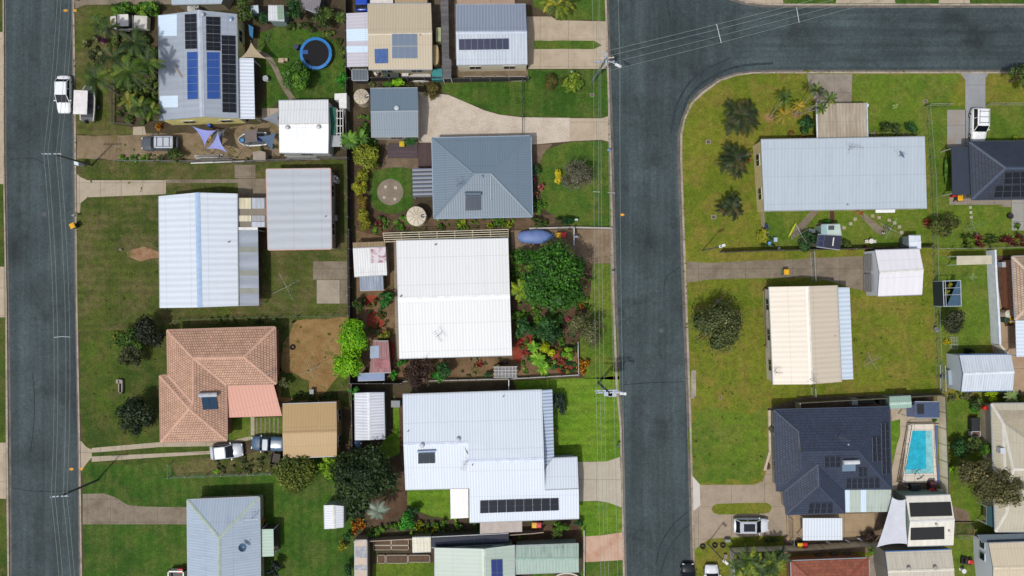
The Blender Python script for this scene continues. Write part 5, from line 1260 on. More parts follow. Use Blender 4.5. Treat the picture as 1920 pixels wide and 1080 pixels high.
he.panels(1, [(860, 73), (954, 71.5), (954.5, 93), (860.5, 94.5)], 8, 1, NAVY)
for i, (x0, x1) in enumerate(((870, 906), (908, 928), (930, 949), (951, 986))):
    garden_bed('bare white-framed soil bed behind the navy panel roof, %s' % ['longest, at the left end', 'small, second from the left', 'small, third from the left', 'long, at the right end'][i], rect(x0, 143, x1, 151), .3, '#b9b3a8')
fence('fence', 'dark fence along the bottom of the top middle yards', [(657, 152), (700, 152), (830, 152), (848, 154), (990, 152)], 1.5, 'panel', plain('#2f2e30', .7))
fence('fence', 'thin black post and rail fence across the green lawn and gravel drive', [(979.5, 154), (979.5, 254)], 1.0, 'bars', plain('#1f1f20'))
# ---------------------------------------------------------------- grey house and garage
ROOFG = sheetmetal('#6f8190', .3, con=.07, amount=.1, dirt='#5d6f82')
gf = gable('garage', 'slate blue gabled garage at the head of the gravel drive', 'garage', (694, 166), (783, 165), (784, 255.5), (696, 256.4), (695, 208.5), (784, 207), 2.8, 3.4, ROOFG, plain('#b6b0a4', .7), over=.15, cap=ROOFG)
gf.vent(0, 744, 203, .22, .3, '#c4ccd4')
hg = House('house', 'slate blue hip roof house with a solar water heater beside the curved lawn', 'house', dict(a=(810, 259, 2.7), b=(995, 255, 2.7), c=(998, 406, 2.7), d=(813.6, 409.4, 2.7), p=(888, 325.5, 3.65), q=(920.5, 325, 3.65)), ['abqp', 'bcq', 'pqcd', 'apd'], ROOFG, plain('#a79d90', .7), over=.45, cap=ROOFG, capw=.14, gut='#8fa3b8')
hg.heater(2, [(872, 363), (902.5, 363)], [(873, 367), (902, 367), (902.5, 394), (872, 395)], '#5c6c7c', '#3b4a5c', 2, .22); hg.vent(2, 904, 331, .24, .2, '#7d92a8', False); hg.antenna(2, 862, 346, 1.2, 2.)
b = MB(); b.tube([hg.on(2, 920, 331) + Vector((0, 0, .06)), hg.on(2, 920, 375) + Vector((0, 0, .06)), hg.on(2, 920, 376) + Vector((0, 0, .3))], .05, plain('#b9c4cc')); b.build('flue_pipe', hg.o)
hg.patio([(773, 316), (812, 315.5), (812.5, 368.5), (774, 370)], sheetmetal('#6b7280', .5, con=.75, amount=.05, bumpy=1.), [2.25, 2.45, 2.45, 2.25], edge='#6b7280')
DK = timber('#4b3a40', .16, 1)
boards('deck', 'purple-brown timber deck below the slate blue garage', 'deck', rect(727, 270, 783, 296), .35, DK)
boards('deck', 'upright run of dark boards beside the slate blue hip roof', 'deck', rect(784, 268, 809, 314), .4, timber('#4a3433', .16, 0))
bin_('green bin with a yellow lid on the purple-brown deck', 756, 273, 0, '#d3b51a', '#5f8a5a', None)
tank('cream round tank beside the slate blue garage', 677, 180.5, 14, 1.9, '#bdb09c'); tank('cream round tank at the corner of the slate blue hip roof', 780, 405, 17.8, 2.1, '#cfc2ac')
for i, (x, y) in enumerate(((723.3, 350.5), (742, 352.3), (720.5, 370.2), (740.6, 373.3))): paver('pale square stone set in the round paved circle, %s' % ['upper left', 'upper right', 'lower left', 'lower right'][i], x, y, .36, 'stones in the paved circle', '#c9c2b4', .2)
pc = thing('pergola', X(836, 446), 'long cream slatted pergola along the white roof', 'pergola'); b = MB(); L0, L1 = (718, 437), (953, 430); M0, M1 = (721, 453.5), (953, 446.5)
for k in range(5):
    t = k / 4; b.tube([X(L0[0] + (M0[0] - L0[0]) * t, L0[1] + (M0[1] - L0[1]) * t, 2.6), X(953, L1[1] + (M1[1] - L1[1]) * t, 2.6)], .045, plain('#e6dcc0'), 4)
b.build('slats', pc)
for k in range(8):
    t = k / 7; b = MB(); b.tube([X(718 + 235 * t, 437 - 7 * t, 2.5), X(721 + 232 * t, 453.5 - 7 * t, 2.5)], .05, plain('#c3b48e'), 4); b.build('beam', pc); b = MB(); p = X(719 + 234 * t, 438 - 7 * t, 2.5); b.box((p.x, p.y, 1.25), (.1, .1, 2.5), plain('#c3b48e')); b.build('post', pc)
# ---------------------------------------------------------------- bright white house
hh = gable('house', 'large bright white roof house beside the big green tree', 'house', (743, 451.7), (953, 447), (960, 666), (748.6, 672), (746, 562), (956, 555), 2.8, 3.35, sheetmetal('#e9ebec', .38, con=.08, amount=.1, rough=.5, dirt='#c9cdd0'), plain('#c9c2b2', .7), over=.35, cap=plain('#f6f8f8', .5), capw=.3)
hh.vent(0, 817, 459, .14, .35, '#7d858c', False); hh.vent(0, 752, 555.5, .14, .35, '#7d858c', False); hh.antenna(1, 823.6, 628, 1.5, -1.0)
s1 = skillion('shed', 'white corrugated shed with rust-red flaking paint at one corner', 'shed', [(661.7, 466), (723, 463.6), (725.6, 515), (664.4, 518.6)], [2.3, 2.3, 2.1, 2.1], sheetmetal('#dfe1e2', .3, con=.14, amount=.25), plain('#8f8a80'), over=.05, win=False)
s1.patch(0, [(694.5, 464.5), (722.5, 463.8), (724, 492), (695.5, 493.5)], stained('#d6ced4', '#8c3f4a', 1.6))
slab([(661.5, 455), (722, 452.5), (722.5, 463), (662, 465.5)], timber('#8d7a58', .4), 2.2, 'canopy_roof', s1.o, True)
skillion('shed', 'low blue-grey corrugated lean-to below the rust-flecked shed', 'shed', [(674, 519), (718, 516.5), (719.5, 543), (675, 544.5)], [2., 2., 1.85, 1.85], sheetmetal('#62728a', .3, con=.3, amount=.5, dirt='#a8b4c4'), plain('#4b4b4c'), over=.05, win=False)
s2 = skillion('shed', 'dark red ribbed roof shed beside the lime green tree', 'shed', [(700, 640), (728, 640), (733, 698), (692, 699)], [2.1, 2.1, 1.95, 1.95], sheetmetal('#6e2c34', .3, con=.2, amount=.5, dirt='#b57a80'), plain('#4b2a2a'), over=.05, win=False)
s2.patch(0, [(694, 649), (711, 648), (711, 671), (694, 672)], plain('#8a9cb2')); s2.patch(0, [(703, 672), (730, 674), (732, 690), (704, 692)], stained('#a2606a', '#7d3a44', 1.))
skillion('shed', 'long low steel blue roof under the lime green tree', 'shed', [(672, 701), (721, 700), (721, 712), (671, 713.5)], [1.9, 1.9, 1.8, 1.8], plain('#6d83ad'), plain('#3d4350'), over=.05, win=False)
ar = thing('garden_arbour', X(947, 697), 'white framed arbour with a grey slatted top on the back fence', 'arbour'); b = MB()
for k in range(7): b.tube([X(928 + k * 6.6, 687, 2.1), X(928 + k * 6.6, 708, 2.1)], .03, WHT, 4)
for y in (688, 694.5, 701, 707.5): b.tube([X(925, y, 2.15), X(970, y - .6, 2.15)], .035, WHT, 4)
b.build('lattice', ar); slab(rect(928, 688, 968, 708), plain('#7d7a7c', .7), 2.02, 'shade_panel', ar, True)
fence('fence', 'white picket fence around the tropical flower garden', [(1083, 640), (1084, 702), (960, 709), (757, 714)], .95, 'picket', WHT)
fence('fence', 'dark fence behind the rust-flecked shed', [(659, 432), (661, 716), (755, 716)], 1.6, 'panel', timber('#302c2a', .15, 1))
fence('fence', 'white gate beside the red and yellow lidded bins', [(1074.5, 428), (1074.5, 462)], 1.5, 'panel', plain('#d0d4d6'))
fence('retaining_wall', 'low pale wall above the blue covered boat', [(992, 429), (1074, 427), (1146, 428.5)], .5, 'panel', concrete('#b8b4ac', '#8e8a82', 0), cat='wall', th=.16, step=30)
cb = thing('covered_boat', X(1004, 444.5), 'boat under a blue tarpaulin on the gravel drive', 'boat', None, R(1), local=True); b = MB(); st = [(-.5, .3, .5), (-.46, .62, .85), (-.3, .82, 1.0), (0, .88, 1.25), (.2, .84, 1.15), (.36, .62, .98), (.46, .32, .85), (.5, .08, .8)]; bm_ = stained('#6d86bd', '#6078ae', .9)
secs = []
for i, (x, w, z) in enumerate(st):
    w2 = w * (1 + .05 * math.sin(i * 2.3)); secs.append([(x * 4.4, -w2, .45), (x * 4.4, -w2, z * .72), (x * 4.4, -w2 * .6, z * .9), (x * 4.4, 0, z), (x * 4.4, w2 * .6, z * .9), (x * 4.4, w2, z * .72), (x * 4.4, w2, .45)])
loft(b, secs, bm_); b.build('tarpaulin', cb, smooth=True); b = MB(); b.tube([(2.1, 0, .5), (2.9, 0, .45)], .05, GREY); b.tube([(2.1, .4, .5), (2.6, 0, .45), (2.1, -.4, .5)], .04, GREY); b.build('drawbar', cb)
for y in (-.75, .75): wheel(cb, -.4, y, .28)
bin_('dark bin with a yellow lid next to the blue covered boat', 1046, 442.5, 3, '#e8b414', '#3a3a34', 'pair of bins by the covered boat'); bin_('dark bin with a red lid next to the blue covered boat', 1055.5, 442, -3, '#d8243c', '#3a3034', 'pair of bins by the covered boat')
for x, y, lb, hx in ((1080.5, 412, 'pale letterbox at the hedge end of the front lawn', '#b9cfd0'), (1080.8, 444, 'pale blue letterbox beside the white gate', '#a9c0cc'), (1141.5, 281.5, 'blue letterbox at the kerb corner of the curved lawn', '#5f9ac8'), (1148.5, 510.5, 'grey letterbox on the kerb beside the big green tree', '#8c96a0'), (1073, 135, 'pale blue marker box on the flower bed by the pole', '#9fd0d0'), (1159, 836, 'dark green letterbox on the kerb above the wide pale drive', '#3f5a48')):
    o = thing('letterbox', X(x, y), lb, 'letterbox'); b = MB(); p = X(x, y, .95); b.box(p, (.38, .26, .26), plain(hx)); b.build('box', o, bevel=.03); b = MB(); b.box((p.x, p.y, .41), (.08, .08, .82), GREY); b.build('post', o)
# ---------------------------------------------------------------- blue-white house with wings
IR = sheetmetal('#dde7f3', .34, con=.13, amount=.03, dirt='#9fb4cf'); FR = plain('#b9c2cc', .7); ICAP = plain('#dbe6f8', .45)
hi = House('house', 'blue-white corrugated roof house with two wings and a long black solar row', 'house', dict(a=(755, 740, 2.7), b=(1016, 731.5, 2.7), c=(1020, 861.5, 4.4), d=(877.5, 866, 4.4), l=(877, 831, 3.98), e=(756.5, 834, 3.94), m=(880, 915, 3.68), f=(760, 918, 2.8), g=(880, 915, 2.8), h=(880.5, 979.5, 2.75), i=(1086, 972, 2.75), j=(1085, 917, 3.62), k=(1021.5, 919.5, 3.62)),
    [('a', 'b', 'c', 'd', 'l', 'e'), ('e', 'l', 'g', 'f'), ('d', 'c', 'k', 'j', 'i', 'h', 'm')], IR, FR, over=.35, cap=ICAP, capw=.25, caps=True)
gw = House('garage', 'blue-white garage wing facing the wide pale drive', 'garage', dict(a=(1036, 859.5, 2.75), b=(1082.5, 857.5, 2.75), c=(1084.8, 917, 3.6), d=(1021, 919.5, 3.6), e=(1021, 880, 3.1)), ['abcde'], IR, FR, over=.3, caps=False, win=False)
hi.patio([(1016.5, 731.5), (1035.5, 730), (1039, 859), (1021, 880)], sheetmetal('#bccce2', .42, con=.35, amount=.03, bumpy=1.), [2.95, 2.55, 2.55, 2.95], posts=False)
hi.patio([(844, 916), (878, 914), (878.5, 971), (845, 972.5)], sheetmetal('#f4f4f2', .40, con=.08, amount=.02), [2.6, 2.6, 2.45, 2.45])
hi.panels(2, [(900, 938), (1047.5, 933), (1048, 956.5), (900, 962)], 9, 2, cells('#151a26', '#5b606a', 6, 6, .05, False))
hi.heater(1, [(783, 845.5), (817, 844)], [(784, 849), (815.5, 848), (816, 867.5), (784, 868.5)], '#8fa6c6', '#26363f', 3, .14)
for f, x, y, r_, w_ in ((1, 791.5, 834.5, .22, True), (0, 859, 823.5, .22, True), (0, 765.5, 808, .1, False), (2, 886, 871, .1, False), (0, 944, 743, .1, False)): hi.vent(f, x, y, r_, .45 if w_ else .3, '#c3cad4' if w_ else '#5b6470', w_)
hi.antenna(1, 872, 868, 1.1, 1.2)
aw = thing('awning', X(940, 990), 'flat beige awning under the long black solar row', 'awning'); slab([(900, 979), (979, 977), (979, 997), (900, 1001)], plain('#b3a79f', .6), 2.3, 'awning_roof', aw, True)
bin_('bin with a yellow lid beside the flat beige awning', 1001.5, 980, 0, '#e8b414', '#3a3a34', 'pair of bins beside the beige awning'); bin_('bin with a red lid beside the flat beige awning', 1010, 980, 0, '#c8283e', '#3a3034', 'pair of bins beside the beige awning')
sw = gable('shed', 'narrow white corrugated shed between two back fences', 'shed', (665.5, 737), (719, 735.5), (721, 823.5), (666.5, 825.5), (691, 736), (692.5, 825), 2.3, 2.75, sheetmetal('#d9dde6', .36, con=.2, amount=.3, dirt='#8d97a8'), plain('#5c6468'), horiz=False, over=.06, cap=plain('#e6ebf0', .5), win=False)
tank('little blue water drum at the corner of the narrow white shed', 671, 831.5, 7, 1.3, '#5577a8', name='drum', cat='drum', group=None, ribs=False)
rect_box('outdoor_unit', 'grey machine in the narrow strip beside the blue-white roof', 'machine', rect(733, 751, 750, 764), 0, .8, plain('#7d8488'))
fence('fence', 'pale thin fence between the bright white house yard and the blue-white roof', [(668, 1009), (800, 1002), (900, 1000), (1000, 993), (1018, 991)], 1.4, 'panel', plain('#9d8a78'))
fence('fence', 'dark fence left of the narrow white shed', [(664, 718), (667, 905)], 1.7, 'panel', timber('#4a3d30', .15, 1))
fence('fence', 'white post and rail fence beside the pink driveway', [(1094, 990), (1094, 1110)], .9, 'rail', plain('#d8d4cc'))
fence('fence', 'white side fence on the north of the blue-white roof', [(954, 709), (954, 732)], 1.5, 'panel', plain('#d6d8da'))
# ---------------------------------------------------------------- pale green house, bottom middle
hj = gable('house', 'pale green metal gable roof at the bottom edge', 'house', (815.5, 1027), (964, 1022), (966, 1180), (816, 1180), (907, 1029), (909, 1180), 2.9, 3.5, sheetmetal('#b3c3b8', .5, con=.05, amount=.25, dirt='#8fa396'), plain('#98a79b', .7), horiz=False, over=.25, cap=plain('#c3d4c4', .5), capw=.25)
hj.panels(1, [(920.5, 1049), (942, 1048), (943, 1098), (921.5, 1098)], 2, 2, cells('#243a86', '#8d96ad', 6, 8, .05, False))
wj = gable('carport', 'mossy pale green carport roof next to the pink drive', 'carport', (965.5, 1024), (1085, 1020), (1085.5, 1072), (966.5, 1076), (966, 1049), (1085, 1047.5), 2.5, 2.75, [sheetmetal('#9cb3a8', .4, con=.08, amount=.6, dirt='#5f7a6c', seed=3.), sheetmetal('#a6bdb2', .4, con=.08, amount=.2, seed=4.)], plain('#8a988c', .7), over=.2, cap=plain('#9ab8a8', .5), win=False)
fs = skillion('skillion_roof', 'narrow skillion roof of dark solar panels along the back fence', 'roof', [(808.6, 1008), (953.5, 1001), (954, 1019), (809, 1026.5)], [2.3, 2.3, 2.1, 2.1], plain('#20242c', .4), plain('#55524c'), over=.05, win=False)
fs.panels(0, [(809, 1008.5), (953, 1001.5), (953.5, 1018), (809.5, 1026)], 9, 1, cells('#2a3140', '#4b515c', 6, 6, .03, False))
skillion('shed', 'small cream ribbed roof at the left of the dark panel row', 'shed', [(773, 1008.5), (807.5, 1007.5), (808, 1034), (773.5, 1035.5)], [2.2, 2.2, 2.05, 2.05], sheetmetal('#dcd8c6', .4, con=.1, amount=.4, dirt='#b0a67e'), plain('#8c826a'), over=.05, win=False)
ls = skillion('lean_to', 'tall narrow cream lean-to with cloudy clear panels at the bottom edge', 'lean-to', [(665.5, 1014), (687, 1013), (687.5, 1140), (666, 1140)], [2.4, 2.3, 2.3, 2.4], plain('#c9b7a4', .6), plain('#9a8b7a'), over=.05, win=False)
for y0, y1 in ((1025, 1046), (1060, 1069)): ls.patch(0, [(666, y0), (686.5, y0), (687, y1), (666.5, y1)], stained('#8d9196', '#b9c0c6', 1.2), 'clear_roof_sheet')
for i, q in enumerate((rect(700, 1012, 733, 1022), rect(734, 1012, 766, 1022), rect(700, 1023, 733, 1031), rect(734, 1023, 766, 1031), rect(708, 1041, 722, 1056), rect(724, 1041, 764, 1056), rect(766, 1041, 806, 1054))):
    garden_bed('grey soil bed framed in pale pipe, %s' % ['top left by the cream lean-to', 'top right by the small cream roof', 'second row left', 'second row right', 'small one at the lawn edge', 'middle one at the lawn edge', 'right one at the lawn edge'][i], q, .3, '#a69a88')
rt = thing('planter', X(1070, 1082), 'oval white-rimmed planter at the bottom edge beside the green carport', 'planter'); b = MB(); pts = [X(x, y, .5) for x, y in circ(1063, 1088, 26, 24, 14)]; b.prism([(p.x, p.y, 0) for p in pts[::-1]], list(pts[::-1]), plain('#d0c9bc'), cap=True); b.build('rim', rt); b = MB(); b.face([X(x, y, .51) for x, y in circ(1063, 1088, 23, 24, 11.5)][::-1], SOILP); b.build('soil', rt)
# ---------------------------------------------------------------- poles and lines on the middle street
p4 = pole('tall street corner pole with many crossarms at the top middle', (1110, 153), (1138, 108), 9.0, [(.2, .85, 4, '#c4bcae'), (.9, 1.15, -72, '#9db8dc'), (1.5, 1.2, 2, '#a9b6e0'), (.5, .7, 92, '#b8c8e8')], '#6d7f78', r=.17, lamp=(1159, 123))
p5 = pole('street pole with twin transformers and a street lamp in the middle', (1122, 718), (1142, 736), 9.0, [(.2, 1.5, 2, '#b4c2de'), (1.9, 1.4, 2, '#c2cdea')], '#4f5a5c', r=.17, lamp=(1168, 738), xf=[(1139, 736), (1147, 737)])
LN5 = ['leftmost, farthest from the kerb,', 'second from left', 'middle one', 'fourth, nearest the left kerb,', 'rightmost, over the asphalt,']
G5 = 'overhead lines along the middle street'
for pts in ([(1106, -420), (1113.5, 116), (1117.5, 725.5), (1142, 1500)], [(1117, -420), (1123.5, 117), (1125, 725), (1150, 1500)], [(1121, -420), (1126.5, 118), (1133, 730), (1156, 1500)], [(1136, 120), (1139.5, 118), (1151.5, 730), (1172, 1500)], [(1150, -420), (1162.5, 106), (1168, 738), (1186, 1500)]):
    wire(LN5.pop(0) + ' of the five power lines along the middle street', [(x, y, 8.6) for x, y in pts], G5, 1.0)
G6 = 'overhead lines crossing the junction'
for y0, (x1, y1) in ((95, (1600, -22)), (105, (1606, -14)), (119, (1610, -3)), (133, (1614, 7))): wire({95: 'uppermost', 105: 'second from top', 119: 'third from top', 133: 'lowest'}[y0] + ' of the four power lines crossing the road junction', [(1140, y0, 8.4), (x1 + 160, y1 - 41, 8.3)], G6, .7)
for q, w in ((((1343.5, 45), (1352.5, 81)), 'west'), (((1493.5, 14), (1498.5, 42.5)), 'east')):
    o = thing('line_spreader', X(*q[0], 7.9), 'pale spreader bar on the junction lines, %s' % ('nearer the pole' if w == 'west' else 'nearer the top road kerb'), 'line spreader'); b = MB(); b.tube([X(*q[0], 7.9), X(*q[1], 7.9)], .035, plain('#d3d8da')); b.build('bar', o)
for q, lb in ((((1112, 359.5), (1125, 360)), 'short spreader bar over the curved front lawn'), (((1139.5, 361), (1153, 362)), 'short spreader bar over the kerb of the middle street')):
    o = thing('line_spreader', X(*q[0], 7.9), lb, 'line spreader'); b = MB(); b.tube([X(*q[0], 7.75), X(*q[1], 7.75)], .03, plain('#c3cac4')); b.build('bar', o)
# ================================================================ east side
QR = sheetmetal('#bac6d1', .42, con=.05, amount=.22, dirt='#97a2ae', seed=5.)
hq = skillion('house', 'long pale blue-grey low roof house on the corner block', 'house', [(1426.7, 262), (1734, 256.7), (1738, 390), (1432.8, 394.7)], [3.2, 3.2, 2.75, 2.75], QR, plain('#dccb98', .7), over=.1)
hq.antenna(0, 1590, 281, 1.8, -.1, 2.); hq.dish(0, 1685, 293, .4, .45, '#7688a0'); hq.vent(0, 1588, 384, .1, .3, '#7f868e', False)
b = MB(); b.tube([hq.on(0, 1652, 271) + Vector((0, 0, .15)), hq.on(0, 1671, 284) + Vector((0, 0, .9)), hq.on(0, 1680, 291) + Vector((0, 0, .8))], .03, plain('#d0d6da')); b.build('stay_rod', hq.o)
b = MB(); p, q = X(1642, 393, 2.4), X(1678, 399, 2.2); b.prism([X(1642, 391, 2.3), X(1679, 390, 2.3), X(1678, 398.5, 2.0), X(1641.5, 399, 2.0)][::-1], [X(1642, 391, 2.42), X(1679, 390, 2.42), X(1678, 398.5, 2.12), X(1641.5, 399, 2.12)][::-1], plain('#eef0f2')); b.build('window_hood', hq.o)
cp = thing('carport', X(1578, 226), 'streaked tan carport roof with white edges in front of the long pale roof', 'carport')
slab([(1531, 194), (1625, 193), (1626.5, 258), (1533, 259.5)], sheetmetal('#a89b86', .42, con=.12, broad=2.3, amount=.45, dirt='#cfc8b8', seed=6.), [2.6, 2.6, 2.75, 2.75], 'carport_roof', cp, True)
b = MB(); b.tube([X(1530.5, 193, 2.68), X(1532.5, 259, 2.83)], .09, plain('#e2e8ee'), 6); b.build('edge_gutter', cp); b = MB(); b.tube([X(1625.5, 193, 2.68), X(1627, 258, 2.83)], .08, plain('#c4d2e6'), 6); b.build('edge_gutter', cp)
rect_box('light_box', 'small white box at the corner of the streaked tan carport', 'box', rect(1625, 195, 1629, 200), 1.8, 2.3, WHT)
# yard of the long pale roof
clothesline('rotary clothesline beside the little solar sheds', 1501.5, 438, 21, 30); clothesline('rotary clothesline over the end of a garden path, behind the long pale roof', 1670, 429, 22, -28)
gs = skillion('shed', 'small pale green shed with a dark roof hatch behind the long pale roof', 'shed', [(1541, 421.5), (1574.5, 421), (1577, 441), (1541, 440)], [2.1, 2.1, 2., 2.], plain('#b7cabf'), plain('#8fa79c'), over=.05, win=False); gs.patch(0, [(1553, 423), (1564, 422.8), (1564, 431), (1553, 431)], plain('#3c4a50'))
gs.patch(0, [(1541.5, 421.8), (1550, 421.7), (1550.5, 439.8), (1541.5, 439.5)], plain('#8fb0b4'))
ds = skillion('shed', 'small navy roof shed with two solar panels on its left side', 'shed', [(1534, 440), (1579, 442.5), (1575, 468), (1531, 462)], [2.1, 2.1, 1.95, 1.95], plain('#20243a', .45), plain('#8f8d86'), over=.05, win=False)
ds.panels(0, [(1535, 441), (1546, 441.5), (1543.5, 462.5), (1532.5, 461.5)], 1, 2, NAVY); ds.patch(0, [(1562, 445.5), (1564, 445.5), (1562, 461), (1560, 461)], WHT, 'seam', .06)
sp_ = thing('solar_panel', X(1437.5, 431.5), 'free-standing pair of solar panels on the grass at the bed edge', 'solar panel'); b = MB(); m = cells('#22346e', '#9aa6c0', 6, 10, .05, False)
for y0, y1 in ((420.5, 431), (432, 443)):
    q = [X(1434, y0, .5), X(1440.5, y0, .9), X(1441, y1, .9), X(1434.5, y1, .5)][::-1]; b.face(q, m, [(0, 0), (1, 0), (1, 1), (0, 1)]); b.prism([k - Vector((0, 0, .05)) for k in q], [k - Vector((0, 0, .005)) for k in q], plain('#b9c0c8'), cap=False)
b.build('panel', sp_); b = MB(); b.tube([X(1436, 424), X(1436, 424, .6)], .03, GREY); b.tube([X(1440, 440), X(1440, 440, .85)], .03, GREY); b.build('leg', sp_)
rect_box('bucket', 'blue tub below the free-standing solar panels', 'tub', circ(1443, 456, 3.5, 12), 0, .5, plain('#3a6fb0'), plain('#5f94cc'))
rect_box('cooler_box', 'pale blue box with a white lid below the free-standing solar panels', 'box', rect(1451, 445, 1458, 453.5), 0, .6, plain('#5f7f94'), plain('#a9c0d0'))
rect_box('pot', 'round white pot on the dark fence line behind the long pale roof', 'pot', circ(1460.5, 466, 3, 12), 0, .45, plain('#cfcfc6'))
rect_box('cabinet', 'grey metal cabinet at the edge of the round green shrub', 'cabinet', rect(1517, 429, 1529, 437), 0, 1.0, plain('#4d5456'), plain('#5f686a'))
kb = thing('garden_bench', X(1629, 452.5), 'white garden bench with a round table on the lawn behind the long pale roof', 'bench'); b = MB()
for x0, x1 in ((1618.5, 1625), (1633, 1639.5)): p, q = X(x0, 450), X(x1, 456); b.box(((p.x + q.x) / 2, (p.y + q.y) / 2, .43), (abs(q.x - p.x), abs(q.y - p.y), .06), plain('#cfcac0')); b.box(((p.x + q.x) / 2, (p.y + q.y) / 2, .2), (.06, .35, .4), plain('#cfcac0'))
b.build('seat', kb); b = MB(); p = X(1629, 452.8); b.lathe((p.x, p.y, 0), [(.2, 0), (.06, .05), (.06, .62), (.32, .64), (.32, .69)], plain('#e4e2dc'), 18); b.build('table', kb)
pt_ = thing('flower_pot', X(1660, 430), 'heap of white and brown garden pots at the end of the path', 'pots'); b = MB()
for i in range(9): p = X(1660 + rnd.uniform(-7, 9), 431 + rnd.uniform(-6, 7)); b.lathe((p.x, p.y, 0), [(.1, 0), (.16, .25), (.18, .27), (.14, .28)], plain(rnd.choice(['#d8d4cc', '#5a4438', '#b9b2a4', '#3c3a36'])), 10)
b.build('pots', pt_)
wt = gable('caravan_shed', 'small white garden shed in the back corner of the long pale roof yard', 'shed', (1704, 442), (1726, 442), (1727, 466), (1705, 467), (1704, 455), (1727, 454), 1.9, 2.15, plain('#e4ecf6', .4), plain('#8b98a0'), over=.03, win=False)
rect_box('crate', 'dark slatted crate beside the small white corner shed', 'crate', rect(1692, 447, 1702, 458), 0, .9, plain('#454c4c'))
kk = thing('kayak', X(1484, 431), 'bright yellow-green kayak standing on edge beside the garden path', 'kayak', None, R(62), local=True); b = MB()
loft(b, [[(x * 2.3, -w * .12, .25 - w * .25), (x * 2.3, w * .12, .25 - w * .2), (x * 2.3, w * .16, .3 + w * .1), (x * 2.3, 0, .3 + w * .28), (x * 2.3, -w * .14, .3 + w * .1)] for x, w in ((-.5, .08), (-.35, .7), (-.1, 1.), (.15, 1.), (.38, .65), (.5, .08))], plain('#b9c81c', .4)); b.build('hull', kk, smooth=True)
SP = [(1603, 411), (1594.5, 419.5), (1582, 427), (1636, 405), (1648, 408), (1667, 413), (1677, 418), (1686, 425.5), (1690, 436)]
LB = ['nearest the left path', 'second from the left path', 'beside the pale green shed', 'right of the slanting path', 'second along from the house wall', 'third along, left of the clothesline arm', 'under the clothesline arm', 'right of the clothesline arm', 'last one towards the small white shed']
for (x, y), lb in zip(SP, LB): paver('pale stepping stone in the long pale roof yard, ' + lb, x, y, .42, 'stepping stones behind the long pale roof', '#b3a894', .3)
sl = pole('grey street lamp pole leaning over the corner lawn', (1316.5, 470), (1353, 461.5), 7.6, [], '#565c62', 'street_lamp', 'street lamp', .08, None, lamp=(1354, 461)); sl2 = pole('grey street lamp pole beside the oval grass island drive', (1326.5, 1019), (1359, 1053), 7., [], '#5a6066', 'street_lamp', 'street lamp', .08, None, lamp=(1360, 1054))
fence('fence', 'dark timber fence behind the long pale roof yard', [(1349, 474), (1428, 471), (1520, 469), (1744, 464)], 1.6, 'panel', timber('#3d352d', .15, 0))
fence('fence', 'wire fence with steel posts along the east block boundary', [(1733, 199), (1744, 330), (1748, 480), (1753, 640), (1757, 740)], 1.3, 'wire', post='#8f9a90')
fence('fence', 'wire fence across the front of the dark blue hip roof', [(1733, 199), (1775, 199)], 1.3, 'wire', post='#9aa59a'); fence('fence', 'wire fence right of the white four-wheel drive', [(1848, 198), (1990, 197)], 1.3, 'wire', post='#9aa59a')
fence('fence', 'thin wire boundary fence below the dark blue hip roof lawn', [(1748, 467), (1852, 466), (1990, 462)], 1.2, 'wire', post='#9a9a90')
fence('gate', 'steel driveway gate between the cream roof and the pale grass strip', [(1519, 473), (1522, 528)], 1.3, 'bars', plain('#a9adb0'), cat='gate')
bin_('green bin with a yellow lid on the concrete drive above the cream roof', 1469, 510, 182, '#f0b414', '#5f9a72', None)
# ---------------------------------------------------------------- dark blue hip roof, top right
SLATE = tiles('#353f52', '#2e3749', .34, .3); SLCAP = plain('#465266', .6)
hs = House('house', 'dark blue tiled hip roof cut off by the right edge, with a dark flat wing', 'house', dict(a=(1818.6, 266, 2.7), b=(2060, 263, 2.7), c=(2065, 371, 2.7), d=(1823, 374, 2.7), p=(1886.7, 315, 4.5), q=(1990, 314, 4.5)), ['abqp', 'bcq', 'pqcd', 'apd'], SLATE, plain('#9a958c', .7), over=.4, cap=SLCAP, gut='#3a4252')
hs.panels(2, [(1883, 322.5), (1926, 321), (1928, 344), (1881, 345)], 3, 1, BLK); hs.panels(2, [(1866, 347.5), (1928, 346), (1929, 369), (1861.5, 370)], 4, 1, BLK)
hs.patio([(1784, 275.5), (1818, 275), (1821, 364), (1786, 365.5)], plain('#2b3444', .5), [2.35, 2.5, 2.5, 2.35], edge='#4a5260')
c4 = car('car', 'white four-wheel drive with roof racks on the grey drive', 1836, 234, -91, 4.2, 1.85, '#f0f2f4', 1.75, 'suv', rack=True)
bin_('dark bin with a yellow lid below the dark flat wing', 1791, 373, 180, '#f0b414', '#3a4038', None); rect_box('toy_box', 'red toy box beside the bin below the dark flat wing', 'box', rect(1786, 366, 1795, 369), 0, .7, plain('#c8242c'))
bb = thing('fire_pit', X(1891, 405.5), 'small dark fire pit at the edge of the grey patio', 'fire pit', local=True); b = MB(); b.lathe((0, 0, 0), [(.25, 0), (.36, .3), (.38, .42), (.3, .36), (.02, .2)], plain('#2a2624', .8), 14); b.build('bowl', bb)
clothesline('rotary clothesline on the lawn below the dark blue hip roof', 1826, 425, 19, 20, colr='#7d8a80')
for i, y in enumerate((389, 398.5, 407.5)): paver('pale stepping stone below the dark flat wing, %s' % ['nearest the patio', 'middle one', 'farthest from the patio'][i], 1819 + i * .8, y, .35, 'stepping stones below the dark flat wing', '#b9b4a4')
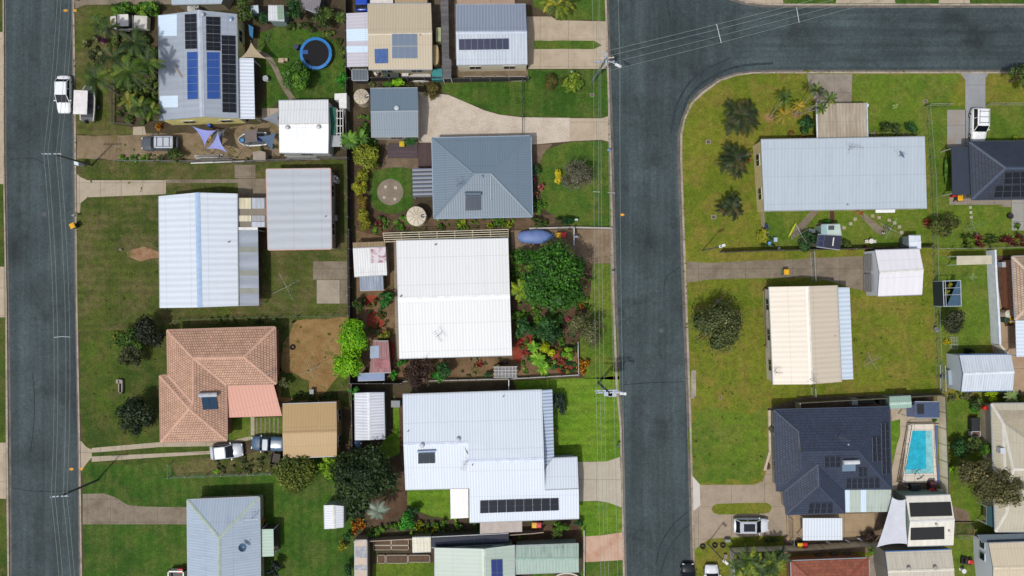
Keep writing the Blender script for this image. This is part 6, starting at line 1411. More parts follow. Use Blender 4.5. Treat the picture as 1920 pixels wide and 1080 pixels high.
# ---------------------------------------------------------------- white double garage, cream house
RW = sheetmetal('#eceaf0', .8, con=.03, amount=.05, bumpy=.2)
gt = gable('garage', 'white gabled double garage with two roller doors', 'garage', (1641, 469.5), (1724, 467), (1729, 552), (1646, 555), (1649, 511.5), (1731.7, 506), 2.9, 3.5, RW, sheetmetal('#e2e8f0', .25), over=.03, cap=WHT, win=False)
b = MB(); lo = gt.lo
for y0, y1 in ((477, 509), (514, 547)):
    for k in range(7): p, q = X(1630.5, y0, 1.), X(1631, y1, 1.); yy = sorted((p.y, q.y)); xw = min(v.x for v in lo); b = MB() if k == 0 else b; b.box((xw - .04 + .01 * (k % 2), sum(yy) / 2, .2 + k * .3), (.05, yy[1] - yy[0], .28), plain('#9c9b9c', .5))
    b.build('roller_door', gt.o)
UR = sheetmetal('#ece2d2', .62, con=.05, amount=.05, bumpy=.3)
hu = gable('house', 'cream gable roof house with a pale blue side awning', 'house', (1442, 538), (1569.7, 535), (1577.5, 716), (1450, 721), (1514, 536.7), (1521, 720.5), 3.0, 4.1, [UR, sheetmetal('#d9ccb8', .62, con=.06, amount=.05, bumpy=.3)], plain('#cfc6b4', .7), horiz=False, over=.3, cap=plain('#f4eee2', .5), capw=.25)  # right slope a darker cream: its shade is painted into the colour
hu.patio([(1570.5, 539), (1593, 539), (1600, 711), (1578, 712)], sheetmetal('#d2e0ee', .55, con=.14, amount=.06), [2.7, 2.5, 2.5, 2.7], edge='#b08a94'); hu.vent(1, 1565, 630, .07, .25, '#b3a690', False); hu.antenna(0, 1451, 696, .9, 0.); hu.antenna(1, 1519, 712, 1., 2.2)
boards('ramp', 'narrow brown timber ramp along the left wall of the cream roof', 'ramp', [(1433, 541), (1441, 541), (1444, 652), (1436, 652)], .7, timber('#6e6250', .15, 1))
clothesline('rotary clothesline on the open lawn right of the cream roof', 1635, 677, 19, 28)
fence('fence', 'tall steel fence with dark shadow between the cream roof and the navy tiled roof', [(1487, 752), (1760, 737)], 1.7, 'panel', sheetmetal('#5c5a4c', .25)); fence('fence', 'short steel return fence at the navy tiled roof corner', [(1490, 752), (1491, 768)], 1.7, 'panel', sheetmetal('#b3a98c', .25))
fence('gate', 'thin frame gate above the navy tiled roof', [(1521, 726), (1522, 741)], 1.3, 'bars', plain('#b9bdb8'), cat='gate')
# ---------------------------------------------------------------- right edge yards
wsx = gable('shed', 'blue-white gabled shed at the bottom of the right-hand yard', 'shed', (1799, 666), (1896, 665), (1899, 732), (1802.5, 734), (1806, 701), (1902, 697.5), 2.7, 3.3, sheetmetal('#d2dce6', .32, con=.12, amount=.2), sheetmetal('#c6d0da', .25), over=.04, cap=plain('#e2eaf2', .5), gut='#4f6f9c', win=False)
hx = House('house', 'beige tiled roof edge and blue-white flat wing cut off by the right edge', 'house', dict(a=(1898, 481, 2.7), b=(2050, 478, 2.7), c=(2055, 598, 2.7), d=(1904, 600, 2.7), p=(1960, 540, 4.2)), ['abp', 'bcp', 'cdp', 'dap'], tiles('#bda58e', '#b09982', .34, .3), BRICK, over=.4, cap=plain('#c9b49c', .7), win=False)
hx.patio([(1904, 601), (1990, 601), (1990, 668), (1906, 669)], sheetmetal('#d9e6f4', .45, con=.1, amount=.05), [2.4, 2.7, 2.7, 2.4])
wf = fence('wall', 'long white-blue garden wall beside the brown paved drive', [(1850, 470), (1852, 520), (1857, 600), (1859, 644)], 1.6, 'panel', plain('#f0f6ff'), cat='wall', th=.2, post='#dfe8f2', step=6); fence('wall', 'slanting cream end of the white garden wall', [(1859, 644), (1876, 664)], 1.5, 'panel', plain('#d3ccbc'), cat='wall', th=.2, post='#d8d0be', step=6)
pt2 = thing('carport', X(1826, 488), 'flat cream shade roof across the top of the white garden wall', 'shade roof'); slab([(1794, 480), (1860, 479), (1860, 495), (1794, 497)], stained('#ccc4ac', '#b8ae94', .5), 2.2, 'roof_sheet', pt2, True)
sg = thing('greenhouse', X(1782, 552), 'blue netted shade house with plants inside', 'shade house'); b = MB(); Q = [(1768, 527), (1801, 526), (1802.5, 573.5), (1770, 574.5)]; T = [X(x, y, 2.2) for x, y in Q]
for i in range(4): b.tube([T[i], T[(i + 1) % 4]], .05, plain('#b9c4cc'), 5); b.tube([(T[i].x, T[i].y, 0), T[i]], .05, plain('#b9c4cc'), 5)
for t in (.28, .55): b.tube([T[0].lerp(T[3], t), T[1].lerp(T[2], t)], .03, plain('#b9c4cc'), 5)
b.tube([T[0].lerp(T[1], .13), T[3].lerp(T[2], .13)], .035, plain('#b9c4cc'), 5); b.build('frame', sg)
b = MB(); b.face([T[1] - Vector((0, 0, .03)), T[0].lerp(T[1], .85) - Vector((0, 0, .03)), T[3].lerp(T[2], .15) - Vector((0, 0, .03)), T[2] - Vector((0, 0, .03))], plain('#35566e', .7)); b.build('roof_net', sg)
b = MB()
for i in (1, 2, 3): a_, c_ = T[i], T[(i + 1) % 4]; b.face([Vector((a_.x, a_.y, .05)), Vector((c_.x, c_.y, .05)), c_ * 1 - Vector((0, 0, .05)), a_ - Vector((0, 0, .05))], plain('#26333c', .8))
b.build('wall_net', sg); b = MB(); w = [Vector((p.x, p.y, .01)) for p in T][::-1]; b.face(w, plain('#2a2824')); b.build('floor_mat', sg)
for i, (x, y) in enumerate(((1781, 533), (1775, 547), (1776, 557))): tree('shrub', 'yellow-green plant in the blue shade house, %s' % ['at the back', 'in the middle', 'nearest the drum'][i], x, y, 6, 1.4, leaf('#5f7a1c', '#a9a82c', '#c9b83c'), .16, 'plant', 'plants in the shade house', trunk=False)
clothesline('thin wall clothesline on the bright lawn beside the white garden wall', 1824, 519.5, 8, 0, colr='#9fb08a')
BL3 = ['dark green bin in the row at the brown paved drive', 'green bin with a yellow lid in the row at the brown paved drive', 'all-green bin in the row at the brown paved drive']
for lb, x, ld in zip(BL3, (1878, 1887, 1895), ('#2c4632', '#f0b414', '#3a7048')): bin_(lb, x, 600, 0, ld, '#33503a', 'bins at the brown paved drive')
tank('cream round drum above the row of bins', 1893, 588.5, 7, 1.4, '#c9c2ae', name='drum', cat='drum', group=None, ribs=False)
rect_box('air_conditioner', 'white air conditioner box at the beige tiled roof edge', 'air conditioner', rect(1879, 491, 1895, 501), .1, .9, plain('#b9c4cc'))
bin_('dark green bin with a yellow lid at the end of the blue-white shed', 1782, 685, 90, '#f0a814', '#3d6b48', None); rect_box('bench', 'pale workbench at the gable end of the blue-white shed', 'bench', [(1778, 694), (1786, 693), (1787, 722), (1779, 722)], .2, .85, plain('#9aa9b0'))
fence('gate', 'white pipe frame at the end of the blue-white shed', [(1762, 683), (1763, 732)], 1.2, 'bars', plain('#cfd4d2'), cat='gate'); rect_box('tub', 'dark tub at the end of the blue-white shed', 'tub', circ(1769, 706, 4, 12), 0, .5, plain('#3d4654'))
for x, y, h, lb in ((1756, 616, '#7d7f84', 'grey round pot at the wire fence, upper of two'), (1758, 620, '#8d8a8c', 'grey round pot at the wire fence, lower of two')): rect_box('pot', lb, 'pot', circ(x, y, 3.4, 12), 0, .45, plain(h))
trl = thing('trellis', X(1789, 643), 'low white trellis frame lying by the flowering pot', 'trellis'); b = MB()
for i in range(6): b.tube([X(1781 + i * 3, 632, .15), X(1781 + i * 3, 654, .15)], .015, plain('#c9d0c0'), 4)
for y in (632, 639, 646, 654): b.tube([X(1781, y, .16), X(1796, y, .16)], .018, plain('#c9d0c0'), 4)
b.build('grid', trl)
# ---------------------------------------------------------------- navy tiled house with pool
NV = tiles('#33415a', '#2c384f', .34, .3)
hy = House('house', 'navy tiled hip roof with scattered black solar panels beside the pool', 'house', dict(a=(1451.7, 768.6, 2.7), b=(1667.7, 763, 2.7), c=(1672, 916.7, 2.7), d=(1583, 917.5, 2.7), e=(1584, 962, 2.7), f=(1474.7, 964.7, 2.7), g=(1470.6, 921, 2.7), h=(1456.7, 921.7, 2.7),
    l=(1498, 809, 3.68), m=(1502, 846.7, 4.5), n=(1609, 845, 4.5), k=(1501, 882, 3.68), w=(1534, 870, 3.96), x=(1536, 910.5, 3.96)), ['alh', 'lkh', 'lmk', 'abnml', 'bcn', 'mwghk', 'mncdw', 'gwxf', 'fxe', 'wdex'], NV, plain('#8f8a84', .7), over=.45, cap=plain('#303c51', .6), capw=.12, gut='#39475c')
SY = cells('#0e1220', '#7f889c', 6, 8, .05, False)
hy.panels(8, [(1517, 943), (1561.5, 942), (1561.5, 962 - 1), (1513, 962)], 4, 2, SY); hy.panels(6, [(1545, 856), (1576, 855), (1576, 875), (1545, 876)], 3, 2, SY); hy.panels(6, [(1609, 876), (1626, 875), (1626, 893), (1609, 894)], 2, 2, SY)
hy.panels(6, [(1586, 896.5), (1649, 895), (1649.5, 914.5), (1585, 915.5)], 6, 2, SY); hy.panels(4, [(1651, 793), (1665.5, 792), (1668.5, 888), (1653, 889)], 2, 6, SY); hy.panels(4, [(1634, 819), (1650, 817.5), (1652, 865), (1635.5, 866)], 2, 3, SY)
hy.heater(6, [(1579, 864), (1608, 863)], [(1578, 869), (1604, 868), (1604.5, 882), (1577.5, 883)], '#d3d8dc', '#7f97ad', 1, .28); hy.antenna(3, 1571, 818, 1.4, -.5); hy.vent(3, 1590, 833, .16, .2, '#8fa0b4', False)
hy.patio([(1583.5, 918), (1671, 917), (1671.5, 959.5), (1584, 961)], sheetmetal('#b9c6bc', .4, con=.06, amount=.25), [2.6, 2.6, 2.4, 2.4])
for x0, x1 in ((1584.5, 1593), (1614, 1624)): slab([(x0, 918.5), (x1, 918.5), (x1, 960), (x0, 960)], CLEAR, [2.63, 2.63, 2.43, 2.43], 'clear_roof_sheet', hy.o, False)
pw = thing('patio_cover', X(1542, 992), 'white corrugated patio cover below the navy tiled roof', 'patio cover'); slab([(1505, 971.5), (1579, 971.5), (1579.5, 1012.5), (1505.5, 1013.5)], sheetmetal('#dfe8f2', .36, con=.14, amount=.05), [2.4, 2.4, 2.3, 2.3], 'roof_sheet', pw, True)
car('car', 'silver hatchback with a black glass roof on the concrete drive', 1409, 986, 0, 4.4, 1.85, '#dde2ea', 1.55, 'hatch', roofc='#b9bec6', glassroof=True)
car('car', 'black car cut off by the bottom edge on the middle street', 1291, 1090, 90, 4.3, 1.8, '#16191e', 1.5, 'hatch', z=-.11); car('car', 'white car on the lawn cut off by the bottom edge', 1335, 1092, 90, 4.3, 1.8, '#e6eaee', 1.5, 'hatch')
SLAB = sheetmetal('#fff2cf', .25, con=.06)
fence('fence', 'tan steel fence along the pool side of the navy tiled house', [(1757, 740), (1760, 830), (1763, 922)], 1.8, 'panel', SLAB, post='#4a443a'); fence('fence', 'tan steel fence between the navy tiled house and the red tiled roof', [(1368, 1027), (1500, 1022), (1640, 1013)], 1.8, 'panel', SLAB, post='#4a443a'); fence('fence', 'white steel fence beside the dark palms at the bottom edge', [(1368, 1028), (1371, 1110)], 1.6, 'panel', sheetmetal('#b9bcbc', .3), post='#8e9296')
fence('gate', 'pale steel side gate at the left of the white patio cover', [(1478, 967), (1480, 1014)], 1.6, 'bars', plain('#7d8288'), cat='gate'); fence('fence', 'low white garden edge wall left of the navy tiled roof', [(1440, 768), (1441, 845), (1431, 880)], .5, 'panel', plain('#c6b79a'), cat='wall', th=.25, step=30, post='#c9bb9e')
bin_('dark bin with a yellow lid beside the white patio cover', 1494, 1018, 0, '#e4c01c', '#3a3a34', 'pair of bins beside the white patio cover'); bin_('dark bin with a red lid beside the white patio cover', 1503, 1017.5, 0, '#d8242c', '#3a3034', 'pair of bins beside the white patio cover')
# pool
pl = thing('swimming_pool', X(1722, 847), 'tapered turquoise swimming pool with cream paving', 'swimming pool'); b = MB(); PV = concrete('#e4dbce', '#cfc2b0', 1.2, .3, 21.)
def ringpts(q, z): return [X(x, y) + Vector((0, 0, z)) for x, y in q]
outer = [(1702, 795), (1751, 794), (1757, 904), (1690, 905)]; inn = [(1710, 807), (1747, 807), (1749, 887), (1695, 888)]
A_, B_ = ringpts(outer, .10), ringpts(inn, .10)
for i in range(4): j = (i + 1) % 4; b.face([A_[i], B_[i], B_[j], A_[j]], PV); b.face([A_[i] - Vector((0, 0, .1)), A_[i], A_[j], A_[j] - Vector((0, 0, .1))], PV); b.face([B_[i], B_[i] - Vector((0, 0, .08)), B_[j] - Vector((0, 0, .08)), B_[j]], plain('#9cc9d8'))
b.build('coping', pl); b = MB(); b.face(ringpts([(1710, 807), (1710 + 25, 807), (1736, 879), (1698, 880)], .055)[::-1], water('#2aaec8')); b.build('water', pl)
b = MB(); b.face(ringpts([(1735, 807), (1747, 807), (1749, 887), (1695, 888), (1698, 880), (1736, 879)], .055)[::-1], water('#86c4cc')); b.build('ledge_water', pl); b = MB()
for x in (1712, 1716): b.tube([X(x, 888, .1), X(x, 888, .6), X(x + 1, 884, .6), X(x + 1, 881, .05)], .025, plain('#d0d6da', .2, .6), 5)
b.build('ladder', pl)
fence('pool_fence', 'thin dark pool fence with steel bars', [(1700, 794), (1681, 902), (1692, 908)], 1.2, 'bars', plain('#2b2d30'), cat='fence'); fence('pool_fence', 'short dark pool fence at the head of the pool', [(1702, 792), (1750, 791)], 1.2, 'bars', plain('#2b2d30'), cat='fence')
b = MB(); b.tube([X(1756, 797, .9), X(1757, 850, 1.), X(1759, 880, .8), X(1761, 910, .5)], .06, plain('#3f6fc0')); b.build('hose', label='long blue pool hose along the tan steel fence', category='hose')
chh = thing('pool_umbrella', X(1732, 897), 'folded grey umbrella and white lounger at the foot of the pool', 'umbrella'); b = MB(); b.lathe(X(1727, 896, 0), [(.3, 0), (.28, .08), (.05, .1)], GREY, 12); b.tube([X(1727, 896, .05), X(1727, 896, 1.7)], .03, GREY); b.build('pole', chh); b = MB(); b.tube([X(1720, 898, 1.1), X(1727, 896, 1.7), X(1732, 890, 1.2)], .12, plain('#8a8680'), 7, r2=.05); b.build('canopy', chh)
for q, h, z, lb in ((rect(1709, 909, 1727, 919), '#20262c', .8, 'black pump box at the foot of the pool'), (rect(1745, 903, 1757, 922), '#4a1f28', .9, 'maroon cover beside the black pump box'), (rect(1703, 919, 1729, 924), '#2a8cc0', .3, 'bright blue board in front of the black pump box'), (rect(1757, 918, 1768, 923), '#d0d0cc', .5, 'white filter drum against the tan steel fence')): rect_box('pool_equipment', lb, 'pool equipment', q, 0, z, plain(h))
rr_ = thing('life_ring', X(1740, 918), 'red ring float among the pool equipment', 'float', local=True); b = MB(); b.tube([(math.cos(q) * .3, math.sin(q) * .3, .85) for q in np.linspace(0, 6.283, 17)], .14, plain('#d8301c', .4), 8, cap=False); b.build('ring', rr_)
pg2 = gable('shed', 'small mint green gabled shed at the head of the pool yard', 'shed', (1668, 745), (1708, 743), (1709.5, 764), (1668.5, 766), (1668, 757), (1709, 755), 2., 2.3, sheetmetal('#9fbfae', .3, con=.1), plain('#7f9c8c'), over=.04, cap=plain('#c4dcd0', .5), win=False)
dp = skillion('shed', 'small slate blue roof shed with a black solar mat by the pool', 'shed', [(1716, 754), (1761, 754), (1762, 783), (1717, 783)], [2.3, 2.3, 2.15, 2.15], plain('#3f5070', .5), plain('#59667c'), over=.05, win=False); dp.patch(0, [(1719.5, 758), (1731.5, 758), (1732.5, 776), (1720.5, 776)], MAT, 'solar_mat', .06); slab([(1700, 759), (1716, 759), (1717, 782), (1700, 781)], plain('#46506a', .6), 2.0, 'lower_roof', dp.o, True)
rect_box('gas_heater', 'grey gas heater and drum row above the navy tiled roof', 'heater', rect(1598, 747, 1609, 760), 0, 1.0, plain('#a4b0b4')); rect_box('storage_box', 'long black storage box above the navy tiled roof', 'box', rect(1611, 746, 1640, 757), 0, .9, plain('#1f2224'), plain('#2a2e30')); rect_box('barrel', 'black barrel beside the mint green shed', 'barrel', circ(1654, 754, 6, 14), 0, 1., plain('#1c2024'))
# white shed with heater mats, sails and bottom sheds
zs = gable('shed', 'white gabled shed with two big black heater mats', 'shed', (1698, 931), (1781.7, 928), (1787.7, 1021.7), (1701.7, 1024), (1706, 979), (1790, 975), 2.9, 3.6, sheetmetal('#ebe8dc', .9, con=.04, amount=.1), sheetmetal('#8fa99b', .25), over=.05, cap=WHT, win=False)
zs.patch(0, [(1704.5, 943), (1782, 941), (1785.5, 967), (1707, 969)], MAT, 'heater_mat', .06); zs.patch(1, [(1707.5, 989.5), (1770, 987.5), (1770.5, 1010.5), (1707, 1012.5)], MAT, 'heater_mat', .06); zs.vent(1, 1754, 983, .2, .3, '#c9c4b4', False); zs.vent(1, 1778, 995, .16, .3, '#c9c4b4', False)
sail('big white shade sail beside the black heater mat shed', [(1672.7, 932), (1698, 936), (1701.5, 1020), (1644, 1026)], [2.9, 3., 2.8, 2.7], '#cfd2dc', sag=.07)
aa = gable('shed', 'cream gabled shed with two roof vents at the bottom edge', 'shed', (1660, 1035), (1784, 1030.7), (1791, 1115), (1668, 1118), (1664.5, 1071.5), (1789, 1067.5), 2.9, 3.6, sheetmetal('#cfc8b8', .4, con=.04, amount=.2), sheetmetal('#8f8b84', .25), over=.05, cap=plain('#e2dccb', .5), gut='#3a6fb0', win=False); aa.vent(0, 1703, 1065, .2, .35, '#a9a69c'); aa.vent(0, 1752, 1064, .2, .35, '#a9a69c')
sheet('yard', [(1629, 1044), (1660, 1030), (1662, 1110), (1629, 1110)], CONCG, 4)
ab = House('house', 'red terracotta tiled roof at the bottom edge', 'house', dict(a=(1483, 1052, 2.7), b=(1629, 1046.7, 2.7), c=(1634, 1240, 2.7), d=(1490, 1240, 2.7), p=(1556, 1122, 4.2), q=(1560, 1170, 4.2)), ['abp', 'bcqp', 'cdq', 'dapq'], tiles('#8d4630', '#a55a3e', .36, .34), BRICK, over=.4, cap=plain('#8d4a34', .7), win=False)
ht = House('house', 'large cream roof cut off by the right edge behind the olive tree', 'house', dict(a=(1859, 757, 2.8), b=(2060, 755, 2.8), c=(2066, 996, 2.8), d=(1866.7, 997, 2.8), p=(1881, 793, 3.7), q=(1899, 880, 4.4), r=(1888, 960, 3.7), s=(2000, 880, 4.4)), ['aprd', 'pqr', 'absqp', 'bcs', 'rqscd'], sheetmetal('#c4bda8', .42, con=.05, amount=.15), plain('#b0a58e', .7), over=.4, cap=plain('#dcd8cc', .5), win=False)
rect_box('evaporative_cooler', 'white cooler unit on the edge of the large cream roof', 'cooler', [(1876, 840), (1886, 840), (1886, 851), (1876, 851)], 3.2, 3.9, plain('#c9ced6'))
ba = thing('awning', X(1858, 968), 'dark teal window blind under the large cream roof', 'awning'); slab([(1850, 949), (1866, 949), (1867, 991), (1850, 984)], plain('#1f4a50', .8), [1.9, 2.4, 2.4, 1.9], 'blind', ba, True)
ad = gable('house', 'cream metal roof with a pale blue weatherboard gable in the bottom right corner', 'house', (1854, 1019), (2050, 1012), (2056, 1110), (1861, 1114), (1862.5, 1065), (2054, 1061), 3.0, 3.7, sheetmetal('#d6c8ae', .4, con=.05, amount=.06), sheetmetal('#e2eaf4', .22, con=.25, bumpy=1.), over=.02, cap=plain('#dccfb6', .5), win=False)
xw = min(v.x for v in ad.lo)
for y in (1043, 1021):
    p = X(1848, y, 1.8); b = MB(); b.box((xw + .02, p.y, 1.8), (.1, 1.0, .9), plain('#c9d4dc')); b.box((xw - .03, p.y, 1.8), (.06, .85, .75), glass()); b.build('window', ad.o)
slab([(1833, 1003), (1990, 998), (1990, 1012), (1842, 1018)], plain('#5a6770'), 2.5, 'veranda_roof', ad.o, False)
fence('fence', 'grey fence above the bottom right cream roof', [(1830, 1000), (1990, 997)], 1.6, 'panel', plain('#6a6d6e')); fence('fence', 'thin wire fence below the vegetable patch', [(1790, 1004), (1832, 1004)], 1.1, 'wire')
mw = thing('lawn_mower', X(1810, 1050), 'red and black ride-on mower on the lawn strip', 'mower', None, R(-8), local=True); b = MB(); b.box((.35, 0, .45), (.7, .5, .4), plain('#c0241c', .3)); b.build('bonnet', mw, bevel=.06); b = MB(); b.box((-.35, 0, .35), (.8, .8, .16), plain('#1b1c1e')); b.box((-.4, 0, .6), (.4, .45, .12), plain('#222326')); b.box((-.58, 0, .8), (.08, .45, .4), plain('#222326')); b.build('deck', mw)
for x in (-.5, .5):
    for y in (-.38, .38): wheel(mw, x, y, .2, .16)
tb2 = thing('table', X(1801, 1067), 'small round white table near the ride-on mower', 'table', local=True); b = MB(); b.lathe((0, 0, 0), [(.2, 0), (.05, .05), (.05, .65), (.3, .67), (.3, .72)], plain('#d8dcdc'), 16); b.build('table_top', tb2)
garden_bed('leafy vegetable patch framed in timber below the olive tree', rect(1791, 980, 1827, 1003), .3, '#7d6d54', None, earth('#3d4a20', '#56642a', 1.5, .9, '#6a5f3c', 18.))
rect_box('planter_box', 'black netted planter beside the large cream roof', 'planter', rect(1822, 783, 1838, 808), 0, .9, plain('#23262c')); gl = garden_bed('white cross-framed planter next to the black netted planter', rect(1822, 809, 1838, 819), .6, '#c9c9d6', None)
rect_box('umbrella', 'bright red folded umbrella against the large cream roof', 'umbrella', circ(1850, 765, 6, 10, 4), .6, 1.5, plain('#d8281c')); sheet('path', rect(1838, 764, 1852, 822), CONCG, 3)
for i, (x, y) in enumerate(((1340, 1022), (1355, 1022), (1317, 1024))):
    o = thing('planter_pot', X(x, y), 'dark tyre planter on the lawn by the lamp pole, %s' % ['middle', 'right', 'left'][i], 'planter', 'tyre planters by the lamp pole', local=True); b = MB(); b.tube([(math.cos(q) * .26, math.sin(q) * .26, .12) for q in np.linspace(0, 6.283, 15)], .11, plain('#1c1a18', .9), 7, cap=False); b.build('tyre', o)
rect_box('seat_block', 'grey stone block on the lawn by the lamp pole', 'block', rect(1358, 1040, 1364, 1048), 0, .4, CONCG); rect_box('gas_meter', 'small grey cabinet at the end of the tan fence', 'cabinet', rect(1360, 1012, 1370, 1017), 0, .7, plain('#8d9490'))
for i, (x, y) in enumerate(((1554, 1018), (1590, 1015), (1613, 1012))): rect_box('surfboard', 'white board leaning on the tan fence, %s' % ['left', 'middle', 'right'][i], 'board', [(x - 6, y - 2), (x - 2, y - 3), (x + 5, y + 1), (x + 6, y + 3), (x + 2, y + 3)], .1, .5, plain('#cfd0cc'), group='white boards along the tan fence')
for i, (x, y) in enumerate(((1537, 1043), (1565, 1040), (1590, 1041))): rect_box('crate', 'dark grey junk box beside the red tiled roof, %s' % ['left', 'middle', 'right'][i], 'box', [(x - 6, y - 2), (x + 5, y - 4), (x + 7, y + 1), (x - 5, y + 3)], 0, .6, plain('#55524e'), group='junk boxes beside the red tiled roof')
# ================================================================ planting
LD = leaf('#2c3d1a', '#4f6428', '#6f7f3a'); LM = leaf('#33561a', '#5d8a26', '#84a83a'); LB_ = leaf('#4f8a10', '#86bd1c', '#a8d43a'); LY = leaf('#5f6a14', '#8e9020', '#aeaa3a'); LO = leaf('#3d4526', '#656c3e', '#8a8a5a')
LG = leaf('#1f5a16', '#3c8a24', '#5fa838'); LDG = leaf('#1d3a1a', '#2f5a28', '#4a7a38'); LP = leaf('#22350f', '#52701e', '#86842e'); LPD = leaf('#1c2c10', '#3c5420', '#6f5a30'); LGY = leaf('#4a4c36', '#77785a', '#9a9878'); LBR = leaf('#2c1f18', '#4a352a', '#5a4434')
LRED = leaf('#6a2420', '#9a4636', '#b06a4e'); LOR = leaf('#8f4c1c', '#bd8020', '#ccae3a'); LYEL = leaf('#a89a10', '#ccbc1c', '#dcd03a'); LFERN = leaf('#5f7a14', '#94a824', '#b8be3a'); LPUR = leaf('#4a1f2a', '#7a3a3a', '#a85a4a'); LBL = leaf('#5a6a5a', '#8a9a8a', '#a8b4a0')
# north-west palm garden
ground_cover([(222, 14), (298, 10), (300, 34), (220, 34)], 26, (.5, 1.1), LM, (.5, 1.6), leafsz=.25); ground_cover([(214, 62), (298, 60), (300, 228), (255, 232), (220, 225), (214, 120)], 130, (.5, 1.1), LD, (.4, 1.4), leafsz=.28)
ground_cover([(160, 72), (200, 70), (205, 130), (160, 125)], 12, (.6, 1.0), LO, (.4, 1.2), leafsz=.25)
tree('bush', 'bushy green shrub nearest the round white tank', 283, 14, 15, 2.1, LM, .25); tree('bush', 'dense green shrub row above the old white truck', 232, 24, 13, 1.9, LM, .25)
PN = ['green palm at the top of the garden above the truck', 'young green palm leaning over the verge', 'broad palm beside the canopy boat', 'tall dark palm in the middle of the palm garden', 'dark palm closest to the white truck', 'palm close to the blue-grey roof edge', 'palm above the dirt drive corner', 'small yellowish palm at the bottom of the palm garden', 'feathery palm overhanging the roof gutter', 'low palm in the thick of the garden']
for lb, (x, y, r, h, m, bs, n) in zip(PN, ((186, 44, 25, 4.5, LP, None, 13), (206, 52, 22, 5., LPD, None, 12), (180, 146, 36, 4.6, LP, (222, 177), 17), (240, 132, 42, 7.2, LP, (297, 176), 18), (252, 80, 36, 6.2, LPD, (296, 150), 16), (276, 118, 34, 6.6, LP, (300, 140), 15), (262, 200, 28, 4.5, LP, None, 14), (240, 188, 22, 3.2, leaf('#434c16', '#777a26', '#a89440'), None, 13), (284, 208, 24, 4., LP, None, 14), (212, 108, 32, 4.8, LPD, None, 15))):
    palm('palm_tree', lb, x, y, r, h, m, n, base=bs, nl=16, lw=.13, llf=.25, droop=1.1, tr=.12)
strap('cordyline', 'purple-leaved cordyline in the palm garden', 192, 76, 9, 1.6, leaf('#4a2440', '#7a4464', '#a86a8a'), 34); strap('bromeliad', 'orange-tipped plant at the bottom of the palm garden', 298, 238, 9, .8, LOR, 26)
tree('tree', 'round bright green tree beside the trampoline', 557, 144, 29, 3.6, LM, .26, lobes=14, cover=5); tree('bush', 'round green bush beside the white square tank', 639, 151, 15, 2.2, LG, .22)
tree('tree', 'dark leafy tree behind the small bluish shed', 456, 18, 24, 4., LD, .3); tree('bush', 'dark bush between the two small back sheds', 494, 36, 12, 2.6, LDG, .22); tree('tree', 'dark shrubby tree behind the trampoline', 608, 38, 24, 3.2, LD, .28); palm('palm_tree', 'spiky yellowish palm at the corner of the white patio strip', 638, 32, 13, 2.6, LP, 20, nl=9, lw=.1); tree('tree', 'tall dark tree at the back fence of the sheds', 552, 20, 18, 4.5, LDG, .28)
ground_cover([(450, 20), (500, 25), (545, 50), (600, 60), (650, 80), (650, 130), (630, 60), (560, 40), (470, 40)], 26, (.3, .8), LD, (.3, 1.), leafsz=.22); ground_cover([(446, 230), (600, 288), (480, 302), (430, 298)], 10, (.25, .6), LO, (.2, .6), leafsz=.18)
tree('bush', 'dark green bush under the silver and black wagon', 331, 291, 16, 1.8, LD, .24); tree('bush', 'olive bush left of the dark green wagon bush', 298, 298, 10, 1.3, LO, .2); ground_cover([(222, 292), (280, 292), (282, 304), (222, 304)], 16, (.25, .5), LM, (.2, .6), leafsz=.18)
for lb, x, y, r, h, m in (('spiky palm at the fence corner behind the white shed', 655, 262, 22, 3.4, LM), ('green palm over the dark paling fence', 676, 258, 18, 2.8, LM)): palm('palm_tree', lb, x, y, r, h, m, 16, nl=11, lw=.14)
ground_cover([(660, 190), (694, 200), (696, 258), (725, 262), (726, 310), (700, 312), (668, 300), (660, 240)], 30, (.3, .7), LM, (.3, 1.), leafsz=.22); ground_cover([(690, 150), (830, 152), (790, 166), (694, 164)], 12, (.3, .6), LO, (.2, .5), leafsz=.2)
tree('bush', 'long bright hedge above the slate blue garage', 752, 156, 16, 1.6, LB_, .22, ell=.65); tree('bush', 'second half of the bright hedge above the slate blue garage', 728, 156, 11, 1.4, LM, .2); rect_hedge = tree('hedge', 'clipped olive hedge block beside the slate blue garage', 809, 170, 16, 1.3, leaf('#4a3f1a', '#6a6428', '#7f7a38'), .18, lobes=16, cover=5)
palm('potted_palm', 'potted palm on the purple-brown deck', 769, 263, 15, 1.7, LDG, 20, nl=10, lw=.12, cat='potted plant')
# slate blue roof garden
tree('tree', 'round yellow-green tree above the paved circle lawn', 691, 294, 29, 3.2, leaf('#4a5a10', '#86902a', '#aaa83a'), .26, lobes=14, cover=5)
for lb, x, y, r, m in (('yellowish hedge bush along the back fence, uppermost', 678, 330, 13, LY), ('yellow-green hedge bush along the back fence, second', 676, 352, 15, LY), ('olive hedge bush along the back fence, third', 678, 378, 13, leaf('#5a4a10', '#8a7a28', '#a8983a')), ('rounded hedge bush in the corner above the rust-flecked shed', 682, 411, 20, leaf('#565a14', '#8a8a24', '#a8a83a'))): tree('bush', lb, x, y, r, 1.9, m, .2, lobes=9, cover=5)
ground_cover([(700, 408), (770, 405), (800, 430), (700, 432)], 30, (.25, .6), LM, (.2, .8), leafsz=.2); ground_cover([(812, 412), (1000, 408), (1000, 428), (812, 430)], 26, (.2, .5), LM, (.2, .7), leafsz=.18); strap('cordyline', 'red strappy plant in the bed by the paved circle', 712, 421, 11, .9, LPUR, 34)
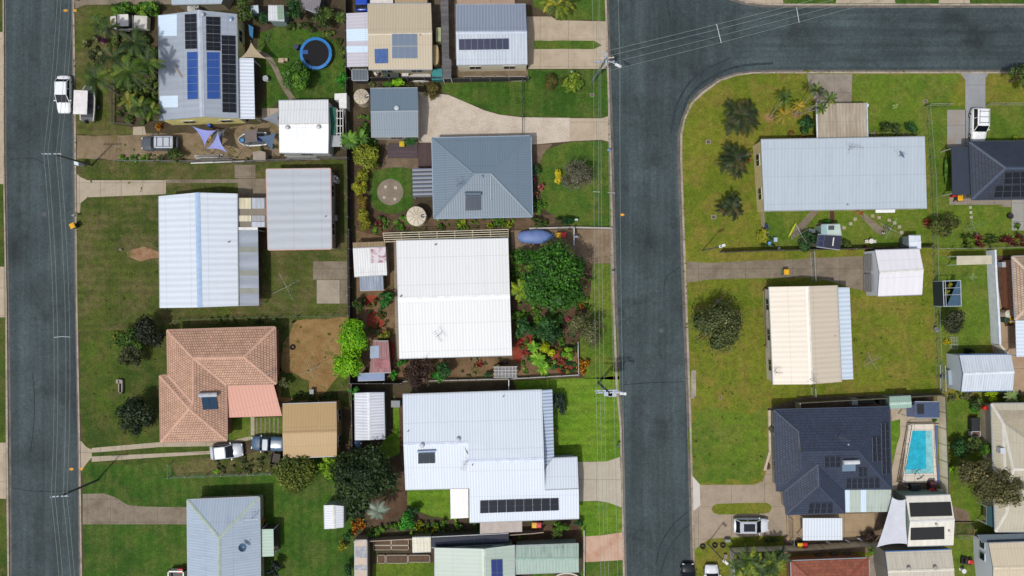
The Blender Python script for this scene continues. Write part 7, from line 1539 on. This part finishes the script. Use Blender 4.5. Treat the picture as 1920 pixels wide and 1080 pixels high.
for lb, x, y, r, m in (('bright lime plant in the bed below the slate blue hip roof', 919, 423, 7, LFERN), ('green strap-leaved clump below the slate blue hip roof', 866, 419, 12, leaf('#5a7a14', '#94a82a', '#c0c848')), ('leafy clump below the slate blue hip roof, at its right end', 938, 416, 12, LM), ('yellow-green clump at the right corner below the slate blue hip roof', 956, 421, 8, LFERN)): strap('plant', lb, x, y, r, .9, m, 34, w=.09)
strap('cordyline', 'pink and orange cordyline beside the slate blue hip roof', 1008, 349, 14, 1.2, leaf('#8a3048', '#c8707a', '#d8a05a'), 50, ell=1.3, clumps=4); tree('bush', 'dark bush at the corner of the curved lawn', 1003, 318, 11, 1.6, LDG, .22); ground_cover([(998, 360), (1018, 370), (1022, 398), (1000, 410)], 16, (.3, .6), LM, (.3, 1.), leafsz=.2)
tree('hedge', 'dark clipped hedge along the bottom of the curved front lawn', 1060, 413, 20, 1.2, LDG, .2, ell=.45, lobes=14); tree('hedge', 'dark shrub at the left end of the low pale wall', 1008, 417, 18, 1.4, LD, .22, ell=.6)
tree('tree', 'grey leafless-looking tree on the curved front lawn', 1080, 331, 31, 4.2, leaf('#4c4c3a', '#6d6d58', '#8a8878'), .2, cover=1.9, limbs=26, bark='#7d7668', h0=.35); tree('bush', 'bright yellow hedge along the grey leafless-looking tree', 1046, 335, 8, 1.1, LYEL, .16, ell=2.4, lobes=12)
tree('bush', 'bronze-green bush in the flower bed by the corner pole', 1037, 154, 21, 1.5, leaf('#3a4a18', '#6a5a28', '#8a5a34'), .22, lobes=9); tree('bush', 'bright green rosette bush in the flower bed by the corner pole', 1074, 154, 21, 1.4, leaf('#4a6a18', '#8a9a30', '#b0b84a'), .34, lobes=14)
palm('palm_clump', 'yellow-green palm clump at the top beside the double drive', 1046, 8, 34, 3.0, leaf('#3a4a14', '#7a8a24', '#c0a83a'), 16, heads=[(0, 0, 0, .9, 15), (-.9, .4, -.3, .7, 13), (.8, .5, -.2, .8, 13)], nl=12, lw=.16)
# white house gardens
BIGL = leaf('#1f4410', '#3f741c', '#6a9632')
tree('tree', 'very large dark green tree in front of the bright white house', 1042, 522, 67, 8.0, BIGL, .30, lobes=22, cover=4.2, flat=1.0, limbs=6); tree('tree', 'smaller green tree between the big tree and the blue covered boat', 988, 488, 24, 4.0, BIGL, .28)
palm('tree_fern', 'golden-green tree fern at the wall of the bright white house', 975, 545, 25, 2.8, LFERN, 17, nl=18, lw=.1, llf=.22, droop=.9, cat='tree fern')
tree('tree', 'dark shrub tree with big leaves near the bright white house', 981, 613, 20, 2.6, LDG, .42, lobes=9); tree('tree', 'dark green rounded tree below the very large tree', 1030, 616, 28, 3.6, LDG, .28, lobes=12); tree('tree', 'grey-olive airy tree beside the front lawn of the bright white house', 1100, 616, 34, 4.0, leaf('#4c5030', '#767a4c', '#949468'), .2, cover=2.6, limbs=22, h0=.3)
for lb, x, y, r in (('lime tree fern left of the red flower beds', 1000, 651, 14), ('lime tree fern in the middle of the red flower beds', 1008, 673, 17), ('lime tree fern nearest the slatted arbour', 1018, 690, 15)): palm('tree_fern', lb, x, y, r, 1.8, leaf('#4f8614', '#7cac20', '#a8c43a'), 15, nl=13, lw=.12, llf=.25, droop=.9, cat='tree fern', trunk=True, tr=.07)
tree('bush', 'yellow-green shrub at the top of the red flower beds', 1025, 655, 14, 1.5, leaf('#8a9a10', '#bcc41c', '#d8d83a'), .24); tree('bush', 'green leafy shrub inside the white picket corner', 1068, 664, 14, 1.4, leaf('#4a7a14', '#7aa82a', '#a8c43a'), .24)
strap('cordyline', 'orange bromeliad row outside the white picket fence', 1093, 684, 12, .9, LOR, 200, w=.1, ell=2.0, clumps=9, cat='bromeliad'); strap('bromeliad', 'orange bromeliad under the edge of the very large tree', 1092, 572, 9, .8, LOR, 34); strap('bromeliad', 'pink flowering plant between the two dark trees', 1066, 599, 6, .7, leaf('#a81850', '#d83078', '#e8609a'), 24)
for i, (x, y) in enumerate(((1046, 655), (1052, 678), (974, 644), (985, 662), (1066, 690))): strap('groundcover_plant', 'red-leaved plant in the tropical flower garden, %s' % ['upper right of the lime ferns', 'right of the lime ferns', 'top left by the white wall', 'left of the lime ferns', 'inside the picket corner'][i], x, y, 10, .6, LRED, 30, group='red plants in the flower garden')
ground_cover([(966, 622), (1082, 640), (1082, 700), (975, 706)], 46, (.25, .6), LM, (.2, .7), leafsz=.24); ground_cover([(960, 470), (1110, 500), (1100, 590), (1060, 640), (964, 610)], 130, (.3, .8), LM, (.15, .6), leafsz=.25); ground_cover([(966, 600), (1085, 600), (1082, 700), (1040, 700)], 70, (.25, .6), LDG, (.15, .6), leafsz=.22)
LIME = leaf('#4f8a0a', '#86bd14', '#b0dc2e')
tree('tree', 'lime green tree over the back fence, its upper crown', 664, 632, 32, 4.6, LIME, .24, lobes=18, cover=5); tree('tree', 'lime green tree over the back fence, its lower crown', 652, 678, 31, 4.2, LIME, .24, lobes=18, cover=5)
tree('tree', 'dark purple-brown tree below the bright white house', 787, 697, 31, 3.8, LBR, .22, cover=4, limbs=10); tree('tree', 'green tree beside the dark purple-brown tree', 836, 692, 20, 3.0, LDG, .28); tree('bush', 'bright green small tree between two darker ones below the white roof', 822, 706, 13, 2.1, LG, .26); tree('bush', 'small green shrub at the corner of the bright white house', 754, 678, 9, 1.4, LG, .2)
tree('bush', 'dark round bush at the left wall of the bright white house', 723, 562, 16, 1.8, leaf('#1c4a1a', '#2f6a2a', '#4a8a3a'), .3); ground_cover([(664, 545), (740, 545), (740, 630), (700, 640), (668, 620)], 26, (.25, .6), LD, (.2, .9), leafsz=.2); tree('bush', 'olive shrub above the dark red ribbed roof', 722, 631, 13, 1.4, leaf('#5a6a1c', '#8a8a34', '#a84a34'), .22); tree('bush', 'dark shrub in the corner behind the concrete slabs', 672, 572, 13, 2.2, LD, .24)
tree('bush', 'green plant at the foot of the dark red ribbed roof', 737, 704, 10, 1.2, LG, .22); tree('bush', 'leafy shrub at the top of the narrow white shed', 662, 736, 13, 2., LG, .26); strap('cordyline', 'red-flowering plant in the bare bed below the white roof', 898, 683, 9, .6, LRED, 36); ground_cover([(862, 672), (960, 672), (920, 706), (862, 706)], 12, (.2, .5), LO, (.2, .6), leafsz=.18); tree('bush', 'dark shrub beside the slatted arbour', 916, 702, 8, 1.1, LDG, .2); tree('bush', 'dry dark shrub above the slatted arbour', 944, 681, 12, 1.0, LBR, .16, ell=.5)
# tiled house
tree('tree', 'green and orange-tinged tree on the front lawn of the tiled house', 244, 632, 31, 3.6, leaf('#2c4a14', '#4a6a20', '#8a6a28'), .28); tree('tree', 'very dark tree at the corner of the tiled house', 284, 620, 33, 3.8, leaf('#141c10', '#26301c', '#3a442a'), .26); tree('tree', 'round dark olive tree below the green and orange-tinged tree', 244, 666, 24, 2.8, leaf('#26301a', '#4a5030', '#5f6444'), .24); tree('tree', 'dark tree with a light patch at the front of the tiled house', 254, 782, 39, 4.0, leaf('#182414', '#2f4020', '#44582c'), .28, lobes=14)
tree('bush', 'light green bush beside the dark tree with a light patch', 233, 770, 12, 1.8, LM, .22); ground_cover([(395, 596), (470, 594), (560, 593), (560, 606), (400, 608)], 16, (.2, .5), LD, (.2, .7), leafsz=.18); tree('bush', 'olive bush at the right wall of the tiled house', 534, 716, 13, 2.0, LO, .2); ground_cover([(530, 738), (632, 736), (636, 756), (530, 756)], 22, (.3, .6), LD, (.3, .9), leafsz=.22)
tree('tree', 'round golden-olive tree below the tan garage', 556, 882, 39, 4.0, leaf('#3a4a14', '#6a7426', '#8a8a3a'), .26, lobes=26, cover=5.5); DARKT = leaf('#1a2c12', '#34481e', '#4c622a'); tree('tree', 'big dark tree between the tan garage and the blue-white roof', 682, 890, 58, 6.0, DARKT, .34, lobes=30, cover=6); tree('tree', 'dark tree top beside the small blue drum', 668, 862, 26, 5., DARKT, .34); tree('tree', 'bright green edge tree left of the big dark tree', 618, 875, 22, 3.8, leaf('#4a6a10', '#7aa020', '#a0bd34'), .28); tree('tree', 'dark tree reaching towards the tiny white shed', 668, 945, 30, 5., DARKT, .32)
ground_cover([(400, 860), (520, 846), (540, 880), (430, 892)], 40, (.25, .6), LO, (.2, .6), leafsz=.18); tree('bush', 'little bright bush on the thin wire fence of the weedy strip', 405, 883, 6, 1.0, LB_, .16); palm('palm_tree', 'grey-blue weeping palm beside the big dark tree', 708, 958, 26, 3.6, LBL, 12, nl=18, lw=.1, llf=.22, droop=1.5)
tree('bush', 'golden bush on the lawn right of the lime-capped roof', 642.5, 1020, 11, 1.3, LY, .2); tree('bush', 'dark bush at the right wall of the lime-capped roof', 515, 1066, 16, 2.0, leaf('#14201a', '#24342a', '#344a34'), .24); tree('bush', 'dark bush at the bottom by the tall cream lean-to', 652, 1068, 14, 1.8, LDG, .22); tree('bush', 'small dark bush above the golden lawn bush', 651, 1006, 8, 1.2, LDG, .18)
# blue-white house garden
tree('bush', 'round bright green bush in the bed below the blue-white roof', 764, 978, 18, 1.8, LG, .22, lobes=10, cover=5); strap('bromeliad', 'yellow bush in the bed beside the round bright green bush', 791, 985, 12, .9, LY, 60, clumps=5, w=.09); strap('bromeliad', 'smaller bright yellow bush in the bed below the blue-white roof', 813, 994, 8, .8, LYEL, 36, clumps=3, w=.09); strap('bromeliad', 'orange-yellow plants at the fence corner of the big dark tree', 672, 985, 14, .9, LOR, 80, clumps=6, ell=1.4, w=.09); ground_cover([(690, 985), (760, 975), (895, 965), (895, 1000), (690, 1006)], 50, (.3, .6), LM, (.3, .9), leafsz=.24); tree('bush', 'dark shrub at the lawn edge of the blue-white house', 775, 957, 13, 1.6, LDG, .22)
tree('hedge', 'dark clipped hedge at the right wall of the blue-white roof', 1049, 760, 14, 1.8, leaf('#16281a', '#24382a', '#34502e'), .2, ell=1.8, lobes=12); strap('plant', 'yellow-green plant at the foot of the dark clipped hedge', 1042, 806, 6, .6, LFERN, 24); tree('bush', 'green hedge bush at the end of the pink drive fence', 1054, 986, 16, 1.5, LM, .22, ell=.7); tree('bush', 'dark bush beside the pink drive, at the hedge end', 1084, 979, 11, 1.4, LDG, .2); tree('bush', 'dark shrub below the pair of beige awning bins', 1046, 999, 13, 1.2, LD, .22); strap('plant', 'small bright shrub above the mossy green carport', 977, 1003, 9, .8, LM, 34)
ground_cover([(470, 240), (520, 240), (520, 288), (470, 290)], 3, (.2, .4), LO, (.1, .3), leafsz=.16)
# corner block
for lb, x, y, r, hs in (('large dark palm clump nearest the street corner', 1391, 218, 42, 4), ('dark palm clump in the middle of the corner lawn', 1378, 300, 36, 4), ('dark palm clump nearest the leaning street lamp', 1371, 388, 29, 3)):
    Rm = r / S; palm('palm_clump', lb, x, y, r, 3.2, leaf('#1c2810', '#3a4a20', '#6a5030'), 14, full=True, heads=[(0, 0, .3, .8, 15)] + [(math.cos(k * 6.28 / hs + x) * Rm * .42, math.sin(k * 6.28 / hs + x) * Rm * .42, -.2, .66, 13) for k in range(hs)], nl=9, lw=.2, llf=.155, droop=1.2, tr=.07)
strap('flower', 'single red flower head in the middle palm clump', 1398, 305, 4, 3.6, leaf('#d84a2a', '#e86a3a'), 12, w=.05)
for lb, x, y, r, h, bs, m in (('slender palm leaning up from the left of the two bare palm beds', 1472, 182, 17, 6.0, (1441, 221), LP), ('short orange-tinged palm beside the left bare palm bed', 1470, 216, 20, 3.4, (1444, 222), leaf('#6a6a1a', '#9a8a2a', '#c88a2a')), ('slender palm leaning furthest towards the drive slab', 1556, 185, 19, 7.0, (1492, 214), LP), ('slender palm over the top of the drive slab', 1530, 168, 18, 6.4, (1490, 213), LP), ('yellow-headed palm between the two bare palm beds', 1497, 199, 15, 4.0, (1488, 212), leaf('#6a6a1a', '#9a8a2a', '#c8982a')), ('palm frond head at the edge of the streaked carport', 1540, 204, 15, 5.0, (1494, 215), LP)):
    palm('palm_tree', lb, x, y, r, h, m, 10, base=bs, nl=10, lw=.13, llf=.3, tr=.055, bark='#a8a094')
for x, y in ((1441, 221), (1492, 213)): sheet('garden_soil', circ(x, y, 9, 14), TAN, 3, rag=1.)
tree('bush', 'dark bush at the left edge of the streaked carport', 1512, 236, 17, 2.0, LDG, .24); ground_cover([(1476, 246), (1530, 246), (1530, 259), (1476, 259)], 14, (.25, .5), leaf('#5a4a1c', '#8a6a30', '#a8a03a'), (.2, .6), leafsz=.2)
tree('bush', 'dark shrub row right of the streaked carport', 1660, 240, 18, 1.5, LD, .22, ell=.6); tree('bush', 'dark shrub near the boundary wire fence', 1712, 240, 13, 1.7, LDG, .22); tree('bush', 'dark shrub in the middle of the row right of the carport', 1680, 239, 13, 1.4, LD, .22); ground_cover([(1628, 246), (1730, 246), (1732, 256), (1628, 257)], 26, (.15, .35), leaf('#6a6a4a', '#a8a08a', '#c8c0aa'), (.1, .4), leafsz=.16); strap('plant', 'pale agave-like plant alone on the lawn right of the drive slab', 1679, 199, 7, .5, leaf('#6a8a3a', '#a0b86a'), 26)
tree('tree', 'dark tree on the kerb at the right edge of the cross street', 1920, 142, 28, 4.2, LD, .28); strap('plant', 'lime plant in front of the dark blue hip roof', 1902, 259, 6, .8, LFERN, 26)
tree('bush', 'round dark green shrub behind the navy roof shed', 1512, 453, 20, 2.2, leaf('#183016', '#2c4c22', '#40662e'), .3, lobes=10); tree('bush', 'yellow-green climber on the left end of the back fence', 1430, 444, 11, 1.4, LY, .2, ell=1.8); ground_cover([(1428, 440), (1450, 446), (1460, 468), (1430, 470)], 12, (.25, .5), LD, (.2, .8), leafsz=.2); tree('bush', 'small leafy bush above the pale green shed', 1550, 418, 10, 1.0, LG, .2, ell=.6); tree('bush', 'dark shrub right of the navy roof shed', 1586, 458, 11, 1.3, LD, .22); ground_cover([(1590, 396), (1616, 396), (1616, 402), (1590, 402)], 6, (.2, .35), LOR, (.2, .4), leafsz=.16); ground_cover([(1586, 462), (1690, 462), (1690, 468), (1586, 469)], 16, (.2, .4), LPUR, (.2, .6), leafsz=.18)
tree('tree', 'brown-green shrub tree on the boundary of the long pale roof yard', 1771, 424, 28, 3.2, leaf('#3a3a1a', '#5a6a2c', '#8a6a30'), .26); strap('cordyline', 'bright red cordyline on the boundary wire fence', 1740, 416, 10, 1.0, LRED, 44, clumps=3)
for i, (x, m) in enumerate(((1814, LD), (1836, LPUR), (1858, LD), (1884, LPUR), (1912, LPUR))): strap('cordyline', '%s cordyline clump in the bottom lawn row below the dark blue roof, %s' % ('purple-red' if m is LPUR else 'green', ['leftmost', 'second', 'middle', 'fourth', 'rightmost'][i]), x, 452, 14, 1.3, m, 60, clumps=4, group='cordylines along the lawn edge')
tree('bush', 'narrow green hedge along the dark flat wing', 1774, 315, 5, 1.0, LM, .16, ell=6., lobes=16, cover=6); strap('plant', 'potted leafy plant on the corner of the grey patio', 1908, 424, 8, .7, LM, 26)
# cream roof block
tree('tree', 'wide grey-olive tree on the street lawn of the cream roof', 1340, 608, 52, 4.8, leaf('#34401c', '#5e683a', '#85845a'), .24, cover=3.2, limbs=24, lobes=24, h0=.3); tree('tree', 'round dark olive tree beside the blue shade house', 1784, 603, 28, 3.0, leaf('#26301c', '#464a30', '#5f6244'), .22, lobes=16, cover=5); strap('plant', 'yellow flowering pot plant beside the white trellis', 1776, 640, 7, .7, LYEL, 40, clumps=3); tree('bush', 'dark clump at the top of the blue-white gabled shed', 1816, 658, 11, .9, leaf('#181c14', '#2a2e22', '#4a4a3a'), .2, ell=.5)
rect_box('letterbox_pad', 'grey concrete pillar letterbox under the wide grey-olive tree', 'letterbox', rect(1344, 561, 1353, 570), 0, .7, CONCG)
# bottom right
tree('tree', 'large brown-olive tree over the edge of the large cream roof', 1834, 892, 44, 5.4, leaf('#3f3f22', '#66643a', '#8a804e'), .24, cover=4, lobes=20, ell=.95); tree('tree', 'right-hand half of the brown-olive tree, over the cream roof', 1884, 914, 32, 5.9, leaf('#45452a', '#6c6a42', '#8f8654'), .22, cover=3.6, lobes=14)
tree('bush', 'dark green bush at the tan pool fence', 1793, 840, 20, 2.2, LDG, .26); tree('bush', 'green bush right of the dark pool fence bush', 1824, 838, 19, 2.2, LD, .28); tree('bush', 'leafy bush against the large cream roof', 1846, 844, 16, 2.2, LM, .26); strap('plant', 'yellow-green plant under the cream roof gutter', 1864, 868, 9, 1.2, LFERN, 36); tree('bush', 'lime bush between the fence and the brown-olive tree', 1784, 882, 9, 1.2, LB_, .2)
tree('bush', 'bright yellow-green bush above the large cream roof', 1859, 742, 17, 1.6, leaf('#7a9a0a', '#b0c81c', '#d0e03a'), .22, ell=.6); palm('palm_tree', 'pale green cycad above the large cream roof', 1896, 743, 17, 1.6, leaf('#6a8a4a', '#94a868', '#b8c08a'), 22, nl=10, lw=.1); tree('bush', 'dark shrub at the top of the vegetable yard', 1832, 754, 14, 1.4, LD, .22); ground_cover([(1772, 738), (1830, 738), (1830, 750), (1772, 752)], 20, (.25, .5), LO, (.2, .6), leafsz=.2); ground_cover([(1870, 734), (1920, 734), (1920, 754), (1870, 754)], 14, (.3, .5), LD, (.2, .8), leafsz=.22); strap('plant', 'lime pot plant on the path by the cream roof', 1848, 796, 7, .8, LFERN, 30); tree('bush', 'green shrub left of the path by the cream roof', 1826, 765, 9, 1.2, LG, .2)
palm('palm_clump', 'dark yellow-green palm grove at the bottom edge, left part', 1404, 1052, 36, 3.6, leaf('#24380f', '#56701c', '#8f9430'), 14, heads=[(0, 0, 0, .9, 15), (-.9, -.9, -.3, .7, 13), (1.1, -.6, -.2, .8, 14)], nl=10, lw=.24, llf=.3); palm('palm_clump', 'dark yellow-green palm grove at the bottom edge, right part', 1452, 1056, 34, 3.4, leaf('#1f330f', '#4c661c', '#868a30'), 14, heads=[(0, 0, 0, .9, 15), (-.6, -1.1, -.3, .7, 13), (.9, .6, -.4, .7, 13)], nl=10, lw=.24, llf=.3)
tree('bush', 'dark purple shrub at the right of the white patio cover', 1627, 1008, 14, 1.2, leaf('#2a1a1c', '#44302c', '#5a5a3a'), .2); tree('bush', 'dark hanging shrub on the drive edge of the navy house', 1447, 1014, 16, .9, LD, .18, ell=.4); tree('bush', 'small plant at the white garden edge wall', 1445, 803, 7, .9, leaf('#3a3a24', '#6a6a44'), .16, ell=1.4); tree('bush', 'tiny brown bush at the bend of the white garden edge wall', 1441, 875, 5, .7, leaf('#4a3a24', '#7a6a44'), .14); tree('bush', 'green shrub in the gap beside the red tiled roof', 1632, 1032, 8, 1.0, LM, .18); tree('bush', 'small clump of green by the mint green shed', 1754, 788, 7, .7, LG, .18, ell=.5)
tree('bush', 'green weedy shrub in the kerb of the drive slab', 1512, 134, 6, .4, LY, .14, ell=.5)
# weeds in the gutters and along the kerbs
for pts in ([(1274, 240), (1281, 240), (1300, 178), (1296, 176)], [(1340, 148), (1500, 134), (1500, 137), (1345, 152)], [(1500, 132), (1900, 132), (1900, 135), (1500, 136)], [(1278, 330), (1281, 330), (1288, 620), (1285, 620)], [(137, 20), (139, 20), (146, 500), (143, 500)], [(1136, 60), (1138, 60), (1147, 480), (1145, 480)]):
    ground_cover(pts, 26, (.06, .17), leaf('#56641e', '#7f8a30', '#a09a50'), (.04, .14), name='kerb_weeds', leafsz=.1)
for pts, n in (([(150, 300), (300, 305), (300, 600), (150, 600)], 40), ([(160, 620), (300, 620), (300, 820), (160, 820)], 50), ([(1300, 560), (1430, 560), (1430, 890), (1300, 890)], 60), ([(1600, 560), (1740, 560), (1740, 720), (1600, 720)], 40), ([(535, 600), (650, 600), (640, 740), (540, 730)], 16), ([(160, 255), (520, 255), (520, 295), (160, 295)], 14)):
    ground_cover(pts, n, (.08, .3), leaf('#55681e', '#7d8c34', '#a09a54'), (.02, .07), name='lawn_weeds', leafsz=.12)
